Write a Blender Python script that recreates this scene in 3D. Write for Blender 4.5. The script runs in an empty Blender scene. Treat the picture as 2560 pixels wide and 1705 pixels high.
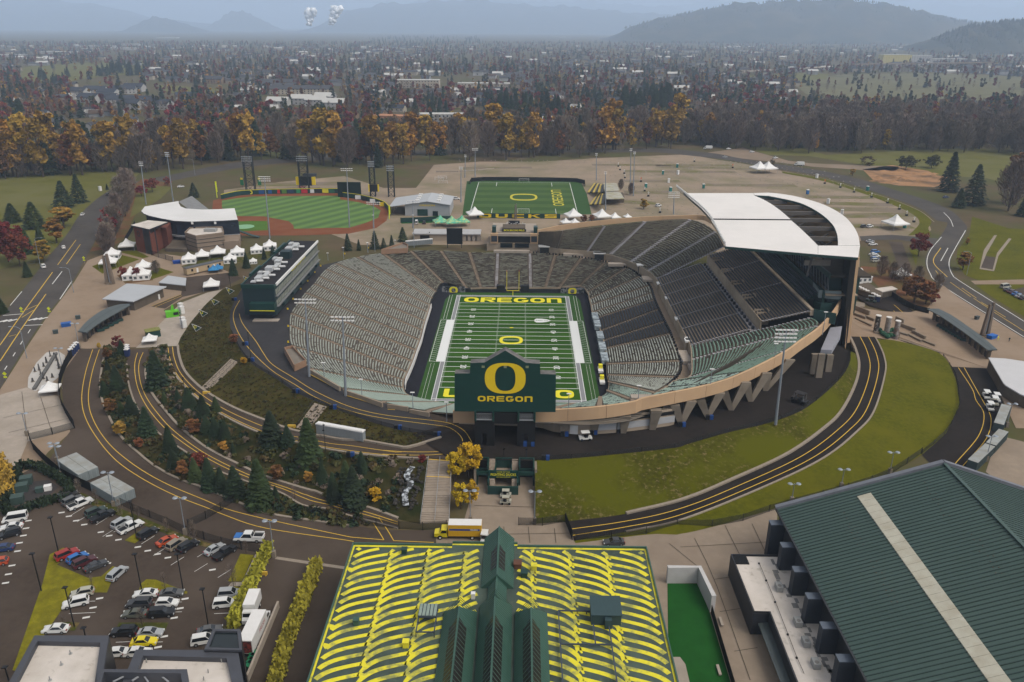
import bpy,bmesh,math,random
import numpy as np
from mathutils import Vector,Matrix
random.seed(7);np.random.seed(7)
R_=math.radians
C=bpy.context.scene.collection
sc=bpy.context.scene
# ------------------------------------------------------------------ camera
CAMP=(3.753,-297.617,107.036)
YAW,PITCH,ROLL,FPX=-0.01134683,-0.37587151,0.00631522,1991.0
_f=np.array([math.sin(YAW)*math.cos(PITCH),math.cos(YAW)*math.cos(PITCH),math.sin(PITCH)])
_r=np.array([math.cos(YAW),-math.sin(YAW),0.0]);_u=np.cross(_r,_f)
CR=math.cos(ROLL)*_r+math.sin(ROLL)*_u
CU=-math.sin(ROLL)*_r+math.cos(ROLL)*_u
CF=_f
cd=bpy.data.cameras.new('camera');cam=bpy.data.objects.new('camera',cd);C.objects.link(cam)
cd.sensor_fit='HORIZONTAL';cd.sensor_width=36.0;cd.lens=FPX/2560*36
cd.clip_start=1.0;cd.clip_end=60000
m=Matrix.Identity(4)
for i in range(3):
 m[i][0]=CR[i];m[i][1]=CU[i];m[i][2]=-CF[i];m[i][3]=CAMP[i]
cam.matrix_world=m
sc.camera=cam
# ------------------------------------------------------------------ light: overcast late-autumn day
SUN_EL,SUN_AZ=52.0,120.0 # degrees; azimuth from +Y clockwise
w=bpy.data.worlds.new('World');sc.world=w;w.use_nodes=True
nt=w.node_tree;nt.nodes.clear()
sky=nt.nodes.new('ShaderNodeTexSky');sky.sky_type='NISHITA';sky.sun_disc=False
sky.sun_elevation=R_(SUN_EL);sky.sun_rotation=R_(SUN_AZ)
sky.air_density=1.0;sky.dust_density=2.5;sky.ozone_density=1.0
hs=nt.nodes.new('ShaderNodeHueSaturation');hs.inputs['Saturation'].default_value=0.10 # cloud cover greys the sky
bg=nt.nodes.new('ShaderNodeBackground');bg.inputs['Strength'].default_value=0.125
wo=nt.nodes.new('ShaderNodeOutputWorld')
nt.links.new(sky.outputs[0],hs.inputs['Color']);nt.links.new(hs.outputs[0],bg.inputs['Color']);nt.links.new(bg.outputs[0],wo.inputs['Surface'])
sd=bpy.data.lights.new('sun','SUN');sd.energy=1.5;sd.angle=R_(40);sd.color=(1.0,0.91,0.76)
sun=bpy.data.objects.new('sun',sd);C.objects.link(sun)
_a,_e=R_(SUN_AZ),R_(SUN_EL)
sv=Vector((math.sin(_a)*math.cos(_e),math.cos(_a)*math.cos(_e),math.sin(_e)))
sun.rotation_euler=sv.to_track_quat('Z','Y').to_euler();sun.location=(0,-200,300)
sc.view_settings.view_transform='Standard';sc.view_settings.look='None'
sc.view_settings.exposure=0.75;sc.view_settings.gamma=1.0;sc.view_settings.use_curve_mapping=False
sc.cycles.use_denoising=True
sc.cycles.max_bounces=5;sc.cycles.diffuse_bounces=3;sc.cycles.glossy_bounces=2
sc.cycles.transmission_bounces=3;sc.cycles.volume_bounces=3;sc.cycles.transparent_max_bounces=8
sc.cycles.caustics_reflective=False;sc.cycles.caustics_refractive=False
# ------------------------------------------------------------------ helpers: photograph coordinates to places
FR={'W':(0,0,1.0),'A':(0,0,.36518),'B':(850,0,.36518),'C':(1700,0,.36518),'D':(0,560,.36518),'E':(850,560,.36518),'F':(1700,450,.36518),
'G':(0,1130,.36674),'H':(750,1130,.40764),'I':(1700,1000,.44956),'J':(250,400,.2551),'K':(950,400,.31847),'L':(1650,450,.23355),
'M1':(680,600,.2124),'M2':(1430,520,.2124),'M3':(680,850,.2124),'M4':(1180,850,.2124),'M5':(1600,820,.2551),'M6':(2050,600,.21684)}
def ray(f,x,y):
 o=FR[f];x=o[0]+x*o[2];y=o[1]+y*o[2]
 return CF+CR*(x-1280)/FPX+CU*(852.5-y)/FPX
def at(f,x,y,z=0.0): # point at height z seen at that spot
 d=ray(f,x,y);t=(z-CAMP[2])/d[2]
 return Vector((CAMP[0]+t*d[0],CAMP[1]+t*d[1],z))
def aty(f,x,y,Y): # point in the vertical plane y = Y
 d=ray(f,x,y);t=(Y-CAMP[1])/d[1]
 return Vector((CAMP[0]+t*d[0],Y,CAMP[2]+t*d[2]))
def hgt(f,x,y,base): # height of something whose top shows at x, y above a base point
 return aty(f,x,y,base.y).z
def V(*a):return Vector(a)
def spline(pts,n): # Catmull-Rom resample by arc length
 P=[np.array(p,float)for p in pts]
 P=[2*P[0]-P[1]]+P+[2*P[-1]-P[-2]]
 out=[]
 for i in range(1,len(P)-2):
  for k in range(24):
   t=k/24
   out.append(.5*((2*P[i])+(-P[i-1]+P[i+1])*t+(2*P[i-1]-5*P[i]+4*P[i+1]-P[i+2])*t*t+(-P[i-1]+3*P[i]-3*P[i+1]+P[i+2])*t**3))
 out.append(P[-2]);out=np.array(out)
 s=np.r_[0,np.cumsum(np.linalg.norm(np.diff(out,axis=0),axis=1))]
 q=np.linspace(0,s[-1],n)
 return[Vector([np.interp(v,s,out[:,k])for k in range(3)])for v in q]
def pl(f,pts,z=0.0): # list of picture points -> world points
 return[at(f,*(p if len(p)==2 else p[:2]),z if len(p)==2 else p[2])for p in pts]
 # ------------------------------------------------------------------ helpers: materials
MATS={}
def lin(c):return tuple(((v/255)/12.92 if v/255<=.04045 else((v/255+.055)/1.055)**2.4)for v in c)
def M(name,c,rough=.85,var=.12,s=.6,s2=None,c2=None,th=.5,soft=.12,metal=0.0,spec=.3,bump=0.0,bs=None,stretch=None,c3=None,s3=.05,th3=.5):
 if name in MATS:return MATS[name]
 c,c2,c3=(tuple(v*.74 for v in q)if q else q for q in(c,c2,c3))
 mt=bpy.data.materials.new(name);mt.use_nodes=True;n=mt.node_tree.nodes;L=mt.node_tree.links
 b=n['Principled BSDF'];b.inputs['Roughness'].default_value=rough;b.inputs['Metallic'].default_value=metal
 b.inputs['Specular IOR Level'].default_value=spec if rough<.88 else min(spec,.06)
 g=n.new('ShaderNodeNewGeometry');co=g.outputs['Position']
 if stretch:
  mp=n.new('ShaderNodeMapping');mp.inputs['Scale'].default_value=stretch;L.new(co,mp.inputs['Vector']);co=mp.outputs[0]
 def noise(scale,det=6):
  t=n.new('ShaderNodeTexNoise');t.inputs['Scale'].default_value=scale;t.inputs['Detail'].default_value=det;t.inputs['Roughness'].default_value=.62
  L.new(co,t.inputs['Vector']);return t.outputs['Fac']
 def mix(fac,a,bb):
  x=n.new('ShaderNodeMix');x.data_type='RGBA'
  L.new(fac,x.inputs['Factor'])
  for s_,v in((x.inputs[6],a),(x.inputs[7],bb)):
   if isinstance(v,tuple):s_.default_value=(*v[:3],1)
   else:L.new(v,s_)
  return x.outputs[2]
 def step(fac,t0,so):
  r=n.new('ShaderNodeMapRange');r.inputs['From Min'].default_value=t0-so;r.inputs['From Max'].default_value=t0+so;L.new(fac,r.inputs['Value']);return r.outputs[0]
 nz=noise(s,9)
 col=mix(step(nz,.5,.28),tuple(v*(1-var)for v in c),tuple(min(1,v*(1+var))for v in c))
 if c2:col=mix(step(noise(s2 or s*.3),th,soft),col,c2)
 if c3:col=mix(step(noise(s3,4),th3,soft),col,c3)
 L.new(col,b.inputs['Base Color'])
 if bump:
  bp=n.new('ShaderNodeBump');bp.inputs['Strength'].default_value=bump;bp.inputs['Distance'].default_value=.2
  L.new(noise(bs or s*4),bp.inputs['Height']);L.new(bp.outputs[0],b.inputs['Normal'])
 MATS[name]=mt;return mt
def MV(name,base,spread=.25,rough=.8,hue=.02,spec=.25,scale=.35): # colour varies from object to object and from clump to clump
 if name in MATS:return MATS[name]
 mt=bpy.data.materials.new(name);mt.use_nodes=True;n=mt.node_tree.nodes;L=mt.node_tree.links
 b=n['Principled BSDF'];b.inputs['Roughness'].default_value=rough;b.inputs['Specular IOR Level'].default_value=spec
 oi=n.new('ShaderNodeObjectInfo');h=n.new('ShaderNodeHueSaturation');h.inputs['Color'].default_value=(*(v*.8 for v in base),1)
 r=n.new('ShaderNodeMapRange');L.new(oi.outputs['Random'],r.inputs['Value']);r.inputs['To Min'].default_value=1-spread;r.inputs['To Max'].default_value=1+spread
 g=n.new('ShaderNodeNewGeometry');t=n.new('ShaderNodeTexNoise');t.inputs['Scale'].default_value=scale;t.inputs['Detail'].default_value=4
 L.new(g.outputs['Position'],t.inputs['Vector'])
 r2=n.new('ShaderNodeMapRange');L.new(t.outputs['Fac'],r2.inputs['Value']);r2.inputs['From Min'].default_value=.3;r2.inputs['From Max'].default_value=.7
 r2.inputs['To Min'].default_value=.6;r2.inputs['To Max'].default_value=1.4
 ml=n.new('ShaderNodeMath');ml.operation='MULTIPLY';L.new(r.outputs[0],ml.inputs[0]);L.new(r2.outputs[0],ml.inputs[1]);L.new(ml.outputs[0],h.inputs['Value'])
 m2=n.new('ShaderNodeMath');m2.operation='MULTIPLY';m2.inputs[1].default_value=7.31;L.new(oi.outputs['Random'],m2.inputs[0])
 fr=n.new('ShaderNodeMath');fr.operation='FRACT';L.new(m2.outputs[0],fr.inputs[0])
 r3=n.new('ShaderNodeMapRange');L.new(fr.outputs[0],r3.inputs['Value']);r3.inputs['To Min'].default_value=.5-hue;r3.inputs['To Max'].default_value=.5+hue
 L.new(r3.outputs[0],h.inputs['Hue']);L.new(h.outputs[0],b.inputs['Base Color'])
 MATS[name]=mt;return mt
 # ------------------------------------------------------------------ helpers: meshes
class MB:
 def __init__(s):s.v=[];s.f=[];s.m=[]
 def add(s,vs,fs,mi=0):
  o=len(s.v);s.v.extend([tuple(v)for v in vs]);s.f.extend([tuple(i+o for i in f)for f in fs]);s.m.extend([mi]*len(fs));return s
 def box(s,x0,x1,y0,y1,z0,z1,mi=0):
  return s.add([(x0,y0,z0),(x1,y0,z0),(x1,y1,z0),(x0,y1,z0),(x0,y0,z1),(x1,y0,z1),(x1,y1,z1),(x0,y1,z1)],
  [(3,2,1,0),(4,5,6,7),(0,1,5,4),(1,2,6,5),(2,3,7,6),(3,0,4,7)],mi)
 def obox(s,c,ax,L,W,z0,z1,mi=0): # box of length L along direction ax (2-D), width W
  a=Vector((ax[0],ax[1],0)).normalized();n=Vector((-a.y,a.x,0));c=Vector((c[0],c[1],0))
  p=[c-a*L/2-n*W/2,c+a*L/2-n*W/2,c+a*L/2+n*W/2,c-a*L/2+n*W/2]
  return s.prism([(q.x,q.y)for q in p],z0,z1,mi)
 def prism(s,poly,z0,z1,mi=0,mtop=None):
  n=len(poly);A=sum(poly[i][0]*poly[(i+1)%n][1]-poly[(i+1)%n][0]*poly[i][1]for i in range(n))
  if A<0:poly=poly[::-1]
  za=z0 if callable(z0)else(lambda x,y:z0);zb=z1 if callable(z1)else(lambda x,y:z1)
  vs=[(p[0],p[1],za(p[0],p[1]))for p in poly]+[(p[0],p[1],zb(p[0],p[1]))for p in poly]
  s.add(vs,[tuple(range(n))[::-1]]+[(i,(i+1)%n,n+(i+1)%n,n+i)for i in range(n)],mi)
  s.add(vs[n:],[tuple(range(n))],mi if mtop is None else mtop)
  return s
 def quad(s,a,b,c,d,mi=0):return s.add([a,b,c,d],[(0,1,2,3)],mi)
 def tube(s,p0,p1,r0,r1=None,n=8,mi=0,caps=True):
  r1=r0 if r1 is None else r1;p0=Vector(p0);p1=Vector(p1);d=(p1-p0)
  if d.length<1e-6:return s
  d.normalize();a=d.orthogonal().normalized();b=d.cross(a)
  vs=[]
  for P,r in((p0,r0),(p1,r1)):
   for k in range(n):
    t=2*math.pi*k/n;vs.append(P+a*math.cos(t)*r+b*math.sin(t)*r)
  fs=[(k,(k+1)%n,n+(k+1)%n,n+k)for k in range(n)]
  if caps:fs+=[tuple(range(n))[::-1],tuple(range(n,2*n))]
  return s.add(vs,fs,mi)
 def bar(s,p0,p1,w,h=None,mi=0): # rectangular bar between two points
  h=h or w;p0=Vector(p0);p1=Vector(p1);d=(p1-p0).normalized();up=Vector((0,0,1))
  if abs(d.z)>.98:up=Vector((0,1,0))
  a=d.cross(up).normalized()*w/2;b=a.cross(d).normalized()*h/2
  vs=[P+x*a+y*b for P in(p0,p1)for x,y in((-1,-1),(1,-1),(1,1),(-1,1))]
  return s.add(vs,[(0,1,2,3),(7,6,5,4),(0,4,5,1),(1,5,6,2),(2,6,7,3),(3,7,4,0)],mi)
 def strip(s,A,B,mi=0,flip=False): # ruled sheet between two polylines
  n=len(A);vs=list(A)+list(B)
  return s.add(vs,[((i,i+1,n+i+1,n+i)if not flip else(i,n+i,n+i+1,i+1))for i in range(n-1)],mi)
 def ribbon(s,pts,w,dz=0.0,mi=0): # flat band of width w along a polyline
  A=[];B=[]
  for i,p in enumerate(pts):
   d=(pts[min(i+1,len(pts)-1)]-pts[max(i-1,0)]);d.z=0;d.normalize();nn=Vector((-d.y,d.x,0))*w/2
   A.append(p-nn+Vector((0,0,dz)));B.append(p+nn+Vector((0,0,dz)))
  return s.strip(A,B,mi)
 def wall(s,pts,h,t,mi=0,z0=0.0): # upright wall of thickness t along a polyline, following its heights
  A=[];B=[]
  for i,p in enumerate(pts):
   d=(pts[min(i+1,len(pts)-1)]-pts[max(i-1,0)]);d.z=0;d.normalize();nn=Vector((-d.y,d.x,0))*t/2
   A.append(p-nn);B.append(p+nn)
  n=len(pts);up0=Vector((0,0,z0));up=Vector((0,0,h))
  vs=[a+up0 for a in A]+[a+up for a in A]+[b+up0 for b in B]+[b+up for b in B]
  fs=[]
  for i in range(n-1):
   fs+=[(i,i+1,n+i+1,n+i),(2*n+i+1,2*n+i,3*n+i,3*n+i+1),(n+i,n+i+1,3*n+i+1,3*n+i)]
  fs+=[(0,n,3*n,2*n),(n-1,3*n-1,4*n-1,2*n-1)]
  return s.add(vs,fs,mi)
 def obj(s,name,mats,parent=None,world=True,smooth=False,label=None,kind=None):
  me=bpy.data.meshes.new(name);off=Vector((0,0,0))
  if parent is not None and world:
   p=parent
   while p is not None:off=off+p.location;p=p.parent
  vs=[(v[0]-off.x,v[1]-off.y,v[2]-off.z)for v in s.v]if off.length else s.v
  me.from_pydata(vs,[],s.f)
  if not isinstance(mats,(list,tuple)):mats=[mats]
  for x in mats:me.materials.append(x)
  if len(mats)>1:me.polygons.foreach_set('material_index',s.m)
  if smooth:me.polygons.foreach_set('use_smooth',[True]*len(me.polygons))
  me.update()
  o=bpy.data.objects.new(name,me);C.objects.link(o)
  if parent is not None:o.parent=parent
  if label:o['label']=label
  if kind:o['kind']=kind
  return o
def tag(o,label,cat=None,group=None,kind=None):
 o['label']=label
 if cat:o['category']=cat
 if group:o['group']=group
 if kind:o['kind']=kind
 return o
def thing(name,label,cat,loc=(0,0,0),rz=0.0,group=None,parent=None):
 o=bpy.data.objects.new(name,None);o.empty_display_size=.5;C.objects.link(o);o.location=loc;o.rotation_euler=(0,0,rz)
 return tag(o,label,cat,group)
def copy_tree(o,parent=None):
 c=o.copy();C.objects.link(c)
 if parent is not None:c.parent=parent
 for ch in list(o.children):copy_tree(ch,c)
 return c
def dup(o,loc,rz=0.0,label=None,scale=None,tilt=None):
 c=copy_tree(o);c.location=loc;c.rotation_euler=(0,0,rz)
 if scale is not None:c.scale=(scale,)*3 if not isinstance(scale,(tuple,list))else scale
 if label:c['label']=label
 return c
class Proto: # first use moves the original, later uses copy it
 def __init__(s,o):s.o=o;s.used=False
 def __call__(s,loc,rz=0.0,label=None,scale=None):
  if s.used:return dup(s.o,loc,rz,label,scale)
  s.pending=(loc,rz,label,scale);s.used=True
  s.first=(loc,rz,label,scale);return None
 def done(s):
  loc,rz,label,scale=s.first;o=s.o;o.location=loc;o.rotation_euler=(0,0,rz)
  if scale is not None:o.scale=(scale,)*3 if not isinstance(scale,(tuple,list))else scale
  if label:o['label']=label
def recolor(o,mat,slot=0):
 if o.type=='MESH' and len(o.material_slots)>slot:
  o.material_slots[slot].link='OBJECT';o.material_slots[slot].material=mat
ORD=['first','second','third','fourth','fifth','sixth','seventh','eighth','ninth','tenth','eleventh','twelfth','thirteenth','fourteenth','fifteenth','sixteenth','seventeenth','eighteenth','nineteenth','twentieth']
_T=['','','twenty','thirty','forty','fifty','sixty','seventy','eighty','ninety']
def ordi(i): # 0 -> first
 if i<20:return ORD[i]
 n=i+1;h=n//100;r=n%100
 pre='' if h==0 else['','one hundred ','two hundred ','three hundred '][h]
 if r==0:return pre.strip()+'th'
 if r<=20:return pre+ORD[r-1]
 t,u=divmod(r,10)
 return pre+((_T[t][:-1]+'ieth')if u==0 else _T[t]+'-'+ORD[u-1])
def text(s,size,loc,rot,mat,name='lettering',parent=None,ext=0.0,align='CENTER',sx=1.0,bold=0.0,spacing=1.0):
 cu=bpy.data.curves.new(name,'FONT');cu.body=s;cu.size=size;cu.align_x=align;cu.align_y='CENTER';cu.extrude=ext;cu.offset=bold;cu.space_character=spacing
 cu.resolution_u=4
 tmp=bpy.data.objects.new(name,cu);me=bpy.data.meshes.new_from_object(tmp);me.name=name;bpy.data.objects.remove(tmp);bpy.data.curves.remove(cu)
 me.materials.clear();me.materials.append(mat);o=bpy.data.objects.new(name,me);C.objects.link(o)
 off=Vector((0,0,0));p=parent
 while p is not None:off=off+p.location;p=p.parent
 o.location=Vector(loc)-off;o.rotation_euler=rot;o.scale=(sx,1,1)
 if parent is not None:o.parent=parent
 return o
 # block letters (wide slab strokes in a unit box), used for the field, the scoreboard and the fence
def ring(cx,cy,rx,ry,ix,iy,p=2.6,n=40):
 o=[];i=[]
 for k in range(n):
  t=2*math.pi*k/n;c,s_=math.cos(t),math.sin(t)
  sx=math.copysign(abs(c)**(2/p),c);sy=math.copysign(abs(s_)**(2/p),s_)
  o.append((cx+sx*rx,cy+sy*ry));i.append((cx+sx*ix,cy+sy*iy))
 return o,i
def letter(ch,tv=.24,th=.26):
 """list of quads/polys in the unit square"""
 q=lambda x0,y0,x1,y1:[(x0,y0),(x1,y0),(x1,y1),(x0,y1)]
 if ch=='O':
  o,i=ring(.5,.5,.5,.5,.5-tv,.5-th,2.8);n=len(o);return[[o[k],o[(k+1)%n],i[(k+1)%n],i[k]]for k in range(n)]
 if ch=='R':return[q(0,0,tv,1),q(tv,1-th,.9,1),q(.76,.5,1,.94),q(tv,.38,.9,.38+th*.8),[(.42,.38),(.72,.38),(1.02,0),(.7,0)]]
 if ch=='E':return[q(0,.05,tv,.95),q(tv*.5,1-th,1,1),q(tv,.5-th*.42,.95,.5+th*.42),q(tv*.5,0,1,th)]
 if ch=='G':
  o,i=ring(.5,.5,.5,.5,.5-tv,.5-th,2.8);n=len(o)
  r=[[o[k],o[(k+1)%n],i[(k+1)%n],i[k]]for k in range(n)if not(0<=k<4)]
  return r+[q(.55,.36,1,.36+th*.8)]
 if ch=='N':return[q(0,0,tv,1),q(tv,1-th,.92,1),q(1-tv,0,1,.93)]
 if ch=='U':return[q(0,.1,tv,1),q(.07,0,.93,th),q(1-tv,.1,1,1)]
 if ch=='D':return[q(0,0,tv,1),q(tv,1-th,.9,1),q(1-tv,.08,1,.92),q(tv,0,.9,th)]
 if ch=='C':return[q(0,.07,tv,.93),q(.07,1-th,1,1),q(.07,0,1,th)]
 if ch=='K':return[q(0,0,tv,1),[(tv,.42),(tv,.62),(.68,1),(1,1)],[(tv+.1,.55),(.48,.68),(1.02,0),(.7,0)]]
 if ch=='S':return[q(0,.5,tv,.95),q(.04,1-th,1,1),q(.03,.5-th*.4,.97,.5+th*.4),q(1-tv,.05,1,.5),q(0,0,.96,th)]
 return[]
def lettering(word,O,ex,ey,w,h,gap,tv=.24,th=.26):
 """word laid out from corner O along ex (width w each) and ey (height h); returns an MB"""
 b=MB();ex=Vector(ex);ey=Vector(ey);O=Vector(O)
 for k,ch in enumerate(word):
  ps=letter(ch,tv,th);nn=ex.cross(ey)
  for i,poly in enumerate(ps):
   dz=nn*(.004*i if len(ps)<12 else(.004 if i==len(ps)-1 and ch=='G' else 0))
   vs=[O+ex*(k*(w+gap)+x*w)+ey*(y*h)+dz for x,y in poly]
   b.add(vs,[tuple(range(len(vs)))])
 return b
 # =================================================================== ground, roads and mounds
ASPH=M('asphalt',(.066,.049,.038),.9,.22,.8,s2=.06,c2=(.082,.062,.049),th=.52,soft=.1,c3=(.098,.075,.059),s3=.022,th3=.56,bump=.15,bs=8)
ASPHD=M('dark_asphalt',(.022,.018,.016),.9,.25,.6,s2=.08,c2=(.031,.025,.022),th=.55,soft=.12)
ASPHB=M('blue_grey_asphalt',(.045,.043,.046),.9,.15,.6,s2=.1,c2=(.055,.051,.052),th=.55)
ROAD=M('road_asphalt',(.075,.066,.060),.9,.16,.4,s2=.05,c2=(.095,.084,.075),th=.5)
CONC=M('concrete',(.31,.245,.185),.9,.14,.5,s2=.07,c2=(.25,.195,.15),th=.52,soft=.15)
CONCL=M('pale_concrete',(.40,.34,.285),.9,.12,.7,s2=.12,c2=(.33,.28,.23),th=.55)
CONCB=M('plaza_concrete',(.27,.195,.135),.9,.14,.35,s2=.05,c2=(.32,.24,.175),th=.5,soft=.15)
KERB=M('kerb_concrete',(.30,.25,.20),.9,.18,1.2)
YEL=M('yellow_paint',(.66,.42,.05),.8,.12,2.0)
WHITEP=M('white_paint',(.68,.66,.63),.8,.10,2.0)
GRAVEL=M('gravel',(.275,.215,.16),.95,.20,.25,s2=.035,c2=(.335,.255,.185),th=.5,soft=.14,c3=(.16,.15,.075),s3=.02,th3=.60)
GRASS=M('lawn_grass',(.082,.084,.002),.95,.5,.9,s2=.07,c2=(.115,.108,.004),th=.5,soft=.16,bump=.5,bs=6)
GRASSD=M('dry_grass',(.062,.068,.012),.95,.5,.35,s2=.5,c2=(.165,.118,.050),th=.57,soft=.07,bump=.6,bs=5)
GRASSF=M('park_grass',(.115,.112,.018),.95,.25,.05,s2=.02,c2=(.145,.135,.048),th=.5,soft=.15)
FIELDF=M('far_field',(.15,.14,.075),.95,.2,.03,s2=.012,c2=(.10,.095,.055),th=.60,soft=.08)
COVER=M('ground_cover',(.040,.036,.008),.95,.55,.55,s2=.12,c2=(.075,.060,.014),th=.55,soft=.13,bump=.9,bs=3)
BARK=M('planting_bed',(.055,.044,.016),.95,.4,.5,s2=.16,c2=(.022,.028,.008),th=.5,soft=.1,bump=.6,bs=3)
LITTER=M('leaf_litter',(.17,.075,.04),.95,.35,.4,s2=.1,c2=(.11,.085,.03),th=.52)
EARTH=M('earth',(.115,.082,.048),.95,.25,.06,s2=.02,c2=(.085,.085,.030),th=.5,soft=.12)
def zone(name,pts,mat,label,z=0.0,kind='structure',cat=None):
 b=MB();vs=[Vector((p.x,p.y,p.z+z))for p in pts]
 b.add(vs,[tuple(range(len(vs)))])
 A=sum(vs[i].x*vs[(i+1)%len(vs)].y-vs[(i+1)%len(vs)].x*vs[i].y for i in range(len(vs)))
 if A<0:b.f=[tuple(reversed(b.f[0]))]
 return tag(b.obj(name,mat),label,cat,kind=kind)
def sheet(name,A,B,mat,label,n=48,dz=0.0,kind='structure',rows=1,flip=False):
 A=spline(A,n);B=spline(B,n);b=MB();up=Vector((0,0,dz));prev=[a+up for a in A]
 for r in range(1,rows+1):
  cur=[a.lerp(c,r/rows)+up for a,c in zip(A,B)];b.strip(prev,cur);prev=cur
  # faces up
 v=b.v;f=b.f[0];nz=(Vector(v[f[1]])-Vector(v[f[0]])).cross(Vector(v[f[2]])-Vector(v[f[0]])).z
 if nz<0:b.f=[tuple(reversed(x))for x in b.f]
 return tag(b.obj(name,mat),label,None,kind=kind)
 # ---- bowl plan: aisle lines as (field wall end, rim end)
ZI=-8.2
def e(f,x,y,z):return at(f,x,y,z)
AIS=[
(e('E',1070,440,ZI),e('E',1080,200,1)),(e('E',965,440,ZI),e('E',885,195,1)),(e('E',865,440,ZI),e('E',690,185,1)),(e('M1',2015,505,ZI),e('M1',1630,130,1)),
(e('M1',1925,615,ZI),e('M1',1300,160,1.1)),(e('M1',1880,690,ZI),e('M1',1000,205,1.2)),(e('M1',1855,770,ZI),e('M1',745,280,1.4)),(e('M1',1830,855,ZI),e('M1',635,350,1.6)),
(e('M1',1795,960,ZI),e('M1',555,435,1.9)),(e('M1',1765,1070,ZI),e('M1',490,520,2.2)),(e('M1',1735,1185,ZI),e('M1',390,625,2.5)),(e('M1',1690,1305,ZI),e('M1',300,745,2.8)),
(e('M1',1645,1435,ZI),e('M1',220,870,3.1)),(e('M3',1590,390,ZI),e('M1',205,1010,3.4)),(e('M3',1550,480,ZI),e('M1',230,1255,3.9)),(e('M3',1545,575,ZI),e('M3',450,350,4.4)),
(e('M3',1610,665,ZI),e('M3',850,590,4.7)),(e('M3',1960,745,ZI),e('M3',1300,740,4.9)),(e('M3',2130,765,ZI),e('M3',1840,850,5.0)),(V(-12,-62,ZI),V(-11,-101,7.5)),
(V(6,-62,ZI),V(5,-107,12.0)),(e('M4',1200,765,ZI),e('M4',1000,820,12.4)),(e('M4',1510,690,ZI),e('M4',1500,785,13.1)),(e('M4',1600,610,ZI),e('M4',1900,730,11)),
(e('M4',1615,500,ZI),e('M5',130,640,4.5)),(e('M4',1595,420,ZI),e('M5',340,490,2.2)),(e('M4',1588,290,ZI),e('M5',385,330,1.3)),(e('M4',1565,110,ZI),e('M2',1150,1490,.8)),
(e('M2',372,1570,ZI),e('M2',1080,1350,.6)),(e('M2',335,1455,ZI),e('M2',1010,1205,.6)),(e('M2',300,1300,ZI),e('M2',960,1090,.6)),(e('M2',240,1235,ZI),e('M2',935,1010,.6)),
(e('M2',225,1150,ZI),e('M2',905,920,.7)),(e('M2',205,1080,ZI),e('M2',800,810,.8)),(e('M2',185,1000,ZI),e('M2',640,710,.9)),(e('M2',90,920,ZI),e('M2',395,640,1)),
(e('E',1500,440,ZI),e('E',1655,235,1)),(e('E',1405,440,ZI),e('E',1475,215,1)),(e('E',1305,440,ZI),e('E',1300,200,1))]
NA=len(AIS)
def loop(pts,sub): # closed Catmull-Rom, sub points per interval
 out=[];n=len(pts)
 for i in range(n):
  a,b,c,d=(np.array(pts[(i+k)%n])for k in(-1,0,1,2))
  for k in range(sub):
   t=k/sub;out.append(Vector(.5*((2*b)+(-a+c)*t+(2*a-5*b+4*c-d)*t*t+(-a+3*b-3*c+d)*t**3)))
 return out
SUB=4
INNER=loop([a[0]for a in AIS],SUB);RIM=loop([a[1]for a in AIS],SUB)
# ---- one ground sheet to the horizon, with the bowl dug out of it
b=MB();n=len(RIM)
cx,cy=0.0,0.0
ringpts=[[Vector((p.x*.985,p.y*.985,-.05))for p in RIM]]
ang=[math.atan2(p.y-cy,p.x-cx)for p in RIM]
for rad in(160,260,420,700,1100,1800,3000,6000,16000,36000):
 ringpts.append([Vector((math.cos(a)*rad,math.sin(a)*rad,-.05))for a in ang])
for k in range(len(ringpts)-1):
 b.strip(ringpts[k]+ringpts[k][:1],ringpts[k+1]+ringpts[k+1][:1])
b.f=[tuple(reversed(f))if((Vector(b.v[f[1]])-Vector(b.v[f[0]])).cross(Vector(b.v[f[2]])-Vector(b.v[f[0]]))).z<0 else f for f in b.f]
tag(b.obj('ground',EARTH),'brown and green ground spreading to the hills',kind='structure')
# ---- park land, gravel lots
zone('meadow',pl('A',[(-200,1290),(0,1220),(300,1195),(800,1165),(960,1180),(900,1240),(740,1320),(560,1480),(480,1600),(330,1750),(-200,1900)]),GRASSF,'mown meadow left of the tree-lined road',.0)
zone('meadow',pl('C',[(420,1000),(700,980),(1000,1060),(1400,1040),(2000,1010),(2500,1060),(2500,1330),(2100,1220),(1600,1190),(1250,1130),(900,1070),(600,1060)]),GRASSF,'green park strip below the bare woods on the right',.0)
zone('meadow',pl('C',[(760,560),(1100,510),(1700,500),(2700,540),(2700,760),(2100,720),(1500,690),(1100,700),(860,640)]),FIELDF,'pale open floodplain beside the arched bridge',.0)
zone('meadow',pl('C',[(440,520),(760,500),(1020,505),(1000,540),(620,560),(450,580)]),GRASSF,'green verge below the highway embankment',.02)
zone('meadow',pl('A',[(130,470),(230,450),(900,410),(1020,420),(980,500),(560,540),(330,590),(160,560)]),GRASSF,'green clearing among conifers at the upper left',.0)
zone('meadow',pl('A',[(1090,580),(1250,590),(1520,610),(1490,650),(1250,650),(1120,620)]),GRASSF,'green lawn behind the curved apartment blocks',.0)
zone('gravel_lot',pl('W',[(560,475),(700,455),(860,440),(960,470),(1040,470),(1085,412),(1200,404),(1350,404),(1480,396),(1640,389),(1720,386)])+pl('C',[(250,1092),(420,1118),(700,1170),(960,1215),(1200,1285),(1450,1370),(1630,1450),(1700,1520)])+pl('F',[(1720,340),(1680,390),(1300,380),(1230,420),(1230,610),(1300,640),(600,640),(-300,260)])+pl('W',[(1200,612),(900,612),(760,560),(560,520)]),GRAVEL,'brown gravel parking lot with faint grass strips beyond the stadium',.0)
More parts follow.
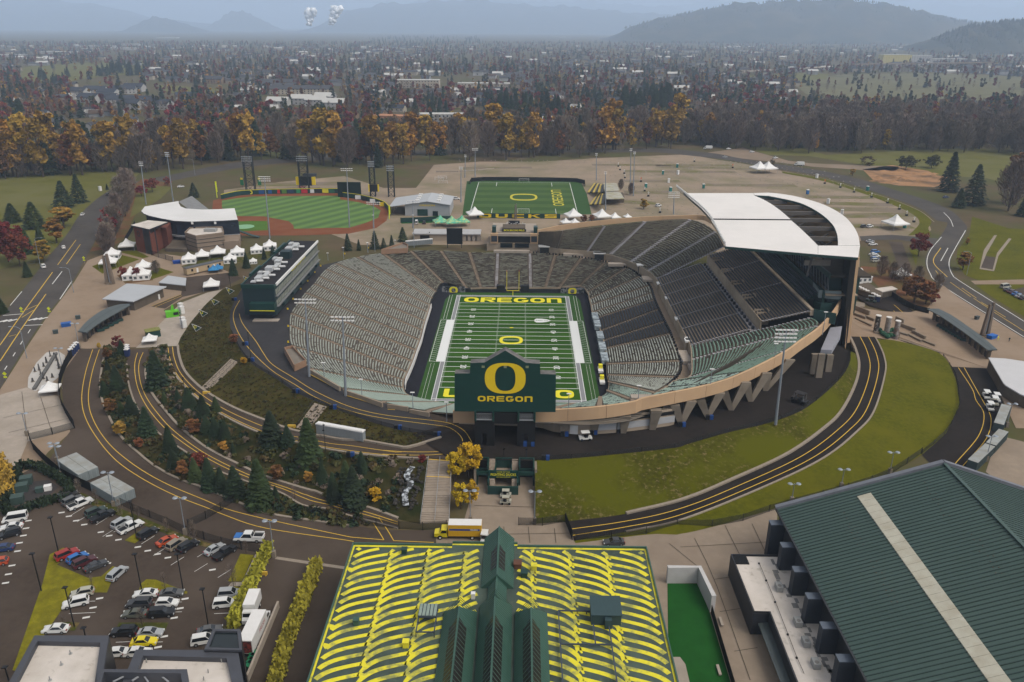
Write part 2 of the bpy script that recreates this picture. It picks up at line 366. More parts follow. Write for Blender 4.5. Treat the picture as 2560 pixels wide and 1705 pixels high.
zone('gravel_lot',pl('C',[(120,1052),(300,1030),(430,1010),(560,1050),(740,1100),(900,1118),(1240,1132),(1500,1140),(1480,1170),(1250,1165),(900,1140),(640,1108),(300,1072)]),M('pale_gravel',(.27,.20,.145),.95,.15,.2,s2=.05,c2=(.22,.17,.12)),'pale gravel lot between the curving road and the shrubs',.02)
# grass strips between the rows of the gravel lot
STRIPG=M('row_grass',(.15,.14,.045),.95,.3,.25,s2=.06,c2=(.215,.170,.130),th=.47,soft=.12)
k=0
for(x0,y0,x1,y1,w)in[(1755,462,1990,464,3),(2060,508,2230,512,3),(2010,492,2180,494,3),(2080,522,2260,526,3.5),(2100,540,2300,536,3.5),(2120,565,2280,566,3),(1560,428,1840,430,3),(1560,452,1700,453,3),(1560,480,1690,482,3),
(1480,412,1830,413,2.5),(1150,420,1330,419,2.5),(640,462,900,458,4),(590,478,800,472,4),(1640,415,1900,424,3),(1560,505,1640,508,3)]:
 A=at('W',x0,y0);B=at('W',x1,y1);bb=MB();bb.ribbon([A,A.lerp(B,.5),B],w*3.6,.03)
 tag(bb.obj('grass_strip',STRIPG),'thin grass strip between rows of the gravel lot',None,kind='structure');k+=1
b=MB()
for r in range(26):
 y=402+r*r*.16+r*1.6
 for k in range(70):
  x=(1150 if r<3 else 1500)+k*13+random.uniform(-3,3)
  if x<(1960+r*13 if r<20 else 2260)and random.random()<.4:p=at('W',x,y+(x-1500)*.006);b.box(p.x-.5,p.x+.5,p.y-.25,p.y+.25,0,.25)
tag(b.obj('row_markers',CONCL),'pale marker blocks along the rows of the gravel lot',kind='stuff')
# ---- roads
LE=pl('W',[(-300,1140),(-150,960),(0,793),(55,728),(120,644),(153,604),(175,575),(197,540),(234,504),(270,478),(300,462),(360,449),(427,437),(570,409),(694,396),(860,384),(1000,377),(1300,373),(1500,372),(1640,371),(1700,374)])
RE=pl('W',[(-150,1250),(-60,1080),(0,972),(66,863),(110,797),(150,746),(183,702),(215,644),(245,590),(280,540),(335,488),(385,465),(435,451),(573,424),(694,409),(860,396),(1000,387),(1300,382),(1500,381),(1640,381),(1700,386)])
sheet('road',LE,RE,ROAD,'wide avenue running past the plaza and round behind the ballpark',120,.03)
RU=pl('C',[(0,1024),(250,1052),(420,1085),(700,1128),(1000,1175),(1250,1232),(1500,1310),(1700,1375),(1850,1440)])+pl('F',[(1950,298),(1960,350),(1890,470),(1850,560),(1870,640),(1930,700),(2100,800),(2355,960),(2700,1180)])
RL=pl('C',[(0,1058),(250,1085),(420,1112),(700,1162),(960,1205),(1200,1272),(1450,1352),(1650,1430),(1760,1510)])+pl('F',[(1830,290),(1800,360),(1710,470),(1680,550),(1700,630),(1770,710),(1900,800),(2355,1085),(2700,1300)])
sheet('road',RU,RL,ROAD,'curving road on the right between gravel lot and park',120,.03)
zone('road',pl('F',[(1230,385),(1450,375),(1690,395),(1760,400),(1740,450),(1500,408),(1240,415)]),ROAD,'short side road joining the curving road by a red tree',.05)
def line(name,f,pts,w,mat,label,z=0.0,dz=.05,n=40,closed=False):
 P=spline(pl(f,pts,z),n);b=MB();b.ribbon(P,w,dz);return tag(b.obj(name,mat),label,None,kind='structure')
L1='yellow line painted on the wide avenue'
line('road_line','D',[(0,830),(170,590),(360,330)],.35,YEL,L1);line('road_line','D',[(0,940),(160,700),(315,480)],.35,YEL,L1)
line('road_line','D',[(395,280),(520,110)],.3,YEL,L1);line('road_line','D',[(455,275),(550,140)],.3,YEL,L1)
line('road_line','D',[(70,558),(150,462)],.3,WHITEP,'white edge line on the wide avenue',n=4);line('road_line','D',[(410,515),(492,392)],.35,WHITEP,'white edge line on the wide avenue',n=4)
line('road_line','D',[(358,412),(425,325)],.35,WHITEP,'white turn lane line on the wide avenue',n=4)
line('road_line','D',[(20,627),(160,615)],.5,WHITEP,'white stop line before the crosswalk',n=4);line('road_line','D',[(165,695),(292,690)],.5,WHITEP,'white stop line before the crosswalk',n=4)
for k,(x,y)in enumerate([(20,665),(52,662),(88,660),(225,653),(260,650),(297,647)]):
 c=at('D',x,y);bb=MB();bb.obox((c.x,c.y),(.55,.83),3.4,.95,.06,.075);tag(bb.obj('crosswalk_bar',WHITEP),'white crosswalk bar across the wide avenue',None,kind='structure')
for(a,b_)in[((175,590),(255,555)),((150,640),(230,590)),((60,770),(110,758))]:
 line('road_line','D',[a,b_],.3,YEL,'yellow hatching in the median of the avenue',n=3)
for k,(x,y)in enumerate([(40,985),(97,893),(148,812),(200,735)]):
 line('road_line','D',[(x-8,y+13),(x+8,y-13)],.3,WHITEP,'white lane dash on the wide avenue',n=3)
line('road_line','F',[(1790,390),(1715,480),(1690,560),(1712,640),(1790,720),(2355,1075)],.35,WHITEP,'white edge line of the curving road')
line('road_line','F',[(1955,345),(1880,475),(1842,560),(1860,640),(1920,695),(2355,968)],.35,WHITEP,'white outer edge line of the curving road')
line('road_line','F',[(1785,465),(1735,560),(1830,665)],.35,YEL,'yellow median line on the bend');line('road_line','F',[(1835,465),(1785,555)],.35,WHITEP,'white turn lane line on the bend',n=8)
line('road_line','F',[(1805,222),(1850,270),(1870,320)],.35,WHITEP,'white turn lane line on the upper bend',n=8)
for k,(x0,y0,x1,y1)in enumerate([(1850,700,1990,800),(2010,810,2130,890),(2150,905,2355,1035),(1930,740,2030,810),(2060,835,2230,940),(1750,620,1775,655)]):
 line('road_line','F',[(x0,y0),(x1,y1)],.25,YEL,'yellow centre dash on the curving road',n=4)
line('kerb','C',[(0,1080),(420,1122),(700,1174),(960,1218),(1200,1286),(1450,1366),(1640,1444),(1740,1520)],.5,KERB,'kerb of the curving road beside the gravel lot',dz=.1)
VERGE=GRASS
sheet('verge',pl('C',[(700,1172),(960,1216),(1200,1284),(1450,1364),(1640,1442),(1720,1510)])+pl('F',[(1700,330),(1720,370)]),pl('C',[(700,1185),(960,1235),(1180,1300),(1400,1380),(1580,1460),(1640,1520)])+pl('F',[(1600,345),(1560,380)]),VERGE,'grass verge inside the bend of the curving road',40,.05)
zone('lawn',pl('F',[(2000,250),(2250,330),(2600,350),(2600,720),(2050,690),(1950,650),(1890,560),(1900,480),(1980,380)]),GRASS,'green park lawn right of the bend',.0)
zone('lawn',pl('F',[(2020,720),(2200,705),(2600,740),(2600,1080),(2355,935),(2150,810)]),GRASS,'green lawn beside the small car park',.02)
zone('path',pl('F',[(1990,690),(2600,675),(2600,715),(2020,715)]),CONCB,'footpath crossing the lawn right of the bend',.04)
zone('path',pl('F',[(2150,380),(2170,378),(2100,500),(2060,600),(2140,615),(2170,500),(2250,400),(2270,402),(2180,520),(2150,625),(2050,610),(2080,480)]),KERB,'pale kerb round the sunken grey court in the park',.06)
zone('court',pl('F',[(2085,520),(2060,600),(2140,612),(2165,530)]),ASPH,'grey court in the park lawn',.05)
zone('car_park',pl('F',[(2240,760),(2355,735),(2700,740),(2700,1000),(2400,850)]),ASPH,'small asphalt car park at the right edge',.05)
# BMX track
zone('dirt_track',pl('C',[(1250,1160),(1450,1130),(1700,1170),(1760,1200),(1900,1230),(1740,1280),(1500,1270),(1330,1240)]),M('track_dirt',(.36,.20,.10),.95,.25,.12,s2=.05,c2=(.16,.10,.06),th=.56,soft=.08),'orange dirt bike track beyond the curving road',.02)
b=MB()
for k in range(26):
 c=at('C',random.uniform(1330,1740),random.uniform(1165,1260));rx=random.uniform(3,9)
 P=[c+Vector((math.cos(t)*rx,math.sin(t)*rx*.35,0))for t in np.linspace(0,6.283,9)[:-1]]
 b.add(P+[c+Vector((0,0,random.uniform(.8,1.8)))],[(i,(i+1)%8,8)for i in range(8)])
tag(b.obj('dirt_mounds',MATS['track_dirt']),'humps of orange dirt on the bike track',kind='stuff')
# ---- left plaza
zone('plaza',pl('D',[(-300,1700),(-120,1290),(0,1135),(110,965),(190,835),(310,655),(420,515),(510,395),(600,250),(760,190),(900,180),(1240,220),(1500,300),(1570,330),(1640,380),(1500,430),(1240,520),(1120,590),(1225,700),(1215,835),(550,855),(435,1010),(405,1110),(420,1230),(515,1400),(330,1560),(200,1720)]),CONCB,'broad brown concrete plaza beside the avenue',.02)
zone('plaza_paving',pl('D',[(-300,1560),(-40,1230),(0,1170),(180,1120),(400,1180),(425,1250),(510,1395),(190,1490),(100,1700)]),CONCL,'pale paving at the lower left of the plaza',.05)
zone('car_lane',pl('D',[(1035,565),(1240,480),(1250,430),(1275,365),(1560,335),(1660,370),(1520,440),(1250,500),(1130,580)]),ASPH,'asphalt service lane behind the gate pavilion',.05)
for a in([(1040,562),(1240,482)],[(1060,570),(1245,492)]):line('road_line','D',a,.22,YEL,'yellow line on the lane behind the gate pavilion',dz=.08,n=6)
zone('lawn',pl('D',[(630,290),(830,212),(955,242),(700,340)]),GRASS,'small lawn with tents at the plaza edge',.05)
zone('lawn',pl('D',[(810,190),(930,180),(1020,225),(980,235)]),GRASS,'green strip by the brick tower',.06)
zone('lawn',pl('D',[(1020,330),(1090,300),(1190,330),(1040,380)]),GRASS,'small lawn behind the plaza tents',.06)
zone('lawn',pl('D',[(1240,290),(1530,200),(1760,190),(1900,180),(1700,260),(1280,320)]),GRASSD,'grass under the row of tents',.06)
zone('leaf_bed',pl('D',[(800,350),(1000,330),(1050,385),(860,410)]),LITTER,'red leaf-strewn bed among the plaza tents',.06)
zone('leaf_bed',pl('J',[(-100,900),(60,620),(180,480),(260,300),(420,180),(700,230),(640,330),(560,400),(420,440),(330,560),(250,760),(120,860)]),LITTER,'red leaf litter under the trees left of the ballpark',.05)
zone('lawn',pl('A',[(930,1340),(1020,1270),(1180,1280),(1100,1360),(960,1450),(890,1490)]),GRASSF,'grass left of the ballpark',.06)
zone('concrete_walk',pl('D',[(930,850),(1060,720),(1240,540),(1420,470),(1560,440),(1400,560),(1300,680),(1235,780),(1215,835)]),CONCL,'pale concrete promenade under the letter pennants',.07)
# ---- asphalt of the service road and the staff car park
zone('service_road',pl('D',[(550,852),(725,858),(690,1050),(695,1180),(725,1270),(790,1400),(850,1480)])+pl('G',[(940,5),(1060,100),(1210,180),(1400,250),(1540,310),(1640,350),(1850,420)])+pl('H',[(0,390),(310,450),(530,480),(830,480),(830,560),(330,560),(330,620)])+pl('H',[(0,1600),(-700,1700)])+pl('G',[(-400,1900),(-500,300),(60,200),(200,120),(330,60)])+pl('D',[(480,1420),(435,1250),(425,1110),(440,1010)]),ASPH,'brown asphalt service road and staff car park',.03)
zone('concrete_apron',pl('H',[(830,482),(1000,440),(1070,200),(1090,30),(1440,30),(1440,440),(1660,420),(1690,520),(2150,500),(2500,420),(2560,900),(2560,1500),(2100,1500),(2100,600),(1000,560),(835,560)]),CONC,'concrete forecourt between the stadium stairs and the green roofs',.05)
zone('concrete_apron',pl('I',[(-60,760),(250,690),(540,600),(540,900),(330,1000),(600,1568),(350,1700),(-200,1700),(-200,800)]),CONC,'concrete yard beside the big green roof',.07)
line('kerb','G',[(1880,722),(2100,755),(2345,790),(2500,812)],.9,KERB,'concrete gutter across the service road',dz=.06,n=12)
def ln2(pts,z=0.04,w=.2,label='yellow line along the service road',dz=.07,n=70):
 P=[]
 for t in pts:P.append(at(t[0],t[1],t[2],t[3]if len(t)>3 else z))
 b=MB();b.ribbon(spline(P,n),w,dz);return tag(b.obj('road_line',YEL),label,None,kind='structure')
ln2([('D',635,860),('D',590,1000),('D',562,1150),('D',566,1260),('D',600,1360),('D',660,1460),('G',735,0),('G',830,90),('G',1000,200),('G',1200,300),('G',1420,385),('G',1530,430),('G',1800,518),('G',2345,600),('H',330,550)])
ln2([('D',680,860),('D',635,1000),('D',607,1150),('D',612,1260),('D',648,1360),('D',710,1460),('G',800,0),('G',960,120),('G',1150,225),('G',1400,330),('G',1540,388),('G',1820,460),('G',2345,572),('H',300,522),('H',515,540)])
ln2([('H',515,540),('H',465,460),('H',420,395)],n=10);ln2([('H',575,545),('H',530,470),('H',460,372)],n=10);ln2([('H',575,545),('H',820,556)],n=6)
# ---- planted bank, ramps and rim road on the left
R2A=[('D',868,862,0),('D',868,960,0),('D',885,1110,.2),('D',945,1270,.4),('D',1050,1400,.6),('D',1190,1510,.6),('G',1450,112,.6),('G',1640,190,.5),('G',1900,275,.4),('H',20,330,.3),('H',170,352,.2),('H',320,398,.1),('H',600,470,0)]
R2B=[('D',1060,852,0),('D',1000,950,0),('D',1000,1050,.2),('D',1040,1160,.4),('D',1140,1290,.6),('D',1240,1400,.7),('D',1420,1540,.7),('G',1640,95,.6),('G',1800,168,.5),('G',2100,262,.4),('H',80,240,.3),('H',260,310,.2),('H',420,345,.1),('H',600,410,0)]
R3A=[('D',1135,850,0),('D',1150,930,.3),('D',1190,1020,.8),('D',1270,1120,1.4),('D',1380,1220,2.0),('D',1520,1310,2.6),('D',1700,1400,3.1),('D',1900,1475,3.5),('M3',290,1210,4.0),('M3',560,1272,4.2),('M3',900,1330,4.4),('M3',1300,1372,4.5),('M3',1640,1395,4.6),('M3',1840,1398,4.6)]
R3B=[('D',1218,835,0),('D',1226,900,.3),('D',1260,1000,.8),('D',1330,1085,1.4),('D',1430,1165,2.0),('D',1600,1262,2.6),('D',1830,1355,3.1),('D',2000,1415,3.6),('M3',560,1135,4.0),('M3',800,1180,4.2),('M3',1060,1195,4.4),('M3',1450,1262,4.5),('M3',1620,1272,4.6),('M3',1990,1160,4.7)]
RIMO=[('D',1690,395,1.6),('D',1640,470,1.9),('D',1590,560,2.3),('D',1572,650,2.7),('D',1590,750,3.1),('D',1650,870,3.5),('D',1735,965,3.8),('D',1900,1065,4.2),('M3',250,600,4.5),('M3',510,720,4.7),('M3',800,830,4.8),('M3',1270,1000,4.9),('M3',1700,1100,4.9),('M3',2000,1142,4.8)]
OUTB=[('D',722,862,0),('D',688,1050,0),('D',694,1180,0),('D',724,1270,0),('D',790,1400,0),('D',850,1480,0),('G',940,5,0),('G',1060,100,0),('G',1210,180,0),('G',1400,250,0),('G',1540,310,0),('G',1640,350,0),('G',1850,425,0),('H',310,452,0)]
pp=lambda L:[at(*t)for t in L]
sheet('ramp',pp(R2A),pp(R2B),ASPH,'lower curving asphalt ramp with double yellow lines',90,.06,rows=2)
sheet('ramp',pp(R3A),pp(R3B),ASPH,'upper curving asphalt ramp climbing to the hairpin',90,.06,rows=2)
sheet('planting_bank',pp(OUTB),pp([('D',866,862,0)]+R2A[1:-1]),BARK,'planted bank between service road and lower ramp',70,.05,rows=3)
sheet('planting_bank',pp(R2B),pp([('D',1062,852,0),('D',1150,932,.3),('D',1190,1022,.8),('D',1268,1122,1.4),('D',1378,1222,2.0),('D',1518,1312,2.6),('D',1700,1402,3.1),('D',1900,1478,3.5),('M3',290,1212,4.0),('M3',560,1275,4.2),('M3',900,1332,4.4),('M3',1300,1374,4.5),('M3',1640,1397,4.6),('M3',1840,1400,4.6)]),BARK,'planted bank with conifers between the two ramps',80,.04,rows=3)
sheet('embankment',pp([('D',1520,450,0.2),('D',1400,560,.1),('D',1300,690,0.05),('D',1235,785,0)]+R3B),pp([('D',1700,388,1.5),('D',1660,430,1.7),('D',1615,510,2.1),('D',1580,590,2.5),('D',1572,650,2.7)]+RIMO[4:]),COVER,'dark olive ground-cover slope below the rim road',90,.05,rows=4)
# hairpin and rim road sheets
sheet('rim_road',pp(RIMO+[('M3',2010,1150,4.8)]),[RIM[i]for i in range(20,73,4)][:1]+[V(p.x,p.y,p.z-.02)for p in[RIM[k]for k in(24,28,32,36,40,44,48,52,56,60,64,68,72)]],ASPHB,'grey asphalt rim road round the top of the seating bowl',100,.04)
zone('hairpin',pp([('M3',1840,860,4.8),('M3',2354,900,4.8),('M3',2700,1000,4.9),('M3',2700,1400,4.9),('M3',2350,1410,4.7),('M3',2050,1404,4.65),('M3',1830,1396,4.62),('M3',1620,1282,4.62),('M3',2000,1165,4.75),('M3',1900,1120,4.8)]),ASPH,'asphalt hairpin joining ramp and rim road',.045)
for s_,lab in((.30,'yellow line on the lower ramp'),(.52,'yellow line on the lower ramp')):
 A=spline(pp(R2A),90);B=spline(pp(R2B),90);b=MB();b.ribbon([a.lerp(c,s_+.12)for a,c in zip(A,B)][2:],.2,.09);tag(b.obj('road_line',YEL),lab,None,kind='structure')
for s_ in(.18,.55):
 A=spline(pp(R3A),90);B=spline(pp(R3B),90);b=MB();b.ribbon([a.lerp(c,s_)for a,c in zip(A,B)][:84],.2,.09);tag(b.obj('road_line',YEL),'yellow line on the upper ramp',None,kind='structure')
ln2([('D',1655,500,2.0),('D',1605,590,2.5),('D',1600,660,2.8),('D',1640,760,3.2),('D',1720,870,3.6),('M3',0,360,4.1),('M3',260,520,4.7),('M3',520,680,4.8),('M3',900,830,4.9),('M3',1300,920,4.9),('M3',1900,1000,4.9),('M3',2080,1030,4.9),('M3',2200,1110,4.9),('M3',2245,1200,4.9),('M3',2180,1280,4.8),('M3',1950,1315,4.7),('M3',1600,1318,4.6),('M3',1300,1300,4.5)],label='yellow line following the rim road and hairpin',n=110)
ln2([('D',1660,560,2.2),('D',1638,600,2.5),('D',1660,680,2.9),('D',1750,800,3.4),('D',1800,880,3.8),('M3',0,285,4.2),('M3',260,450,4.7),('M3',520,610,4.8),('M3',900,780,4.9),('M3',1300,880,4.9),('M3',1900,950,4.9),('M3',2100,985,4.9),('M3',2250,1060,4.9),('M3',2320,1150,4.9),('M3',2345,1230,4.9),('M3',2200,1310,4.8),('M3',1950,1350,4.7),('M3',1640,1357,4.6),('M3',1300,1345,4.5)],label='outer yellow line following the rim road and hairpin',n=110)
# kerb walls beside the ramps
def kerbwall(L,h,t,label,mat=KERB,n=80,off=None):
 b=MB();b.wall(spline(pp(L),n),h,t,z0=-.4);return tag(b.obj('kerb',mat),label,None,kind='structure')
kerbwall(R2B[1:],.45,.7,'low concrete kerb on the uphill side of the lower ramp')
kerbwall(R3B[:9]+[('M3',560,1132,4.0)],.5,.8,'low concrete kerb on the uphill side of the upper ramp')
kerbwall([('M3',560,1132,4.0),('M3',800,1178,4.2),('M3',1060,1192,4.4),('M3',1450,1258,4.5),('M3',1620,1268,4.6),('M3',1990,1156,4.7)],.6,.7,'concrete kerb round the tip of the ground-cover wedge',n=40)
kerbwall(R3A[1:],.35,.6,'low kerb on the downhill side of the upper ramp')
kerbwall(OUTB,.25,.6,'kerb between service road and planted bank')
kerbwall(R2A[1:],.3,.5,'low kerb on the downhill side of the lower ramp')
sheet('planting_bank',pp([('M3',1840,1400,4.6),('H',640,200,2.4),('H',600,412,0)]),pp([('H',788,45,4.6),('H',762,240,2.3),('H',738,442,0)]),BARK,'planted slope with the cascade beside the wide stair',20,.03,rows=3)
# ---- right side: concourse under the stand, grass slopes, ring road
CONO=[('M4',740,1420,5),('M4',1300,1385,5),('M4',2354,1275,5),('M5',480,1135,5),('M5',900,1015,5),('M5',1250,935,5),('M5',1600,800,5),('M5',1900,560,5),('M5',2040,380,5),('M5',2065,230,5)]
RRU=[('H',1650,425,0.05),('H',2000,380,.4),('H',2355,292,.8),('I',300,440,1.2),('I',600,300,1.6),('I',800,160,2.0),('I',900,60,2.3),('F',1200,1400,2.6),('F',1225,1270,2.8),('F',1200,1160,3),('F',1160,1072,3)]
RRL=[('H',1680,545,0.05),('H',2000,490,.4),('H',2355,412,.8),('I',500,470,1.2),('I',800,322,1.6),('I',980,180,2.0),('I',1080,60,2.3),('F',1405,1320,2.6),('F',1400,1220,2.8),('F',1370,1140,3),('F',1335,1075,3)]
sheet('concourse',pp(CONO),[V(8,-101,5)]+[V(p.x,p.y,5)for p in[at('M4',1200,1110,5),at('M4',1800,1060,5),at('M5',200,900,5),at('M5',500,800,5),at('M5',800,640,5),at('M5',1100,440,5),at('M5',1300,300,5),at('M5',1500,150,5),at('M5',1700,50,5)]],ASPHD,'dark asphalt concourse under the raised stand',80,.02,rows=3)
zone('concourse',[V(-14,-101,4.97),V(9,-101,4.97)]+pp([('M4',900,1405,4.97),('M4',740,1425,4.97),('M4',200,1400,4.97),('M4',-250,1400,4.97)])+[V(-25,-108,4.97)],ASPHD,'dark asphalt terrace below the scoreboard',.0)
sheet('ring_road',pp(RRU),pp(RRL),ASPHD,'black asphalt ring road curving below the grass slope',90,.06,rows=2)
for s_ in(.42,.74):
 A=spline(pp(RRU),90);B=spline(pp(RRL),90);b=MB();b.ribbon([a.lerp(c,s_)for a,c in zip(A,B)],.22,.09);tag(b.obj('road_line',YEL),'yellow line on the ring road',None,kind='structure')
kerbwall(RRU[1:],.5,.8,'concrete kerb on the uphill side of the ring road');kerbwall(RRL[1:],.25,.5,'kerb on the downhill side of the ring road')
sheet('grass_slope',pp(CONO),pp([('H',1445,440,.05)]+RRU[:9]+[('F',1205,1190,3)]),M('slope_grass',(.058,.058,.002),.95,.5,.8,s2=.9,c2=(.17,.125,.06),th=.60,soft=.06,c3=(.084,.086,.002),s3=.035,th3=.5,bump=.5,bs=5),'grass slope between concourse and ring road with straw patches',90,.05,rows=5)
OUTR=[('H',1690,560,0),('H',2155,505,0),('I',0,748,0),('I',250,690,0),('I',540,602,0),('I',900,510,0),('I',1100,440,0),('I',1350,300,0),('I',1480,180,0),('I',1550,40,0),('F',1905,1480,0.2),('F',1880,1350,.6),('F',1780,1190,1.2),('F',1500,1105,2.2),('F',1345,1090,3)]
sheet('grass_slope',pp(RRL),pp(OUTR),GRASS,'bright green slope below the ring road',90,.05,rows=4)
zone('service_road',pp([('F',1862,1278,.05),('F',2110,1290,.05),('F',2140,1350,.05),('F',2200,1500,.05),('I',1800,20,.05),('I',1790,170,.05),('I',1720,310,.05),('I',1590,400,.05),('I',1400,360,.05),('I',1345,305,.05),('I',1480,185,.05),('I',1552,40,.05),('F',1912,1480,.05),('F',1890,1350,.05)]),ASPHD,'dark asphalt lane with trailers at the right edge',.02)
ln2([('F',1905,1285),('F',2000,1430),('I',1645,0),('I',1690,80),('I',1660,200),('I',1530,355)],label='yellow line on the lane with trailers',n=40)
ln2([('F',1945,1285),('F',2100,1560),('I',1700,30),('I',1730,110),('I',1700,220),('I',1570,370)],label='outer yellow line on the lane with trailers',n=40)
zone('plaza',pp([('F',1150,950,2.2),('F',1200,870,1.2),('F',1400,900,.3),('F',1580,905,.05),('F',1700,870,.05),('F',1800,720,.05),('F',1900,800,.05),('F',2355,1085,.05),('F',2700,1290,.05),('F',2700,1700,.05),('F',2300,1700,.05),('F',2110,1290,.05),('F',1862,1278,.05),('F',1780,1190,.1),('F',1500,1105,1.5),('F',1340,1080,2.9),('F',1160,1072,2.9)]),CONCB,'brown concrete gate plaza on the right',.03)
zone('lane',pp([('F',1190,790,1),('F',1260,700,.05),('F',1500,820,.05),('F',1600,900,.05),('F',1500,918,.05),('F',1300,860,.4)]),ASPHD,'asphalt lane curving behind the stadium on the right',.06)
for a in([(1240,772),(1400,840),(1480,915)],[(1290,770),(1440,840),(1530,912)]):line('road_line','F',a,.22,YEL,'yellow line on the lane behind the stadium',z=.1,dz=.12,n=10)
zone('leaf_bed',pl('F',[(1240,590),(1500,600),(1600,640),(1750,700),(1830,800),(1700,870),(1560,880),(1400,800),(1330,700),(1230,620)]),LITTER,'leaf litter under the red trees on the right',.04)
zone('car_park',pl('F',[(1430,420),(1520,425),(1590,620),(1500,640),(1470,520)]),ASPH,'empty striped parking strip by the red tree',.06)
zone('lawn',pl('F',[(1570,470),(1640,470),(1615,585)]),GRASS,'grass point under the red tree',.06)
zone('plaza',pl('I',[(1800,205),(2300,330),(2300,900),(1913,520),(1780,460),(1700,400),(1730,310)]),CONC,'pale concrete yard at the right edge',.05)
for(f,pts)in[('I',[(80,770),(190,1000),(390,1560)]),('I',[(250,700),(330,860)]),('I',[(400,690),(480,860)]),('I',[(-60,800),(100,930)]),('I',[(0,820),(520,790)]),('I',[(190,1000),(290,985)]),('I',[(220,1180),(350,1160)]),('I',[(300,1400),(430,1380)]),('H',[(1070,330),(1430,340)]),('H',[(1250,460),(1260,560)]),('H',[(1400,460),(1410,560)]),('H',[(1560,470),(1570,560)]),('H',[(1000,510),(1660,500)]),('D',[(20,1330),(420,1240)]),('D',[(60,1430),(480,1330)]),('D',[(150,1150),(190,1480)]),('D',[(280,1190),(360,1440)])]:line('slab_joint',f,pts,.14,M('joint',(.10,.08,.06),.95),'dark joint between concrete slabs',dz=.14,n=6)
for(x,y)in[(530,405),(700,470),(820,520),(1010,600),(1390,690),(570,450),(745,550),(1090,680),(1210,745),(1370,790),(1530,830)]:line('stall_line','G',[(x-45,y+28),(x+45,y-28)],.12,WHITEP,'white stall line in the fence row',dz=.08,n=3)
for(x,y)in[(560,1022),(560,1100),(985,1028),(990,1098),(1150,1028),(1150,1095),(1540,1030),(1550,1100),(880,1295),(1020,1300)]:line('stall_line','G',[(x-90,y+4),(x+90,y-4)],.12,WHITEP,'white stall line in the middle block',dz=.08,n=3)
for(x,y)in[(420,415),(470,440),(520,470),(575,497),(688,548),(745,573),(808,600),(940,650),(1008,675),(1075,698),(1145,722),(735,762),(195,470),(178,522),(160,572),(133,622),(120,678),(82,776),(58,835),(38,895),(680,1000),(635,1063),(588,1130),(1262,1003),(1228,1068),(1188,1133),(1120,1260),(1078,1333),(1448,805)]:c=at('G',x,y);b=MB();b.obox((c.x,c.y),(1,.3),1.3,.5,.09,.1);tag(b.obj('stall_mark',WHITEP),'white arrow mark at the head of a stall',None,kind='structure')
# =================================================================== the football field
TURF=M('turf',(.032,.092,.007),.95,.16,.25,s2=.07,c2=(.040,.110,.009),th=.5,soft=.2)
TURF2=M('turf_dark',(.024,.073,.006),.95,.16,.25,s2=.07,c2=(.031,.088,.007),th=.5,soft=.2)
TURFO=M('turf_outer',(.040,.098,.022),.95,.14,.3,s2=.07,c2=(.034,.084,.018),th=.5,soft=.2)
APRON=M('black_apron',(.020,.020,.026),.9,.2,.5)
LINE=M('field_line',(.75,.75,.74),.8,.05,3)
GREYB=M('field_border',(.24,.24,.25),.8,.1,3)
OYEL=M('bright_yellow',(.80,.70,.02),.7,.06,1.0)
FZ=-10.0
b=MB();b.add([V(p.x,p.y,FZ-.03)for p in INNER],[tuple(range(len(INNER)))])
tag(b.obj('field_apron',APRON),'black rubber apron round the football field',kind='structure')
def flat(b,x0,x1,y0,y1,z,mi=0):b.quad((x0,y0,z),(x1,y0,z),(x1,y1,z),(x0,y1,z),mi)
b=MB();r=[]
for(x,y)in[(-31.0,-58.5),(-28,-60.5),(28,-60.5),(31.0,-58.5),(31.0,50),(29.5,57),(25,61.0),(-25,61.0),(-29.5,57),(-31.0,50)]:r.append((x,y,FZ))
b.add(r,[tuple(range(len(r)))]);tag(b.obj('football_field',TURFO),'green artificial turf of the football field',kind='structure')
b=MB()
for k in range(12):flat(b,-24.38,24.38,-54.86+k*9.144,-54.86+(k+1)*9.144,FZ+.02,k%2)
b.obj('playing_field',[TURF,TURF2]);bpy.context.scene.objects['playing_field']['kind']='structure';bpy.context.scene.objects['playing_field']['label']='striped green playing area between the sidelines'
b=MB();zl=FZ+.04
for k in range(21):y=-45.72+k*4.572;flat(b,-24.38,24.38,y-.16,y+.16,zl)
for k in range(101):
 y=-45.72+k*.9144
 if k%5==0:continue
 for x in(-6.1,5.5,-24.2,23.6):flat(b,x,x+.6,y-.07,y+.07,zl)
for s in(-1,1):
 flat(b,*sorted((s*24.38,s*24.62)),-56.7,56.7,zl);flat(b,*sorted((s*26.0,s*26.22)),-56.7,-22.9,zl);flat(b,*sorted((s*26.0,s*26.22)),22.9,56.7,zl)
 flat(b,-26.2,26.2,*sorted((s*54.86,s*55.10)),zl+.004);flat(b,-26.2,26.2,*sorted((s*56.45,s*56.7)),zl+.004)
 flat(b,*sorted((s*24.66,s*27.9)),-22.9,22.9,zl+.008)
 for k in range(24):
  y=-22.9+k*1.99;x0,x1=s*27.95,s*30.3
  b.quad((x0,y,zl),(x0,y+.14,zl),(x1,y+1.0+.14,zl),(x1,y+1.0,zl))if s<0 else b.quad((x0,y+1.0,zl),(x1,y,zl),(x1,y+.14,zl),(x0,y+1.14,zl))
 flat(b,*sorted((s*30.3,s*30.46)),-22.9,22.9,zl);
 flat(b,*sorted((s*27.95,s*30.3)),22.76,22.9,zl);flat(b,*sorted((s*27.95,s*30.3)),-22.9,-22.76,zl)
 for xx in(28.2,29.4):
  flat(b,*sorted((s*xx,s*(xx+.12))),24,57,zl)
  for k in range(38):flat(b,*sorted((s*xx,s*(xx+.16))),-57+k*.87,-56.6+k*.87,zl)
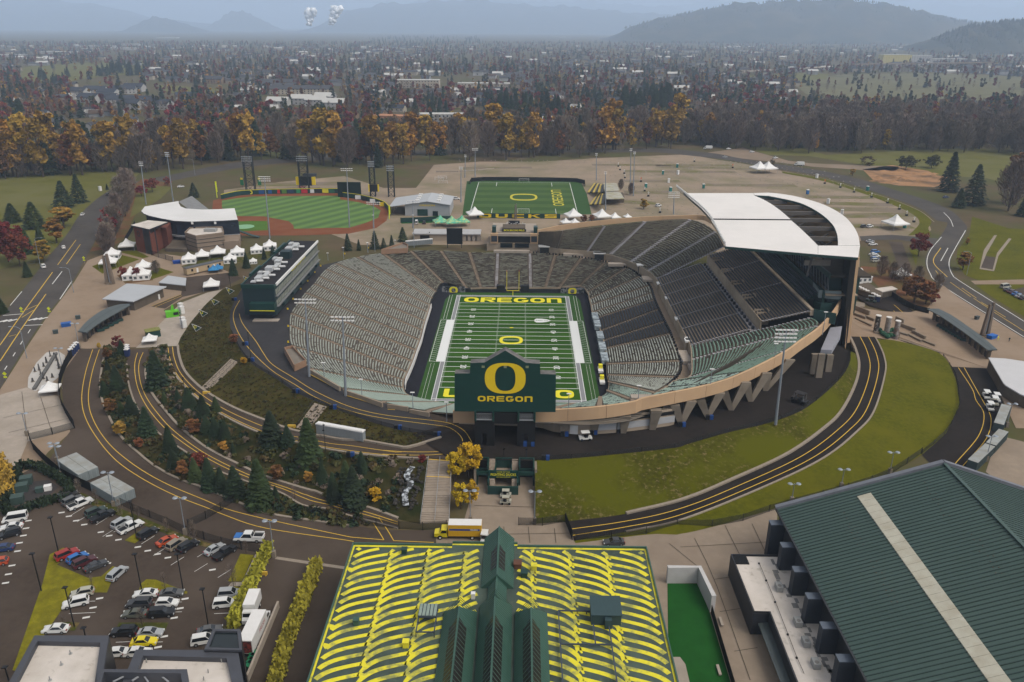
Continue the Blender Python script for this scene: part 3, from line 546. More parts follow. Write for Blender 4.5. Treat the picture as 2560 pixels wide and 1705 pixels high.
b.f=[tuple(reversed(f))if((Vector(b.v[f[1]])-Vector(b.v[f[0]])).cross(Vector(b.v[f[2]])-Vector(b.v[f[0]]))).z<0 else f for f in b.f]
tag(b.obj('field_lines',LINE),'white yard lines and sideline boxes on the field',kind='structure')
b=MB()
for s in(-1,1):
 for y0,y1 in((-56.5,-22.9),(22.9,56.5)):flat(b,*sorted((s*24.62,s*26.0)),y0,y1,zl-.01)
 flat(b,-24.5,24.5,*sorted((s*55.1,s*56.45)),zl-.006)
tag(b.obj('field_border',GREYB),'grey band around the playing field',kind='structure')
for k,nmb in enumerate(['1 0','2 0','3 0','4 0','5 0','4 0','3 0','2 0','1 0']):
 y=-36.576+k*9.144
 for s in(-1,1):
  o=text(nmb.replace(' ',''),3.1,(s*17.4,y,zl+.03),(0,0,-math.pi/2 if s<0 else math.pi/2),LINE,'yard_number',bold=.03,sx=1.0,spacing=1.15)
  tag(o,'white yard number %s painted on the field'%nmb.replace(' ',''),None,kind='structure')
  # end zone words, centre O and conference shield
EZ=Vector((1,0,0));EY=Vector((0,1,0))
lo=lettering('OREGON',(-22.3,46.9,zl+.01),EZ,EY,6.7,6.6,.9,.27,.22);tag(lo.obj('painted_word',OYEL),'yellow word OREGON painted in the far end zone',kind='structure')
lo=lettering('OREGON',(22.3,-46.9,zl+.01),-EZ,-EY,6.7,6.6,.9,.27,.22);tag(lo.obj('painted_word',OYEL),'yellow word in the near end zone, mostly hidden by the scoreboard',kind='structure')
lo=MB();o_,i_=ring(0,0,4.7,4.4,3.4,2.8,2.8);n=len(o_)
lo.add([(x,y-.2,zl+.02)for x,y in o_]+[(x,y-.2,zl+.02)for x,y in i_],[(k,(k+1)%n,n+(k+1)%n,n+k)for k in range(n)])
o_,i_=ring(0,14,.8,.55,.1,.1,2.2);lo.add([(x,y,zl+.02)for x,y in o_],[tuple(range(n))])
tag(lo.obj('painted_emblem',OYEL),'yellow letter O painted at midfield',kind='structure')
lo=MB();P=[(11.2,24.4),(12.0,25.6),(14.5,25.5),(16.5,24.8),(18.3,23.2),(16.5,21.6),(14.5,20.9),(12.0,20.8),(11.2,22.0)]
lo.add([(x-1.5,y-.2,zl+.02)for x,y in P],[tuple(range(len(P)))][::1]);lo.f=[tuple(reversed(f))for f in lo.f]
tag(lo.obj('painted_shield',LINE),'white conference shield painted on the field',kind='structure')
tag(text('PAC 12',1.5,(12.8,23.0,zl+.03),(0,0,0),TURF2,'painted_word',bold=.02,sx=1.1),'green letters on the white shield',None,kind='structure')
# =================================================================== the stadium
STC=M('stand_concrete',(.140,.112,.086),.92,.22,.8,s2=.15,c2=(.105,.085,.066),th=.52,soft=.15)
STL=M('stand_concrete_light',(.38,.305,.23),.92,.16,.6,s2=.1,c2=(.28,.22,.16))
TAN=M('tan_panel',(.56,.375,.225),.88,.07,.4,s2=.1,c2=(.50,.33,.20),th=.55,soft=.1)
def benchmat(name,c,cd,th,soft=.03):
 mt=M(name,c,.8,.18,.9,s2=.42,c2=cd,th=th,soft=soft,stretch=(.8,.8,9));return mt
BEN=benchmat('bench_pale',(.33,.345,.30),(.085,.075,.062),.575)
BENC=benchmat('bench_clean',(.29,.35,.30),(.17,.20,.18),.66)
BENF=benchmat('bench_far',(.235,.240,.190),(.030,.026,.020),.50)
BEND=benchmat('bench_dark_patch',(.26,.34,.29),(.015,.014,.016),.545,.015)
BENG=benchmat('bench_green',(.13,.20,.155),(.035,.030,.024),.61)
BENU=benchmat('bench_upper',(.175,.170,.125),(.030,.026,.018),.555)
NAVY=M('navy_seat',(.024,.030,.042),.6,.25,1.2,spec=.4)
GREYA=M('grey_aisle',(.34,.32,.33),.85,.1,1.5)
AISM=M('aisle_concrete',(.25,.19,.14),.9,.15,1.0)
DGREEN=M('dark_green_metal',(.006,.040,.033),.5,.15,.6,spec=.4)
GLASS=M('dark_glass',(.010,.016,.018),.12,.3,.5,spec=.6)
STEEL=M('galvanised_steel',(.36,.37,.39),.5,.1,2,metal=.3)
WMETAL=M('white_metal',(.74,.72,.70),.6,.05,1)
BLACK=M('black_metal',(.010,.010,.011),.55,.2,1)
stad=thing('football_stadium','oval football stadium with sunken bowl, raised right stand and white crescent roof','stadium',(0,0,0))
bench_objs=0;rest={}
def put_bench(b,mat,parent,single):
 global bench_objs
 if single and bench_objs<300:b.obj('bench',mat,parent);bench_objs+=1
 else:
  r=rest.setdefault(mat.name,(MB(),mat))[0];r.add(b.v,b.f)
def seating(I,O,nrows,conc,bmat,single=False,inset=1.0,frac=.46,chair=False,name='seating_section',rise=True):
 """stepped terrace between two polylines (front edge I, back edge O) with a bench on every step"""
 n=len(I);c=MB();prev=list(I)
 for r in range(nrows):
  t0,t1=r/nrows,(r+1)/nrows
  top=[Vector((*(I[k].lerp(O[k],t0))[:2],I[k].z+(O[k].z-I[k].z)*t1))for k in range(n)]
  back=[I[k].lerp(O[k],t1)for k in range(n)]
  c.strip(prev,top);c.strip(top,back);prev=back
 sec=c.obj(name,conc,stad)
 for r in range(nrows):
  t0,t1=r/nrows,(r+1)/nrows
  f=[I[k].lerp(O[k],t0+(t1-t0)*(.5-frac/2))for k in range(n)];g=[I[k].lerp(O[k],t0+(t1-t0)*(.5+frac/2))for k in range(n)]
  zz=[I[k].z+(O[k].z-I[k].z)*t1 for k in range(n)]
  def trim(L):
   L=[p.copy()for p in L];d=(L[1]-L[0]);
   L[0]=L[0]+d.normalized()*min(inset,d.length*.45);d=(L[-2]-L[-1]);L[-1]=L[-1]+d.normalized()*min(inset,d.length*.45);return L
  f=trim(f);g=trim(g);h=.38
  A=[Vector((p.x,p.y,z+h))for p,z in zip(f,zz)];B=[Vector((p.x,p.y,z+h))for p,z in zip(g,zz)]
  A0=[p-Vector((0,0,.14))for p in A];B0=[p-Vector((0,0,.14))for p in B]
  b=MB()
  b.strip(A,B);b.strip(A0,A);b.strip(B,B0)
  b.quad(A0[0],A[0],B[0],B0[0]);b.quad(A[-1],A0[-1],B0[-1],B[-1])
  if chair:
   T=[p+Vector((0,0,.3))for p in B];T2=[q+(q-p)*.2+Vector((0,0,.3))for p,q in zip(A,B)]
   b.strip(B,T);b.strip(T,T2);b.strip(T2,[q+(q-p)*.25-Vector((0,0,.1))for p,q in zip(A,B)])
  put_bench(b,bmat,sec,single)
 return sec
def aisle(Ip,Op,w,mat,nst=24,dz=.10,name='aisle_stairs'):
 d=(Op-Ip);a=Vector((d.x,d.y,0)).normalized();nn=Vector((-a.y,a.x,0))*w/2;b=MB()
 pa,pb=Ip-nn,Ip+nn
 for r in range(nst):
  p0=Ip.lerp(Op,r/nst);p1=Ip.lerp(Op,(r+1)/nst);z=p1.z+dz
  q=[Vector((*(p0-nn)[:2],z)),Vector((*(p0+nn)[:2],z)),Vector((*(p1+nn)[:2],z)),Vector((*(p1-nn)[:2],z))]
  b.quad(*q);b.quad(Vector((*q[0][:2],p0.z+dz)),Vector((*q[1][:2],p0.z+dz)),q[1],q[0])
 return b.obj(name,mat,stad)
order=[10,11,12,9,13,14,8,15,7]+[i for i in range(NA)if i not in(10,11,12,9,13,14,8,15,7)]
for i in order:
 I=[INNER[(i*SUB+k)%len(INNER)]for k in range(SUB+1)];O=[RIM[(i*SUB+k)%len(RIM)]for k in range(SUB+1)]
 run=(Vector((*O[2][:2],0))-Vector((*I[2][:2],0))).length
 nr=int(round(run/1.02));nr=max(22,min(nr,50))
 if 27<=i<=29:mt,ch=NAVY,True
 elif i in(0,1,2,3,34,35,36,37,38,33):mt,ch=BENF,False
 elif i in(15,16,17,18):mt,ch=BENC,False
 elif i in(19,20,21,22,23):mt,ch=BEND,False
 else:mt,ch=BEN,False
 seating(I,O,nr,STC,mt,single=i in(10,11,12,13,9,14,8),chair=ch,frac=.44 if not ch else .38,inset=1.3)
for i in range(NA):aisle(AIS[i][0],AIS[i][1],1.3 if i not in(27,28,29,30)else 1.0,AISM if i not in(38,0)else GREYA,26)
# field wall with its cap, dark padding, white rail on the left sideline
b=MB();n=len(INNER);lo_=[V(p.x,p.y,FZ-.05)for p in INNER]
b.strip(lo_+lo_[:1],INNER+INNER[:1]);b.obj('field_wall',M('navy_wall',(.016,.020,.026),.7,.3,.6,s2=.5,c2=(.10,.10,.10),th=.66,soft=.05),stad)
b=MB();b.wall([INNER[k%n]for k in range(6*SUB,27*SUB)],.5,.5,z0=-.3);b.wall([INNER[k%n]for k in range(24*SUB,(NA+2)*SUB)],.5,.35,z0=-.3);b.obj('wall_cap',STL,stad)
b=MB();b.wall([p+V(.8,0,0)for p in[INNER[k%n]for k in range(6*SUB,15*SUB)]],.9,.25,z0=-1.0);b.obj('sideline_rail',WMETAL,stad)
for k,(f,x,y)in enumerate([('E',778,450),('E',1590,458)]):
 p=at(f,x,y,-8.9);p.y-=.7
 bb=MB();o_,i_=ring(0,0,2.0,1.7,1.0,1.0,2.6)
 bb.add([(p.x+x_,p.y,p.z+z_)for x_,z_ in o_]+[(p.x+x_,p.y,p.z+z_)for x_,z_ in i_],[(q,(q+1)%40,40+(q+1)%40,40+q)for q in range(40)])
 bb.obj('corner_emblem',OYEL,stad);bb=MB();bb.box(p.x-5.5,p.x+5.5,p.y+.1,p.y+.3,FZ,-7.1);bb.obj('corner_mural',M('mural',(.20,.20,.21),.8,.5,.6,s2=.8,c2=(.02,.025,.03),th=.5,soft=.05),stad)
 # tunnels in the far wall
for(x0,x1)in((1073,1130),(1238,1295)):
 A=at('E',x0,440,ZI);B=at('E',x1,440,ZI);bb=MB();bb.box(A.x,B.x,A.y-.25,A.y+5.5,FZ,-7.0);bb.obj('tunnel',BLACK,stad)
 # walkway behind the lower rim on the far and right sides
UB=[e('K',1240,672,3.6),e('K',1390,705,3.6),e('M2',170,520,3.6),e('M2',440,565,3.6),e('M2',690,650,3.7),e('M2',890,755,3.8),e('M2',990,845,4.0)]
UT=[e('K',1245,565,12.4),e('K',1435,555,13.4),e('M2',380,212,15.0),e('M2',860,162,16.2),e('M2',1400,140,17.0),e('M2',1700,285,17.4),e('M2',1810,450,17.4)]
UBn=[e('F',70,1140,4.0),e('F',80,1235,4.0),e('F',70,1355,4.6),e('M5',340,530,5.6),e('M5',260,596,6.8),e('M5',180,640,8.0),e('M4',2080,690,11.2)]
UTn=[e('F',900,948,17.2),e('F',945,1003,16.6),e('F',705,1178,15.8),e('M5',1000,444,15.2),e('M5',640,565,14.9),e('M5',320,630,14.6),e('M4',2120,682,13.6)]
def dense(L,m=4):return spline(L,(len(L)-1)*m+1)
rows_u=30
def upair(L,m=4):
 out=[]
 for i in range(len(L)-1):
  a,b_,c,d=(np.array(L[max(0,min(len(L)-1,i+k))])for k in(-1,0,1,2))
  for k in range(m):
   t=k/m;out.append(Vector(.5*((2*b_)+(-a+c)*t+(2*a-5*b_+4*c-d)*t*t+(-a+3*b_-3*c+d)*t**3)))
 return out+[Vector(L[-1])]
ub=upair(UB);ut=upair(UT);ubn=upair(UBn);utn=upair(UTn)
for i in range(6):seating(ub[i*4:i*4+5],ut[i*4:i*4+5],30 if i>0 else 24,STC,BENU,chair=False,frac=.40)
for i in range(6):seating(ubn[i*4:i*4+5],utn[i*4:i*4+5],(34,34,32,24,16,10)[i],STC,BENG if i<3 else BEND,frac=.42)
for i in range(1,7):aisle(UB[i],UT[i],2.4 if i<6 else 1.2,GREYA,30)
for i in range(0,3):aisle(UBn[i],UTn[i],1.2,GREYA,30)
# straight chair-back tiers
Y0,Y1=UBn[0].y,UB[6].y;XB=(UB[6].x+UBn[0].x)/2
T1a=[V(UB[6].x+(UBn[0].x-UB[6].x)*t,Y1+(Y0-Y1)*t,4.0)for t in np.linspace(0,1,9)]
T1b=[V(82.2,Y1+(Y0-3-Y1)*t,11.2)for t in np.linspace(0,1,9)]
T2a=[V(85.2,Y1+1+(Y0-4-Y1-1)*t,14.4)for t in np.linspace(0,1,9)]
T2b=[V(100.2,Y1+3+(Y0-6-Y1-3)*t,19.0)for t in np.linspace(0,1,9)]
seating(T1a,T1b,19,STL,NAVY,chair=True,frac=.3,inset=.2);seating(T2a,T2b,15,STL,NAVY,chair=True,frac=.3,inset=.2)
for t in(0,.14,.3,.47,.64,.8,1):
 j=t*8;a=lambda L:L[min(int(j),7)].lerp(L[min(int(j),7)+1],j-min(int(j),7))
 aisle(a(T1a),a(T1b),.8,GREYA,19,.55)
 if t in(0,.3,.64,1):aisle(a(T2a),a(T2b),.8,GREYA,15,.55)
b=MB();b.strip([p+V(0,0,.0)for p in T1b],[p-V(.3,0,3.2)for p in T2a]);b.obj('cross_aisle',GREYA,stad)
b=MB();b.wall([p+V(-.2,0,0)for p in T2a],.9,.4,z0=-3.3);b.obj('tier_wall',STL,stad)
b=MB();b.wall([p+V(.6,0,0)for p in T2b],1.1,1.2,z0=-1.0);b.obj('tier_wall',STL,stad)
for t in(.1,.3,.5,.7,.9): # entry portals in the second tier wall
 p=T2a[0].lerp(T2a[-1],t);bb=MB()
 bb.box(p.x,p.x+4.4,p.y-1.8,p.y-1.4,p.z-3,p.z+1.6);bb.box(p.x,p.x+4.4,p.y+1.4,p.y+1.8,p.z-3,p.z+1.6);bb.box(p.x+4.0,p.x+4.4,p.y-1.4,p.y+1.4,p.z-3,p.z+2.2)
 bb.obj('entry_portal',STL,stad)
b=MB()
for k in range(22):
 p=T1b[0].lerp(T1b[-1],(k+.5)/22);b.box(p.x+.7,p.x+1.5,p.y-.5,p.y+.5,p.z,p.z+1.0)
b.obj('wheelchair_seats',NAVY,stad,kind='stuff')
# walkway from rim to upper deck, and the wall that closes it
wi=[RIM[k%n]for k in range(24*SUB,39*SUB+1)];wi=wi[::-1]
wo=spline(UB+T1a[1:]+UBn[1:6],len(wi))
b=MB();b.strip(wi,[V(p.x,p.y,q.z+.1)for p,q in zip(wo,wi)]);b.obj('walkway',AISM,stad)
b=MB();b.wall(wo,.7,.35,z0=-3.4);b.obj('deck_wall',STL,stad)
b=MB()
for k in range(3,len(wi)-3):
 p=wi[k].lerp(V(wo[k].x,wo[k].y,wi[k].z),.25)
 for t in(0,.5):q=wi[k].lerp(wi[k+1],t).lerp(wo[k],.12);b.box(q.x-.35,q.x+.35,q.y-.35,q.y+.35,wi[k].z,wi[k].z+1.0)
b.obj('walkway_bins',BLACK,stad,kind='stuff')
for(f,x,y,kk)in[('M2',1050,880,0),('M2',1150,1055,0),('M2',1270,1295,0),('M2',1395,1535,0),('M5',490,115,0),('M2',320,520,1),('M2',835,665,1),('K',1290,672,1),('K',1720,725,1)]:
 p=at(f,x,y,4.6);bb=MB();wv=2.6 if kk else 1.6
 bb.box(p.x-wv,p.x+wv,p.y-1.6,p.y+1.6,.6,4.2,0);bb.box(p.x-wv-.3,p.x+wv+.3,p.y-1.9,p.y+1.2,4.21,4.75,1)
 if kk:bb.box(p.x-wv+.3,p.x+wv-.3,p.y-1.9,p.y-1.61,.7,4.0,2)
 bb.obj('entry_portal',[STL,WMETAL,BLACK],stad)
for(f,x,y,dx,dy)in[('M5',440,270,1.5,5),('M2',895,820,2.5,3),('M2',550,650,5,1.6),('M2',40,535,6,1.2),('E',1175,180,9,1.2),('M5',520,380,1.2,3),('M4',2060,660,4.5,1.2)]:
 p=at(f,x,y,2.5 if f!='M4' else 11.5);bb=MB();bb.box(p.x-dx,p.x+dx,p.y-dy,p.y+dy,p.z-1.2,p.z)
 bb.obj('wheelchair_deck',CONCL,stad)
 # outer tan parapet, built panel by panel
PN=[V(-14,-108,12.2),V(2,-108,12.4)]+[e('M4',985,815,12.9),e('M4',1500,780,14.0),e('M4',1900,722,14.6),e('M5',0,690,15.0),e('M5',300,630,15.3),e('M5',700,545,15.5),e('M5',1000,440,15.8),e('M5',1400,240,16.4),e('F',820,1100,16.8),e('F',950,1008,17.6),e('F',1050,900,18.4),e('F',1110,800,19.6)]
PFar=[e('K',1236,548,13.2),e('K',1500,500,15.2),e('K',2000,450,17.2),e('K',2355,435,18.2),e('M2',1540,85,18.8),e('L',560,420,19.5)]
def parapet(P,npan,h,sub=5,outw=0):
 S=spline(P,npan*sub+1)
 for k in range(npan):
  seg=S[k*sub:k*sub+sub+1];seg=[p.copy()for p in seg]
  seg[0]=seg[0].lerp(seg[1],.02);seg[-1]=seg[-1].lerp(seg[-2],.02)
  b=MB();b.wall(seg,0,.7,z0=-h);b.obj('parapet_panel',TAN,stad)
 return S
SN=parapet(PN,16,3.5);SF=parapet(PFar,9,2.4)
# soffit under the raised deck and raker beams
inn=spline([V(9,-100,5.2),at('M4',1200,1000,9),at('M4',1800,960,9.5),at('M5',200,800,9),at('M5',500,690,9),at('M5',800,560,9),at('M5',1080,400,8.5),at('M5',1350,240,8),at('M5',1600,60,8),at('F',900,1040,8)],60)
S60=spline(PN,60)
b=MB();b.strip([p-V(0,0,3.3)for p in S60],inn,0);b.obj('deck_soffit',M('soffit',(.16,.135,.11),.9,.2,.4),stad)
# back wall of the concourse with kiosks
KW=M('kiosk_wall',(.40,.32,.245),.9,.08,.5)
wl=spline([V(-13,-101.5,5),V(8,-103,5),at('M4',960,1075,5),at('M4',1300,1105,5),at('M4',1750,1080,5),at('M4',2354,1000,5),at('M5',200,945,5),at('M5',320,890,5)],40)
b=MB();b.wall(wl,5.0,.5);b.obj('kiosk_wall',KW,stad)
wl2=spline([at('M5',320,870,5),at('M5',600,700,5),at('M5',900,520,5),at('M5',1200,330,5),at('M5',1500,150,5),at('M5',1750,0,5)],24)
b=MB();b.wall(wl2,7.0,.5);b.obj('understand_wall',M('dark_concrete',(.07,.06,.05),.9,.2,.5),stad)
SHUT=M('shutter',(.42,.42,.43),.7,.06,.8,stretch=(1,1,6))
for(x,y,L_,kind)in[(1225,1055,2.2,'door'),(1620,1020,5.0,'shutter'),(1730,1040,2.0,'dark'),(1950,1010,12.5,'counter'),(2270,970,7.0,'counter')]:
 p=at('M4',x,y,6.8);j=min(range(len(wl)),key=lambda q:(wl[q].xy-p.xy).length);d=(wl[min(j+1,len(wl)-1)]-wl[max(j-1,0)]);d.z=0;d.normalize()
 c=wl[j]+Vector((d.y,-d.x,0))*.33
 if kind=='door':b=MB();b.obox((c.x,c.y),d,L_,.1,5.05,7.6);b.obj('door',WMETAL,stad)
 elif kind=='dark':b=MB();b.obox((c.x,c.y),d,L_,.1,5.05,8.2);b.obj('doorway',BLACK,stad)
 else:
  b=MB();b.obox((c.x,c.y),d,L_,.1,6.1,8.0);b.obj('shutter',SHUT,stad)
  if kind=='counter':
   b=MB();b.obox((c.x+.6*d.x,c.y+.6*d.y),d,5.2,.14,8.5,9.5);sg=b.obj('kiosk_sign',BLACK,stad)
   # columns: plain posts near the scoreboard, V-shaped pairs further round
COLM=M('column_concrete',(.27,.225,.175),.9,.18,.6,s2=.3,c2=(.20,.165,.13))
for(f,x,y,xt,yt)in[('M4',1080,1108,1085,950),('M4',1435,1095,1440,925),('M4',1780,1090,1800,880),('M4',2115,1050,2165,830),('M5',125,992,155,795)]:
 p=at(f,x,y,5);t=aty(f,xt,yt,p.y-.3);b=MB();ax=(1,.05)
 b.add([(p.x-.7,p.y-.5,5),(p.x+.7,p.y-.5,5),(p.x+.7,p.y+.5,5),(p.x-.7,p.y+.5,5),(t.x-1.5,t.y-1.2,t.z),(t.x+1.5,t.y-1.2,t.z),(t.x+1.5,t.y+.6,t.z),(t.x-1.5,t.y+.6,t.z)],[(3,2,1,0),(4,5,6,7),(0,1,5,4),(1,2,6,5),(2,3,7,6),(3,0,4,7)])
 b.obj('column',COLM,stad)
for(x,y,arms)in[(400,940,((340,750),(505,715))),(660,870,((590,695),(785,635))),(890,800,((815,605),(1040,530))),(1080,715,((1040,540),(1245,440))),(1225,610,((1245,455),(1475,310)))]:
 p=at('M5',x,y,5);b=MB()
 for(ax,ay)in arms:
  t=aty('M5',ax,ay,p.y+(ax-x)*.008)
  d=(t-p);w0,w1=.7,1.35
  sx=Vector((1,0,0));sy=Vector((0,.55,0))
  b.add([p-sx*w0-sy,p+sx*w0-sy,p+sx*w0+sy,p-sx*w0+sy,t-sx*w1-sy,t+sx*w1-sy,t+sx*w1+sy,t-sx*w1+sy],[(3,2,1,0),(4,5,6,7),(0,1,5,4),(1,2,6,5),(2,3,7,6),(3,0,4,7)])
 b.obj('v_column',COLM,stad)
 # ---- suites and the crescent roof
RZ=38.0
YA,YB=-40.0,60.0
SG=M('suite_green',(.010,.045,.038),.55,.2,.5,spec=.4)
b=MB();ys=np.linspace(YA+6,YB,14)
for r in range(4): # club seats behind the tier wall
 b.strip([V(102+r*1.4,y,19.2+r*.7)for y in ys],[V(103.4+r*1.4,y,19.2+r*.7)for y in ys]);b.strip([V(103.4+r*1.4,y,19.2+r*.7)for y in ys],[V(103.4+r*1.4,y,19.9+r*.7)for y in ys])
b.obj('club_terrace',SG,stad)
for r in range(4):
 b=MB();b.box(102.3+r*1.4,102.9+r*1.4,YA+7,YB-1,19.25+r*.7,19.95+r*.7);b.obj('club_seats',NAVY,stad)
b=MB();b.box(107.6,108.1,YA+4,YB,18,23.4);b.obj('balcony_front',SG,stad)
b=MB();b.box(108.1,119,YA+3,YB,22.0,22.4);b.obj('suite_floor',STL,stad)
b=MB()
for k in range(34):
 y=YA+5+k*2.9;b.quad(V(109.6,y,23.4),V(109.6,y+2.7,23.4),V(108.6,y+2.7,28.6),V(108.6,y,28.6))
b.obj('suite_glazing',GLASS,stad)
b=MB()
for k in range(35):
 y=YA+4.9+k*2.9;b.bar(V(109.5,y,22.4),V(108.4,y,28.8),.14)
b.obj('glazing_mullions',STEEL,stad)
b=MB();b.box(108.3,122,YA+2,YB,28.8,29.5);b.obj('suite_roof',M('suite_roof_shaded',(.07,.06,.05),.9,.3,.4),stad)  # dark colour stands for the shaded interior seen between the roof beams
b=MB();b.box(107.9,108.5,YA+2,YB,28.4,30.2);b.obj('suite_parapet',SG,stad)
b=MB();b.box(110.5,121,YA+8,YA+9,14,28.8);b.obj('end_wall',SG,stad)
b=MB()
bal=[at('F',890,690,22.2),at('F',952,775,22.2),at('F',1100,785,22.2),at('F',1145,700,22.2),at('F',1165,600,22.2),at('F',1100,580,22.2),at('F',1062,700,22.2),at('F',940,700,22.2)]
b.prism([(p.x,p.y)for p in bal],20.6,22.2);b.obj('corner_balcony',M('balcony_grey',(.36,.36,.40),.8,.06,.6),stad)
b=MB();b.wall(bal[:6],1.15,.12,z0=-1.7);b.obj('balcony_rail',M('rail_grey',(.22,.26,.26),.6,.1,1),stad)
tri=[at('F',915,735,21),at('F',1030,840,18.5),at('F',1115,790,21)]
b=MB()
for s_ in range(6):
 t=s_/6;a=tri[0].lerp(tri[1],t);c_=tri[2].lerp(tri[1],t);z=20.8-s_*.75
 b.prism([(a.x,a.y),(c_.x,c_.y),(tri[1].x,tri[1].y)],z-.9,z-.3)
b.obj('triangle_steps',M('step_green',(.09,.13,.11),.7,.15,.6),stad)
b=MB();lw=[at('F',880,790,17),at('F',940,880,17),at('F',1080,860,17),at('F',1130,760,17)]
b.wall(spline(lw,12),2.2,.8,z0=-1.6);b.obj('lower_balcony',SG,stad)
b=MB();b.wall([T2b[-1]+V(1.2,0,-1.5),T2b[-1]+V(7.5,-3,-2)],2.8,.5,z0=-1);b.obj('end_wall',SG,stad)
# end fin: dark blade with tan outer edge that carries the near roof corner
fb,ft=at('F',1105,1125,3.0),at('L',2105,835,36.6)
b=MB();wv=V(2.4,1.2,0);dv=V(.6,7,0)
for mi,(o0,o1)in enumerate((((0,0),(1,0)),((1,0),(1.5,0)))):
 a0,a1=fb+wv*o0[0],fb+wv*o1[0];c0,c1=ft+wv*(o0[0]-1),ft+wv*(o1[0]-1)
 b.add([a0,a1,a1+dv,a0+dv,c0,c1,c1+dv,c0+dv],[(3,2,1,0),(4,5,6,7),(0,1,5,4),(1,2,6,5),(2,3,7,6),(3,0,4,7)],mi)
b.obj('end_fin',[BLACK,TAN],stad)
# curved rear facade up to the roof
rear=spline([ft+V(1,2,0),at('L',2135,700,RZ-1.5),at('L',2050,490,RZ-1.5),at('L',1750,280,RZ-1.5),at('L',1300,160,RZ-1.5),at('L',1150,145,RZ-1.5)],30)
b=MB();b.strip([V(p.x-1.5,p.y,p.z)for p in rear],[V(p.x+3,p.y+4,0)for p in rear]);b.obj('rear_facade',TAN,stad)
# stair tower and lower terrace under the raised end
for(f,pts,z0,z1,mt,nm)in[('F',[(965,1160),(1040,1165),(1100,1060),(1110,1000),(1030,1010)],9.6,11.2,M('terrace_grey',(.30,.30,.34),.8,.08,.6),'stair_landing'),('F',[(960,1195),(1035,1200),(1045,1160),(965,1150)],8.0,9.9,SG,'landing_fascia')]:
 P=[at(f,x,y,z1)for x,y in pts];b=MB();b.prism([(p.x,p.y)for p in P],z0,z1);b.obj(nm,mt,stad)
for(x,y,xt,yt)in[(905,1325,920,1190),(945,1350,970,1190),(1010,1310,1035,1195)]:
 p=at('F',x,y,5);t=aty('F',xt,yt,p.y);b=MB();b.box(p.x-1.0,p.x+1.0,p.y-.6,p.y+.6,5,t.z);b.obj('pier',COLM,stad)
 # solid mass behind the near end of the deck so that the underside is closed
WROOF=M('white_roof',(.78,.735,.70),.6,.035,.25,s2=.04,c2=(.70,.665,.635),th=.6,soft=.1)
front=[(205,118),(300,190),(430,300),(545,420),(620,560),(700,710)]
def rp(L,z=RZ):return[at('L',x,y,z)for x,y in L]
fr1=spline(rp([(250,128),(330,205),(440,300),(545,415)]),12);fr2=spline(rp([(545,425),(590,500),(650,610),(700,710)]),12)
hin=spline(rp([(1010,165),(1110,210),(1200,262),(1300,335),(1400,422)]),12);hin2=spline(rp([(1405,432),(1500,515),(1600,610),(1690,700)]),10)
hout=spline(rp([(1160,170),(1340,205),(1500,245),(1640,310),(1760,390),(1850,480),(1890,560),(1905,640),(1905,700)]),22)
outr=spline(rp([(1150,135),(1300,148),(1500,185),(1750,262),(1950,370),(2060,480),(2120,590),(2140,700)]),26)
def slab(name,P,mat=None,t=.9):
 b=MB();b.prism([(p.x,p.y)for p in P],RZ-t,RZ,0,1);return b.obj(name,[SG,WROOF],stad)
slab('roof_panel',fr1+hin[::-1]+rp([(1000,140)])+rp([(290,140)]))
slab('roof_panel',fr2+rp([(1690,797)])+hin2[::-1])
slab('roof_panel',rp([(1693,797),(2121,830),(2141,702),(1905,702),(1693,702)]))
slab('roof_panel',outr+hout[::-1]+rp([(1012,163),(1003,139)]))
b=MB();b.tube(rp([(548,420)])[0]+V(0,0,.1),rp([(1402,428)])[0]+V(0,0,.1),.25,n=6);b.obj('roof_gutter',BLACK,stad)
BEAM=M('roof_beam',(.13,.115,.105),.8,.15,.6,stretch=(.3,2,2))
for(x0,y0,x1,y1)in[(1060,180,1200,180),(1110,212,1340,212),(1190,265,1510,268),(1270,325,1650,332),(1370,400,1770,408),(1485,490,1850,497),(1590,598,1900,602)]:
 a,c_=at('L',x0,y0,RZ-.6),at('L',x1,y1,RZ-.6);b=MB();b.bar(a-V(1.5,0,1.0),c_+V(1,0,-1.0),.8,1.5);b.obj('roof_beam',BEAM,stad)
for k in range(6):
 a=hout[3*k+2]-V(1.5,0,3);b=MB()
 b.bar(a,a+V(-9,1,-5.4),.5);b.bar(a+V(-9,1,0),a+V(0,1,-5.6),.4);b.obj('roof_brace',BEAM,stad)
b=MB();b.tube(at('L',1640,795,RZ-1),at('L',1640,795,RZ-1)-V(0,-3,8.5),.35,n=6);b.tube(at('L',1810,800,RZ-1),at('L',1740,840,RZ-6),.3,n=6);b.obj('roof_post',BEAM,stad)
b=MB();a=at('L',1550,860,33);b.box(a.x,a.x+9,a.y,a.y+.4,31.2,33.0);b.obj('hanging_panel',CONCL,stad)
rail=[p+V(-.3,0,1.3)for p in spline(rp([(190,100)]+front[1:]),46)]
b=MB()
for k in range(45):b.tube(rail[k],rail[k+1],.28,n=5,caps=False)
for k in range(0,46,1):b.tube(rail[k],rail[k]-V(-.5,0,1.5),.09,n=4,caps=False)
b.obj('roof_light_rail',STEEL,stad)
b=MB()
for k in range(46):
 p=rail[k];b.box(p.x-.55,p.x-.1,p.y-.35,p.y+.35,p.z+.1,p.z+.75)
b.obj('roof_floodlights',WMETAL,stad)
b=MB();b.strip([p-V(.2,0,1.1)for p in rail],[p+V(1.2,0,-2.4)for p in rail]);b.obj('roof_edge',STL,stad)
for nm,(b,mt)in rest.items():b.obj('bench_rows',mt,stad,kind='stuff')
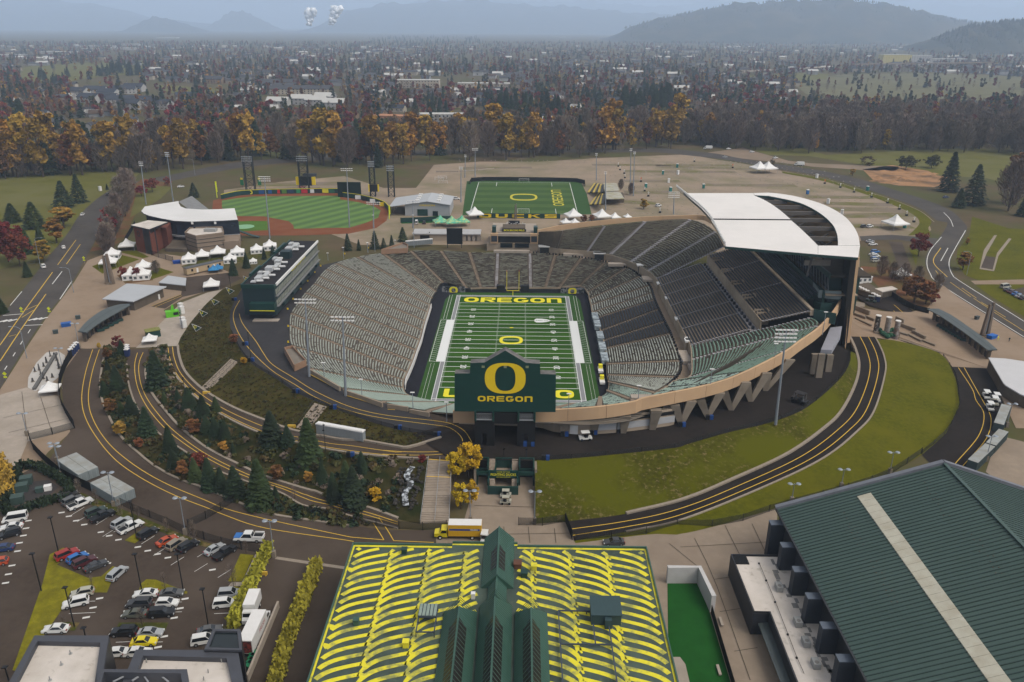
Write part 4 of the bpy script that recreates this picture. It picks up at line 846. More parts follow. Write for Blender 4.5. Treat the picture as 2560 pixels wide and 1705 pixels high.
# club seat covers of clear plastic at the foot of the right stand
PLAS=M('plastic_cover',(.42,.48,.50),.25,.35,.8,s2=.5,c2=(.16,.19,.20),th=.5,soft=.1,spec=.6)
for(x,y)in[(1742,640),(1755,690),(1775,770),(1790,845),(1805,920)]:
 p=at('E',x,y,-8.0);b=MB();b.box(p.x-1.0,p.x+1.6,p.y-4.0,p.y+4.0,-8.8,-7.1);b.obj('field_box_cover',PLAS,stad)
 # goal posts
def goal(y,s,label):
 t=thing('goal_post',label,'goal post',(0,y,FZ));b=MB()
 b.tube((0,y+s*1.8,FZ),(0,y+s*1.8,FZ+2),.16,n=8);b.tube((0,y+s*1.8,FZ+2),(0,y,FZ+3.05),.15,n=8);b.obj('gooseneck',OYEL,t)
 b=MB();b.tube((-2.82,y,FZ+3.05),(2.82,y,FZ+3.05),.13,n=8);b.obj('crossbar',OYEL,t)
 for x in(-2.82,2.82):
  b=MB();b.tube((x,y,FZ+3.05),(x,y,FZ+12.2),.10,n=8);u=b.obj('upright',OYEL,t)
  b=MB();b.box(x-.08,x+.08,y-.08,y+.08,FZ+12.2,FZ+13.0);b.obj('ribbon',M('orange',(.65,.12,.02),.8),u)
goal(54.9,1,'yellow goal post at the far end of the field')
# sideline kit
for k,(f,x,y,lab)in enumerate([('E',1783,1012,'white camera lift with yellow box beside the right sideline, nearer the 20'),('E',1793,1088,'white camera lift with yellow box beside the right sideline, nearer the corner')]):
 p=at(f,x,y,FZ);t=thing('camera_lift',lab,'lift',p,group='lifts beside the right sideline');b=MB();b.box(p.x-.9,p.x+.9,p.y-2.2,p.y+2.2,FZ+.4,FZ+1.2);b.obj('chassis',WMETAL,t)
 b=MB();b.box(p.x-.7,p.x+.7,p.y+.2,p.y+1.6,FZ+1.2,FZ+2.6);b.obj('platform',OYEL,t)
 for sx in(-1,1):
  for sy in(-1,1):
   b=MB();b.tube((p.x+sx*.75,p.y+sy*1.5,FZ+.4),(p.x+sx*1.0,p.y+sy*1.5,FZ+.4),.4,n=10);b.obj('wheel',BLACK,t)
   # =================================================================== near buildings
GRF=M('green_metal_roof',(.048,.084,.073),.55,.12,.25,s2=.06,c2=(.058,.096,.083),th=.55,spec=.35)
GRF2=M('green_metal_gable',(.036,.092,.068),.5,.14,.4,s2=.1,c2=(.046,.108,.082),th=.55,spec=.4)
FLATG=M('green_membrane',(.066,.094,.074),.8,.22,.35,s2=.12,c2=(.036,.052,.042),th=.54,soft=.12,c3=(.10,.125,.09),s3=.6,th3=.68)
FEATH=M('feather_yellow',(.78,.68,.03),.75,.16,.7,s2=.35,c2=(.30,.30,.08),th=.55,soft=.07)
SLATE=M('slate_cladding',(.022,.023,.028),.6,.18,.5,spec=.35)
SLATEL=M('slate_cladding_light',(.050,.056,.068),.6,.15,.5,spec=.35)
PALEROOF=M('pale_membrane',(.64,.575,.52),.85,.10,.3,s2=.12,c2=(.52,.46,.40),th=.57,soft=.12,c3=(.30,.27,.22),s3=.5,th3=.70)
OCH=M('sign_yellow',(.80,.56,.01),.6,.05,1.0)
SBG=M('scoreboard_green',(.004,.040,.032),.6,.12,.3,stretch=(1,1,3),spec=.3)
# ---- scoreboard
SY=-113.9
sb=thing('scoreboard','tall green scoreboard with yellow O and OREGON on two black towers','scoreboard',(0,SY,5))
def sp(x,y):p=aty('E',x,y,SY);return(p.x,p.z)
out=[sp(783,1283),sp(1476,1288),sp(1478,1030),sp(1372,1027),sp(1369,958),sp(1272,950),sp(1132,866),sp(990,948),sp(892,952),sp(890,1022),sp(785,1024)]
b=MB();n_=len(out);D=2.6
fr_=[V(x,SY,z)for x,z in out];bk_=[V(x,SY+D,z)for x,z in out]
b.add(fr_,[tuple(range(n_))]);b.add(bk_,[tuple(reversed(range(n_)))]);b.obj('panel',SBG,sb)
CAPM=M('cap_metal',(.10,.092,.088),.7,.3,.8,s2=.4,c2=(.17,.16,.15))
b=MB()
for k in range(n_):
 a,c_=fr_[k],fr_[(k+1)%n_];a2,c2_=bk_[k],bk_[(k+1)%n_];b.quad(a,a2,c2_,c_)
b.obj('edge_cap',CAPM,sb)
c=aty('E',1131,1057,SY-.06);ox,oz=sp(991,1057)[0],0
rx=(sp(1271,1057)[0]-sp(991,1057)[0])/2;rz=(sp(1131,952)[1]-sp(1131,1163)[1])/2;ix=(sp(1201,1057)[0]-sp(1061,1057)[0])/2;iz=(sp(1131,970)[1]-sp(1131,1143)[1])/2
o_,i_=ring(0,0,rx,rz,ix,iz,2.5);b=MB()
b.add([(c.x+x,SY-.06,c.z+z)for x,z in o_]+[(c.x+x,SY-.06,c.z+z)for x,z in i_],[(k,(k+1)%40,40+(k+1)%40,40+k)for k in range(40)]);b.obj('emblem',OCH,sb)
x0,z0=sp(943,1213);x1,z1=sp(1319,1180);w6=(x1-x0)/6
lettering('OREGON',(x0,SY-.06,z0),(1,0,0),(0,0,1),w6*.86,z1-z0,w6*.165,.25,.22).obj('lettering',OCH,sb)
for(x,y)in((980,978),(1131,979),(1281,979)):
 p=aty('E',x,y,SY-.1);b=MB();b.box(p.x-.38,p.x+.38,SY-.12,SY-.02,p.z-.3,p.z+.3);b.obj('vent',M('vent_grey',(.22,.25,.14),.8),sb)
for(xa,xb)in((922,1056),(1214,1337)):
 xl,xr=sp(xa,1400)[0],sp(xb,1400)[0];wm=(xr-xl);b=MB()
 b.box(xl,xl+wm*.36,SY,SY+3.4,5,14.6);b.box(xr-wm*.40,xr,SY,SY+3.4,5,14.6);b.box(xl+wm*.36,xr-wm*.40,SY,SY+3.4,8.6,14.6);b.obj('tower',BLACK,sb)
 b=MB();zt=sp(0,1300)[1]
 for k in range(5):b.bar(V(xl+.4,SY-.3,13.1+k*.35),V(xr-.4,SY-.3,13.1+k*.35),.06)
 b.box(xl+.3,xr-.3,SY-.5,SY-.02,12.7,12.85);b.obj('catwalk',STEEL,sb)
 for x in(xl+.25,xr-.25):b=MB();b.tube((x,SY-.4,12.4),(x,SY-.4,15.2),.28,n=8);b.obj('column_cap',DGREEN,sb)
b=MB();b.box(sp(1056,1400)[0],sp(1214,1400)[0],SY+.2,SY+3.2,11.4,14.6);b.obj('cross_beam',BLACK,sb)
# ---- gateway with stairs below the scoreboard
gw=thing('stadium_gateway','green-framed gateway stairs lettered FIGHTING DUCKS below the scoreboard','gateway',(0,-124,0))
def gx(x):return at('H',x,120,2.5).x
STEP=M('stair_concrete',(.33,.27,.215),.9,.12,1.2)
GY0,GY1=-120.6,-129.0
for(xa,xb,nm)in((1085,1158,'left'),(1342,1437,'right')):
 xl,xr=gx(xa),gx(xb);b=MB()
 b.box(xl,xl+.35,GY0-4.6,GY0,0,5.3);b.box(xr-.35,xr,GY0-4.6,GY0,0,5.3);b.box(xl,xr,GY0,GY0+.4,0,5.3);b.box(xl,xr,GY0-5.0,GY0-4.61,3.2,4.2);b.obj('pit_frame',DGREEN,gw)
 b=MB();b.box(xl+.36,xr-.36,GY0-.6,GY0-.05,.1,4.9);b.obj('pit_door',BLACK,gw)  # black slab, no door: the recess's dark interior put in as colour
 b=MB();b.box(xl+.4,xr-.4,GY0-2.4,GY0-2.0,3.0,3.5);b.obj('pit_beam',DGREEN,gw)
for(xa,xb)in((1160,1196),(1300,1338)):
 xl,xr=gx(xa),gx(xb);b=MB()
 for k in range(14):z=5-.19*k;b.box(xl,xr,GY0-.32*(k+1),GY0-.32*k,0,z)
 b.box(xl,xr,GY0-5.6,GY0-4.48,0,2.34);b.obj('stair_flight',STEP,gw)
xl,xr=gx(1196),gx(1300);b=MB();b.box(xl,xr,GY0,GY0+.4,0,5.2);b.box(xl,xl+.3,GY0-4.4,GY0,2.2,4.0);b.box(xr-.3,xr,GY0-4.4,GY0,2.2,4.0);b.obj('centre_frame',DGREEN,gw)
b=MB();b.box(xl+.3,xr-.3,GY0-4.4,GY0-.05,2.2,2.4);b.obj('landing',CONC,gw)
xl,xr=gx(1157),gx(1340);b=MB();b.box(xl,xr,GY0-5.3,GY0-4.9,2.6,4.6);sg=b.obj('sign_beam',SBG,gw)
text('FIGHTING DUCKS',1.0,((xl+xr)/2,GY0-5.33,3.55),(math.pi/2,0,0),OYEL,'lettering',gw,sx=.78,bold=.015)
text('HOME OF THE',.5,((xl+xr)/2,GY0-5.33,4.3),(math.pi/2,0,0),OYEL,'lettering',gw);text('AUTZEN STADIUM',.42,((xl+xr)/2,GY0-5.33,2.85),(math.pi/2,0,0),OYEL,'lettering',gw)
for(xa,xb)in((1168,1200),(1300,1335)):
 a_,c_=gx(xa),gx(xb);b=MB()
 for k in range(8):z=2.3-.17*k;b.box(a_,c_,GY0-5.6-.32*(k+1),GY0-5.6-.32*k,0,z)
 b.obj('stair_flight',STEP,gw)
b=MB();b.box(xl,xr,GY1-.5,GY1,0,2.2);b.box(xl,xl+.3,GY1,GY0-5.3,0,3.2);b.box(xr-.3,xr,GY1,GY0-5.3,0,3.2);b.obj('lower_wall',DGREEN,gw)
b=MB();b.box(gx(1085)-.6,gx(1085)-.02,GY0-5,GY0+.3,0,5.0);b.obj('retaining_wall',COLM,gw);b=MB();b.box(gx(1437)+.02,gx(1437)+.6,GY0-5,GY0+.3,0,5.0);b.obj('retaining_wall',COLM,gw)
# ---- wide concrete stair up to the hairpin
st=thing('concrete_stair','wide concrete stair with centre handrail beside the yellow trees','stairs',(-16,-131,0))
A0,A1,B0,B1=at('H',788,45,4.6),at('H',930,55,4.6),at('H',738,440,0),at('H',915,432,0)
b=MB();nst=33;t=0.0;z=4.6;P=[]
lands={9,18,26}
tot=nst+len(lands)*3;pos=0
for k in range(nst):
 t0=pos/tot;pos+=4 if k in lands else 1;t1=pos/tot
 q=[A0.lerp(B0,t0),A1.lerp(B1,t0),A1.lerp(B1,t1),A0.lerp(B0,t1)];zz=4.6*(1-k/nst)
 b.prism([(p.x,p.y)for p in q][::-1],-.2,zz)
b.obj('steps',STEP,st)
for s_ in(0,.5,1):
 b=MB();a,c_=A0.lerp(A1,s_),B0.lerp(B1,s_)
 b.tube(a+V(0,0,1.0),c_+V(0,0,1.0),.06,n=5)
 for k in range(12):p=a.lerp(c_,k/11);b.tube(p,p+V(0,0,1.0),.05,n=4)
 b.obj('handrail',STEEL,st)
for k in(0,9,18):
 tt=(k+(3 if k else 0)*(k/9))/tot;a,c_=A0.lerp(B0,tt),A1.lerp(B1,tt);b=MB();b.bar(a+V(0,0,.06),c_+V(0,0,.06),.3,.05);b.obj('nosing',YEL,st)
 # ---- green and yellow roofed hall in the foreground
hall=thing('athletics_hall','flat-roofed hall with yellow feather pattern on green roof and central skylight gables','building',(0,-200,0))
HZ=10.0;HX0,HX1,HY1,HY0=-29.3,29.25,-164.3,-252.0
b=MB();b.box(HX0+.3,HX1-.3,HY0,HY1-.3,0,HZ-.6);b.obj('wall',M('hall_wall',(.10,.13,.115),.8,.1,.4),hall)
b=MB();b.box(HX0,HX1,HY0,HY1,HZ-.6,HZ);b.obj('roof_deck',FLATG,hall)
b=MB()
b.box(HX0-.25,HX0,HY0,HY1,HZ-.9,HZ+.45);b.box(HX1,HX1+.25,HY0,HY1,HZ-.9,HZ+.45);b.box(HX0-.25,-9.5,HY1,HY1+.3,HZ-.9,HZ+.45);b.box(3.6,HX1+.25,HY1,HY1+.3,HZ-.9,HZ+.45);b.box(-9.5,3.6,HY1+.9,HY1+1.2,HZ-.9,HZ+.45)
b.box(-9.5,3.6,HY1,HY1+.9,HZ-.6,HZ-.01)
b.obj('parapet',GRF2,hall)
b=MB();flat(b,HX0,-9.5,HY1-.55,HY1,HZ+.03);flat(b,3.6,HX1,HY1-.55,HY1,HZ+.03);flat(b,HX0,HX0+.35,HY0,HY1-.56,HZ+.03);flat(b,HX1-.35,HX1,HY0,HY1-.56,HZ+.03);flat(b,-9.5,3.6,HY1+.4,HY1+.88,HZ+.03);b.obj('edge_stripe',FEATH,hall)
def feather(b,x0,y0,s,L,H_):
 """one feather stroke: steep at its quill, flattening out across the roof; s=+1 runs to the right"""
 P=[]
 for k in range(15):
  t=k/14;P.append(Vector((x0+s*L*(.25*t+.75*t**1.2),y0+H_*(.5*(1-(1-t)**5)+.5*t),HZ+.035)))
 A=[];B=[]
 for k,p in enumerate(P):
  d=(P[min(k+1,14)]-P[max(k-1,0)]).normalized();nn=Vector((-d.y,d.x,0));t=k/14;w_=.16+.36*min(1,t*6)*(1-.3*min(1,t*1.5))
  A.append(p-nn*w_);B.append(p+nn*w_)
 b.strip(A,B)if s>0 else b.strip(B,A)
 e0=P[-1];b.add([e0+Vector((-s*.2,.36,.006)),e0+Vector((-s*.25,-.30,.006)),e0+Vector((s*.35,-1.15,.006)),e0+Vector((s*.55,.15,.006))],[(0,1,2,3)if s<0 else(3,2,1,0)])
bl=MB();br=MB()
for r in range(44):
 for c_ in range(-1,4):
  for s_,bb in((1,bl),(-1,br)):
   x0_=s_*(-29.2+c_*7.35)if s_>0 else 29.2-c_*7.35
   feather(bb,x0_+random.uniform(-.08,.08),HY1-3.5-r*2.25+c_*.3*s_+random.uniform(-.06,.06),s_,7.8,5.4)
def clipy(b):
 keep=[i for i,f in enumerate(b.f)if all(HX0+.36<b.v[j][0]<HX1-.36 and b.v[j][1]<HY1-.6 and abs(b.v[j][0])>3.4 for j in f)]
 b.f=[b.f[i]for i in keep];b.m=[b.m[i]for i in keep];return b
clipy(bl).obj('feather_pattern',FEATH,hall);clipy(br).obj('feather_pattern',FEATH,hall)
# gabled skylight spine
def gable(xl,xc,xr,ya,yb,ze,zr,hip=0.0,sky=None,name='skylight_gable'):
 b=MB();nr_=int(abs(yb-ya)/.55)
 yr=ya-hip
 b.add([(xl,ya,HZ),(xr,ya,HZ),(xl,ya,ze),(xr,ya,ze),(xc,yr,zr)],[(1,0,2,3),(3,2,4)])
 b.add([(xl,ya,HZ),(xl,yb,HZ),(xl,yb,ze),(xl,ya,ze)],[(0,1,2,3)]);b.add([(xr,ya,HZ),(xr,yb,HZ),(xr,yb,ze),(xr,ya,ze)],[(3,2,1,0)])
 b.add([(xl,ya,ze),(xl,yb,ze),(xc,yb,zr),(xc,yr,zr)],[(0,1,2,3)]);b.add([(xr,ya,ze),(xr,yb,ze),(xc,yb,zr),(xc,yr,zr)],[(3,2,1,0)])
 b.add([(xl,yb,HZ),(xr,yb,HZ),(xr,yb,ze),(xc,yb,zr),(xl,yb,ze)],[(0,1,2,3,4)])
 g=b.obj(name,GRF2,hall)
 b=MB()
 for k in range(nr_):
  y=ya-(k+.5)*(ya-yb)/nr_
  for x in(xl,xr):b.bar(V(x,y,ze+.03),V(xc,y,zr+.03),.09,.07)
 b.bar(V(xc,yr,zr+.05),V(xc,yb,zr+.05),.3,.12);b.obj('roof_ribs',GRF2,g)
 if sky:
  y0,y1,fr0,fr1=sky
  for s_,xe in((-1,xl),(1,xr)):
   b=MB();m0=V(xc,0,zr).lerp(V(xe,0,ze),fr0);m1=V(xc,0,zr).lerp(V(xe,0,ze),fr1);u=V(0,0,.09)
   q=[V(m0.x,y0+1.1,m0.z)+u,V(m1.x,y0,m1.z)+u,V(m1.x,y1,m1.z)+u,V(m0.x,y1,m0.z)+u]
   b.add(q,[(0,1,2,3)if s_<0 else(3,2,1,0)]);pn=b.obj('skylight',M('bronze_glass',(.018,.016,.012),.25,.3,.5,spec=.5),g)
   b=MB();npn=max(3,int(abs(y1-y0)/1.0))
   for k in range(npn+1):y=y0+(y1-y0)*k/npn;b.bar(V(m0.x,y+.5,m0.z)+u*1.3,V(m1.x,y,m1.z)+u*1.3,.07,.06)
   b.obj('glazing_bar',GRF2,pn,kind='stuff')
e1=at('H',1130,562,HZ).y
gable(-3.1,-.1,2.95,HY1+2.6,-177.0,10.2,13.1,0,(-168.6,-174.5,.08,.45))
gable(-1.75,-.15,1.7,-177.0,-182.0,10.4,12.6)
gable(-3.0,-.2,2.8,-182.2,HY0,10.5,14.2,2.2,(-190.0,HY0+2,.06,.5))
gable(-9.3,-6.3,-3.4,-184.0,HY0,10.5,13.8,2.6,(-190.2,HY0+2,.06,.5))
gable(3.3,6.1,9.0,-184.0,HY0,10.5,13.8,2.6,(-190.2,HY0+2,.06,.5))
# rooftop plant and pipe frames
MPL=M('plant_green',(.030,.060,.066),.6,.12,.8,stretch=(4,1,1))
mp=at('H',1900,1065,HZ+1.5);b=MB();b.box(16.6,21.8,-186.4,-182.6,HZ,HZ+2.2);b.add([(16.5,-186.6,HZ+2.2),(21.9,-186.6,HZ+2.2),(21.9,-182.4,HZ+3.0),(16.5,-182.4,HZ+3.0),(16.5,-186.6,HZ+2.35),(21.9,-186.6,HZ+2.35),(21.9,-182.4,HZ+3.15),(16.5,-182.4,HZ+3.15)],[(3,2,1,0),(4,5,6,7),(0,1,5,4),(1,2,6,5),(2,3,7,6),(3,0,4,7)]);pt=b.obj('plant_room',MPL,hall)
b=MB();b.box(18.9,20.1,-187.4,-186.4,HZ,HZ+1.9);b.obj('plant_door',MPL,pt)
b=MB()
for(x0,y0,x1,y1)in[(11.0,-183.6,16.6,-183.6),(11.0,-183.6,11.0,-205),(11.0,-191.8,19.6,-191.8),(19.6,-187.5,19.6,-205),(16.9,-187,16.9,-191.8)]:b.bar(V(x0,y0,HZ+.7),V(x1,y1,HZ+.7),.22)
for(x,y)in[(11,-183.6),(16,-183.6),(11,-191.8),(19.6,-191.8),(11,-199),(19.6,-199)]:b.tube((x,y,HZ),(x,y,HZ+.7),.1,n=5)
b.obj('pipe_frame',M('blue_steel',(.045,.06,.085),.6,.1,1),hall)
b=MB();b.box(-13.6,-10.4,-186.6,-183.4,HZ+1.2,HZ+1.6,1)
for k in range(5):b.box(-13.5+k*.64,-13.0+k*.64,-186.5,-183.5,HZ+1.61,HZ+1.75,0)
for x in(-13.6,-10.5):
 for y in(-190,-186.6,-183.5):b.box(x,x+.15,y,y+.15,HZ,HZ+1.3,1)
b.bar(V(-13.5,-190,HZ+1.2),V(-10.4,-190,HZ+1.2),.2,mi=1);b.bar(V(-13.5,-190,HZ+1.2),V(-13.5,-183.5,HZ+1.2),.2,mi=1);b.bar(V(-10.4,-190,HZ+1.2),V(-10.4,-183.5,HZ+1.2),.2,mi=1)
b.obj('vent_rack',[M('rack_green',(.25,.31,.27),.7),MATS['blue_steel']],hall)
for(x,y,mt,s_)in[(640,610,DGREEN,.5),(345,1045,GRF2,.45),(1375,752,DGREEN,.6),(650,1180,FEATH,.5),(1435,710,FEATH,.5),(1062,885,WMETAL,.35),(1335,695,M('rust',(.12,.05,.03),.8),.7)]:
 p=at('H',x,y,HZ+.4);b=MB();b.box(p.x-s_,p.x+s_,p.y-s_,p.y+s_,HZ,HZ+1.0);b.box(p.x-s_*1.15,p.x+s_*1.15,p.y-s_*1.15,p.y+s_*1.15,HZ+1.0,HZ+1.2);b.obj('roof_vent',mt,hall)
 # ---- indoor practice hall with big green roof
ih=thing('practice_hall','huge dark hall with ribbed green metal roof and pale skylight strip','building',(92,-200,0))
XE,XR,XF,YG,YS,ZE,ZRG=59.0,91.7,125.0,-152.3,-252.0,12.0,23.4
b=MB();b.add([(XE+.5,YG,0),(XF-.5,YG,0),(XF-.5,YG,ZE),(XR,YG,ZRG-.3),(XE+.5,YG,ZE)],[(4,3,2,1,0)]);b.add([(XE+.5,YS,0),(XE+.5,YG,0),(XE+.5,YG,ZE),(XE+.5,YS,ZE)],[(3,2,1,0)]);b.add([(XF-.5,YS,0),(XF-.5,YG,0),(XF-.5,YG,ZE),(XF-.5,YS,ZE)],[(0,1,2,3)]);b.add([(XE+.5,YS,0),(XF-.5,YS,0),(XF-.5,YS,ZE),(XR,YS,ZRG-.3),(XE+.5,YS,ZE)],[(0,1,2,3,4)])
b.obj('wall',SLATE,ih)
NPAN=106;pw=(YG-YS)/NPAN
mesh_cache=None
for side,(xa,xb)in(('l',(XE-.4,XR)),('r',(XF+.4,XR))):
 b=MB();za,zb=ZE-.1,ZRG
 # one standing-seam panel: flat pan with a raised seam
 b.add([(xa,0,za),(xa,pw*.86,za),(xb,pw*.86,zb),(xb,0,zb)],[(0,1,2,3)if side=='r' else(3,2,1,0)])
 b.add([(xa,pw*.86,za),(xa,pw*.86,za+.16),(xa,pw,za+.16),(xa,pw,za),(xb,pw*.86,zb),(xb,pw*.86,zb+.16),(xb,pw,zb+.16),(xb,pw,zb)],[(0,1,5,4),(1,2,6,5),(2,3,7,6),(0,3,2,1)],1)
 first=b.obj('roof_panel',[GRF,M('seam_green',(.030,.052,.046),.6)],ih,world=False);first.location=(-92,YS+200,0)
 for k in range(1,NPAN):
  o=first.copy();C.objects.link(o);o.parent=ih;o.location=(-92,YS+200+k*pw,0)
b=MB();b.bar(V(XE-.5,YG+.2,ZE+.1),V(XR,YG+.2,ZRG+.25),1.0,.7);b.bar(V(XF+.5,YG+.2,ZE+.1),V(XR,YG+.2,ZRG+.25),1.0,.7);b.obj('gable_coping',M('coping',(.16,.165,.19),.6,.2,.4),ih)
b=MB();b.bar(V(XR,YG,ZRG+.2),V(XR,YS,ZRG+.2),.7,.2);b.obj('ridge_cap',GRF,ih)
b=MB();b.bar(V(XE-.45,YG,ZE-.15),V(XE-.45,YS,ZE-.15),.35,.35);b.obj('gutter',SLATE,ih)
SKYL=M('skylight_panel',(.50,.47,.38),.7,.10,.5,s2=.3,c2=(.42,.38,.29),th=.55)
sxl,sxr=73.6,76.2
for k in range(46):
 y1=YG-3.2-k*2.06;t0,t1=(sxl-XE)/(XR-XE),(sxr-XE)/(XR-XE);z0,z1=ZE-.1+(ZRG-ZE+.1)*t0+.28,ZE-.1+(ZRG-ZE+.1)*t1+.28
 b=MB();b.add([(sxl,y1-2.0,z0),(sxr,y1-2.0,z1),(sxr,y1,z1),(sxl,y1,z0),(sxl,y1-2.0,z0-.3),(sxr,y1-2.0,z1-.3),(sxr,y1,z1-.3),(sxl,y1,z0-.3)],[(0,1,2,3),(0,4,5,1),(1,5,6,2),(2,6,7,3),(3,7,4,0)]);b.obj('skylight',SKYL,ih)
PIER=M('pier_slate',(.032,.038,.050),.6,.15,.5)
for k,(x,y)in enumerate([(572,860),(635,1015),(715,1178),(800,1360),(900,1557),(985,1740),(1080,1940)]):
 yb=at('I',x,y,0).y if k==0 else-152.3-(5.0+k*7.9)
 yc=-155.6-k*7.7;b=MB();b.box(XE-2.5,XE+.4,yc-.85,yc+.85,0,10.6);b.obj('buttress',PIER,ih)
 b=MB();b.box(XE-2.55,XE+.2,yc-.9,yc+.9,10.61,10.75);b.obj('buttress_cap',M('coping2',(.10,.12,.155),.6,.1,.5),ih)
b=MB()
for(x,y)in[(1380,520),(1440,610),(900,690),(960,770),(1080,960),(1150,1090),(1640,810),(1730,930)]:
 for r in range(2):
  for k in range(4):
   px,py=x-20+r*32+k*15,y-60+k*32
   d=ray('I',px,py);
   for it in range(1):
   # meet the left roof slope
    aa=(ZRG-ZE)/(XR-XE);t=(ZE-.1+aa*(CAMP[0]-XE)-CAMP[2])/(d[2]-aa*d[0]);p=Vector(CAMP)+Vector(d)*t
   b.box(p.x-.07,p.x+.07,p.y-.12,p.y+.12,p.z,p.z+.18)
b.obj('snow_guards',STC,ih,kind='stuff')
# annex with pale roof
an=thing('practice_annex','low black annex with stained pale roof and air units beside the big green roof','building',(53,-175,0))
AP=[(47.9,-159.6),(51.2,-159.6),(51.2,-162.6),(58.4,-162.6),(58.4,-159.4),(XE+.4,-159.4)]
pa=[(47.9,-159.3),(59.3,-159.3),(59.3,-236),(49.6,-236),(50.9,-176.9),(47.9,-176.9)]
b=MB();b.prism(pa,0,5.0);b.obj('wall',SLATE,an)
b=MB();b.prism([(48.2,-159.7),(59.2,-159.7),(59.2,-236),(49.9,-236),(51.2,-176.5),(48.2,-176.5)],5.0,5.12);b.obj('roof',PALEROOF,an)
b=MB();b.wall([V(59.3,-159.45,5),V(48.05,-159.45,5),V(48.05,-176.75,5),V(51.0,-176.75,5),V(49.8,-236,5)],.45,.3);b.obj('parapet',SLATE,an)
b=MB();b.box(48.3,51.0,-162.4,-159.7,5.13,5.3);
for k in range(8):b.box(48.35+k*.33,48.45+k*.33,-162.3,-159.8,5.31,5.45)
b.obj('roof_grille',BLACK,an)
WALKP=M('walk_pad',(.22,.21,.20),.9,.15,2)
ACM=M('air_unit',(.33,.33,.32),.6,.08,1)
for(x,y)in[(550,1040),(655,1235),(700,1345),(755,1465)]:
 p=at('I',x,y,5.7);b=MB();b.box(p.x-.6,p.x+.6,p.y-.9,p.y+.9,5.13,6.3);u=b.obj('air_unit',ACM,an)
 b=MB();b.tube((p.x,p.y-.3,6.3),(p.x,p.y-.3,6.36),.36,n=14);b.obj('fan',WALKP,u)
for k in range(24):
 p=at('I',510+k*14.5+random.uniform(-25,25),900+k*27,5.13);w_,l_=random.uniform(.25,.6),random.uniform(.4,1.0);b=MB();b.box(p.x-w_,p.x+w_,p.y-l_,p.y+l_,5.125,5.15);b.obj('walk_pad',WALKP,an)
pipe=[at('I',x,y,5.4)for x,y in[(440,905),(480,1000),(530,1120),(600,1300),(650,1430),(690,1520)]];b=MB()
for a,c_ in zip(pipe,pipe[1:]):b.tube(a,c_,.05,n=5);b.box(a.x-.15,a.x+.15,a.y-.15,a.y+.15,5.13,5.4)
b.obj('gas_pipe',BLACK,an)
b=MB();cp=[at('I',x,y,3.0)for x,y in[(435,1240),(490,1235),(640,1568),(560,1568)]];b.prism([(p.x,p.y)for p in cp],2.7,3.0);b.obj('canopy',M('canopy_glass',(.07,.085,.085),.3,.2,.5,spec=.5),an)
# turf yard with white parapet
zone('turf_yard',[at('I',x,y,.12)for x,y in[(-70,1020),(100,1020),(165,1180),(290,1600),(240,1700),(-60,1700)]],M('yard_turf',(.014,.085,.014),.95,.18,.4),'small bright green turf yard between the two roofs')
yw=thing('yard_wall','white parapet wall round the small turf yard','wall',at('I',100,1020,0))
b=MB();b.wall([at('I',-75,1020,0)+V(0,.3,0),at('I',102,1020,0)+V(0,.3,0),at('I',170,1180,0)+V(.3,0,0)],4.0,.9);b.obj('wall',M('white_wall',(.52,.50,.49),.8,.1,.5),yw)
bs=thing('fence','dark fence along the right side of the small turf yard','fence',at('I',170,1190,0));b=MB();b.wall([at('I',172,1185,0),at('I',300,1620,0)],2.0,.08);b.obj('mesh_panel',M('black_mesh',(.018,.018,.018),.9),bs)
for(x,y)in[(215,1510),(228,1240)]:
 p=at('I',x,y,.12);t=thing('bench','pale bench on the turf yard' if y>1400 else 'pale bench at the far end of the turf yard','bench',p);b=MB();b.box(p.x-.25,p.x+.25,p.y-1.2,p.y+1.2,.5,.62);b.obj('seat',CONCL,t)
 for s_ in(-.9,.9):b=MB();b.box(p.x-.2,p.x+.2,p.y+s_-.06,p.y+s_+.06,.12,.5);b.obj('leg',CONCL,t)
zone('lawn',[at('I',x,y,.1)for x,y in[(0,1430),(30,1470),(60,1600),(-60,1600),(-60,1430)]],CONCL,'pale paving at the near corner of the turf yard',.06)
# ---- black buildings, bottom left
PR=M('black_panel',(.016,.016,.020),.45,.2,.4,spec=.4)
PRL=M('black_panel_top',(.060,.062,.075),.55,.12,.5,spec=.4)
def blackbox(label,cs,z,zr,pw_=1.4,glass=False):
 """cs: four roof corners in the picture (G frame) far-left, far-right, near-right, near-left at height z"""
 P=[at('G',x,y,z)for x,y in cs];cx_=sum((p for p in P),V(0,0,0))/4
 t=thing('office_block',label,'building',(cx_.x,cx_.y,0))
 b=MB();b.prism([(p.x,p.y)for p in P],0,zr);b.obj('wall',PR,t)
 inn_=[p.lerp(cx_,min(.9,pw_*1.41/(p-cx_).length))for p in P]
 b=MB();n4=4
 for k in range(4):
  a,c_,d_,e_=P[k],P[(k+1)%4],inn_[(k+1)%4],inn_[k]
  b.quad(V(a.x,a.y,z),V(c_.x,c_.y,z),V(d_.x,d_.y,z),V(e_.x,e_.y,z));b.quad(V(e_.x,e_.y,z),V(d_.x,d_.y,z),V(d_.x,d_.y,zr),V(e_.x,e_.y,zr));b.quad(V(a.x,a.y,zr),V(c_.x,c_.y,zr),V(c_.x,c_.y,z),V(a.x,a.y,z))
 b.obj('parapet',PRL,t)
 b=MB();b.add([V(p.x,p.y,zr+.02)for p in inn_],[(0,1,2,3)]);ro=b.obj('roof',GLASS if glass else PALEROOF,t)
 return t,inn_,ro
t1,i1,_=blackbox('black office block with pale roof at the bottom left corner',[(235,1250),(742,1250),(640,1900),(-120,1900)],9,8.0,1.3)
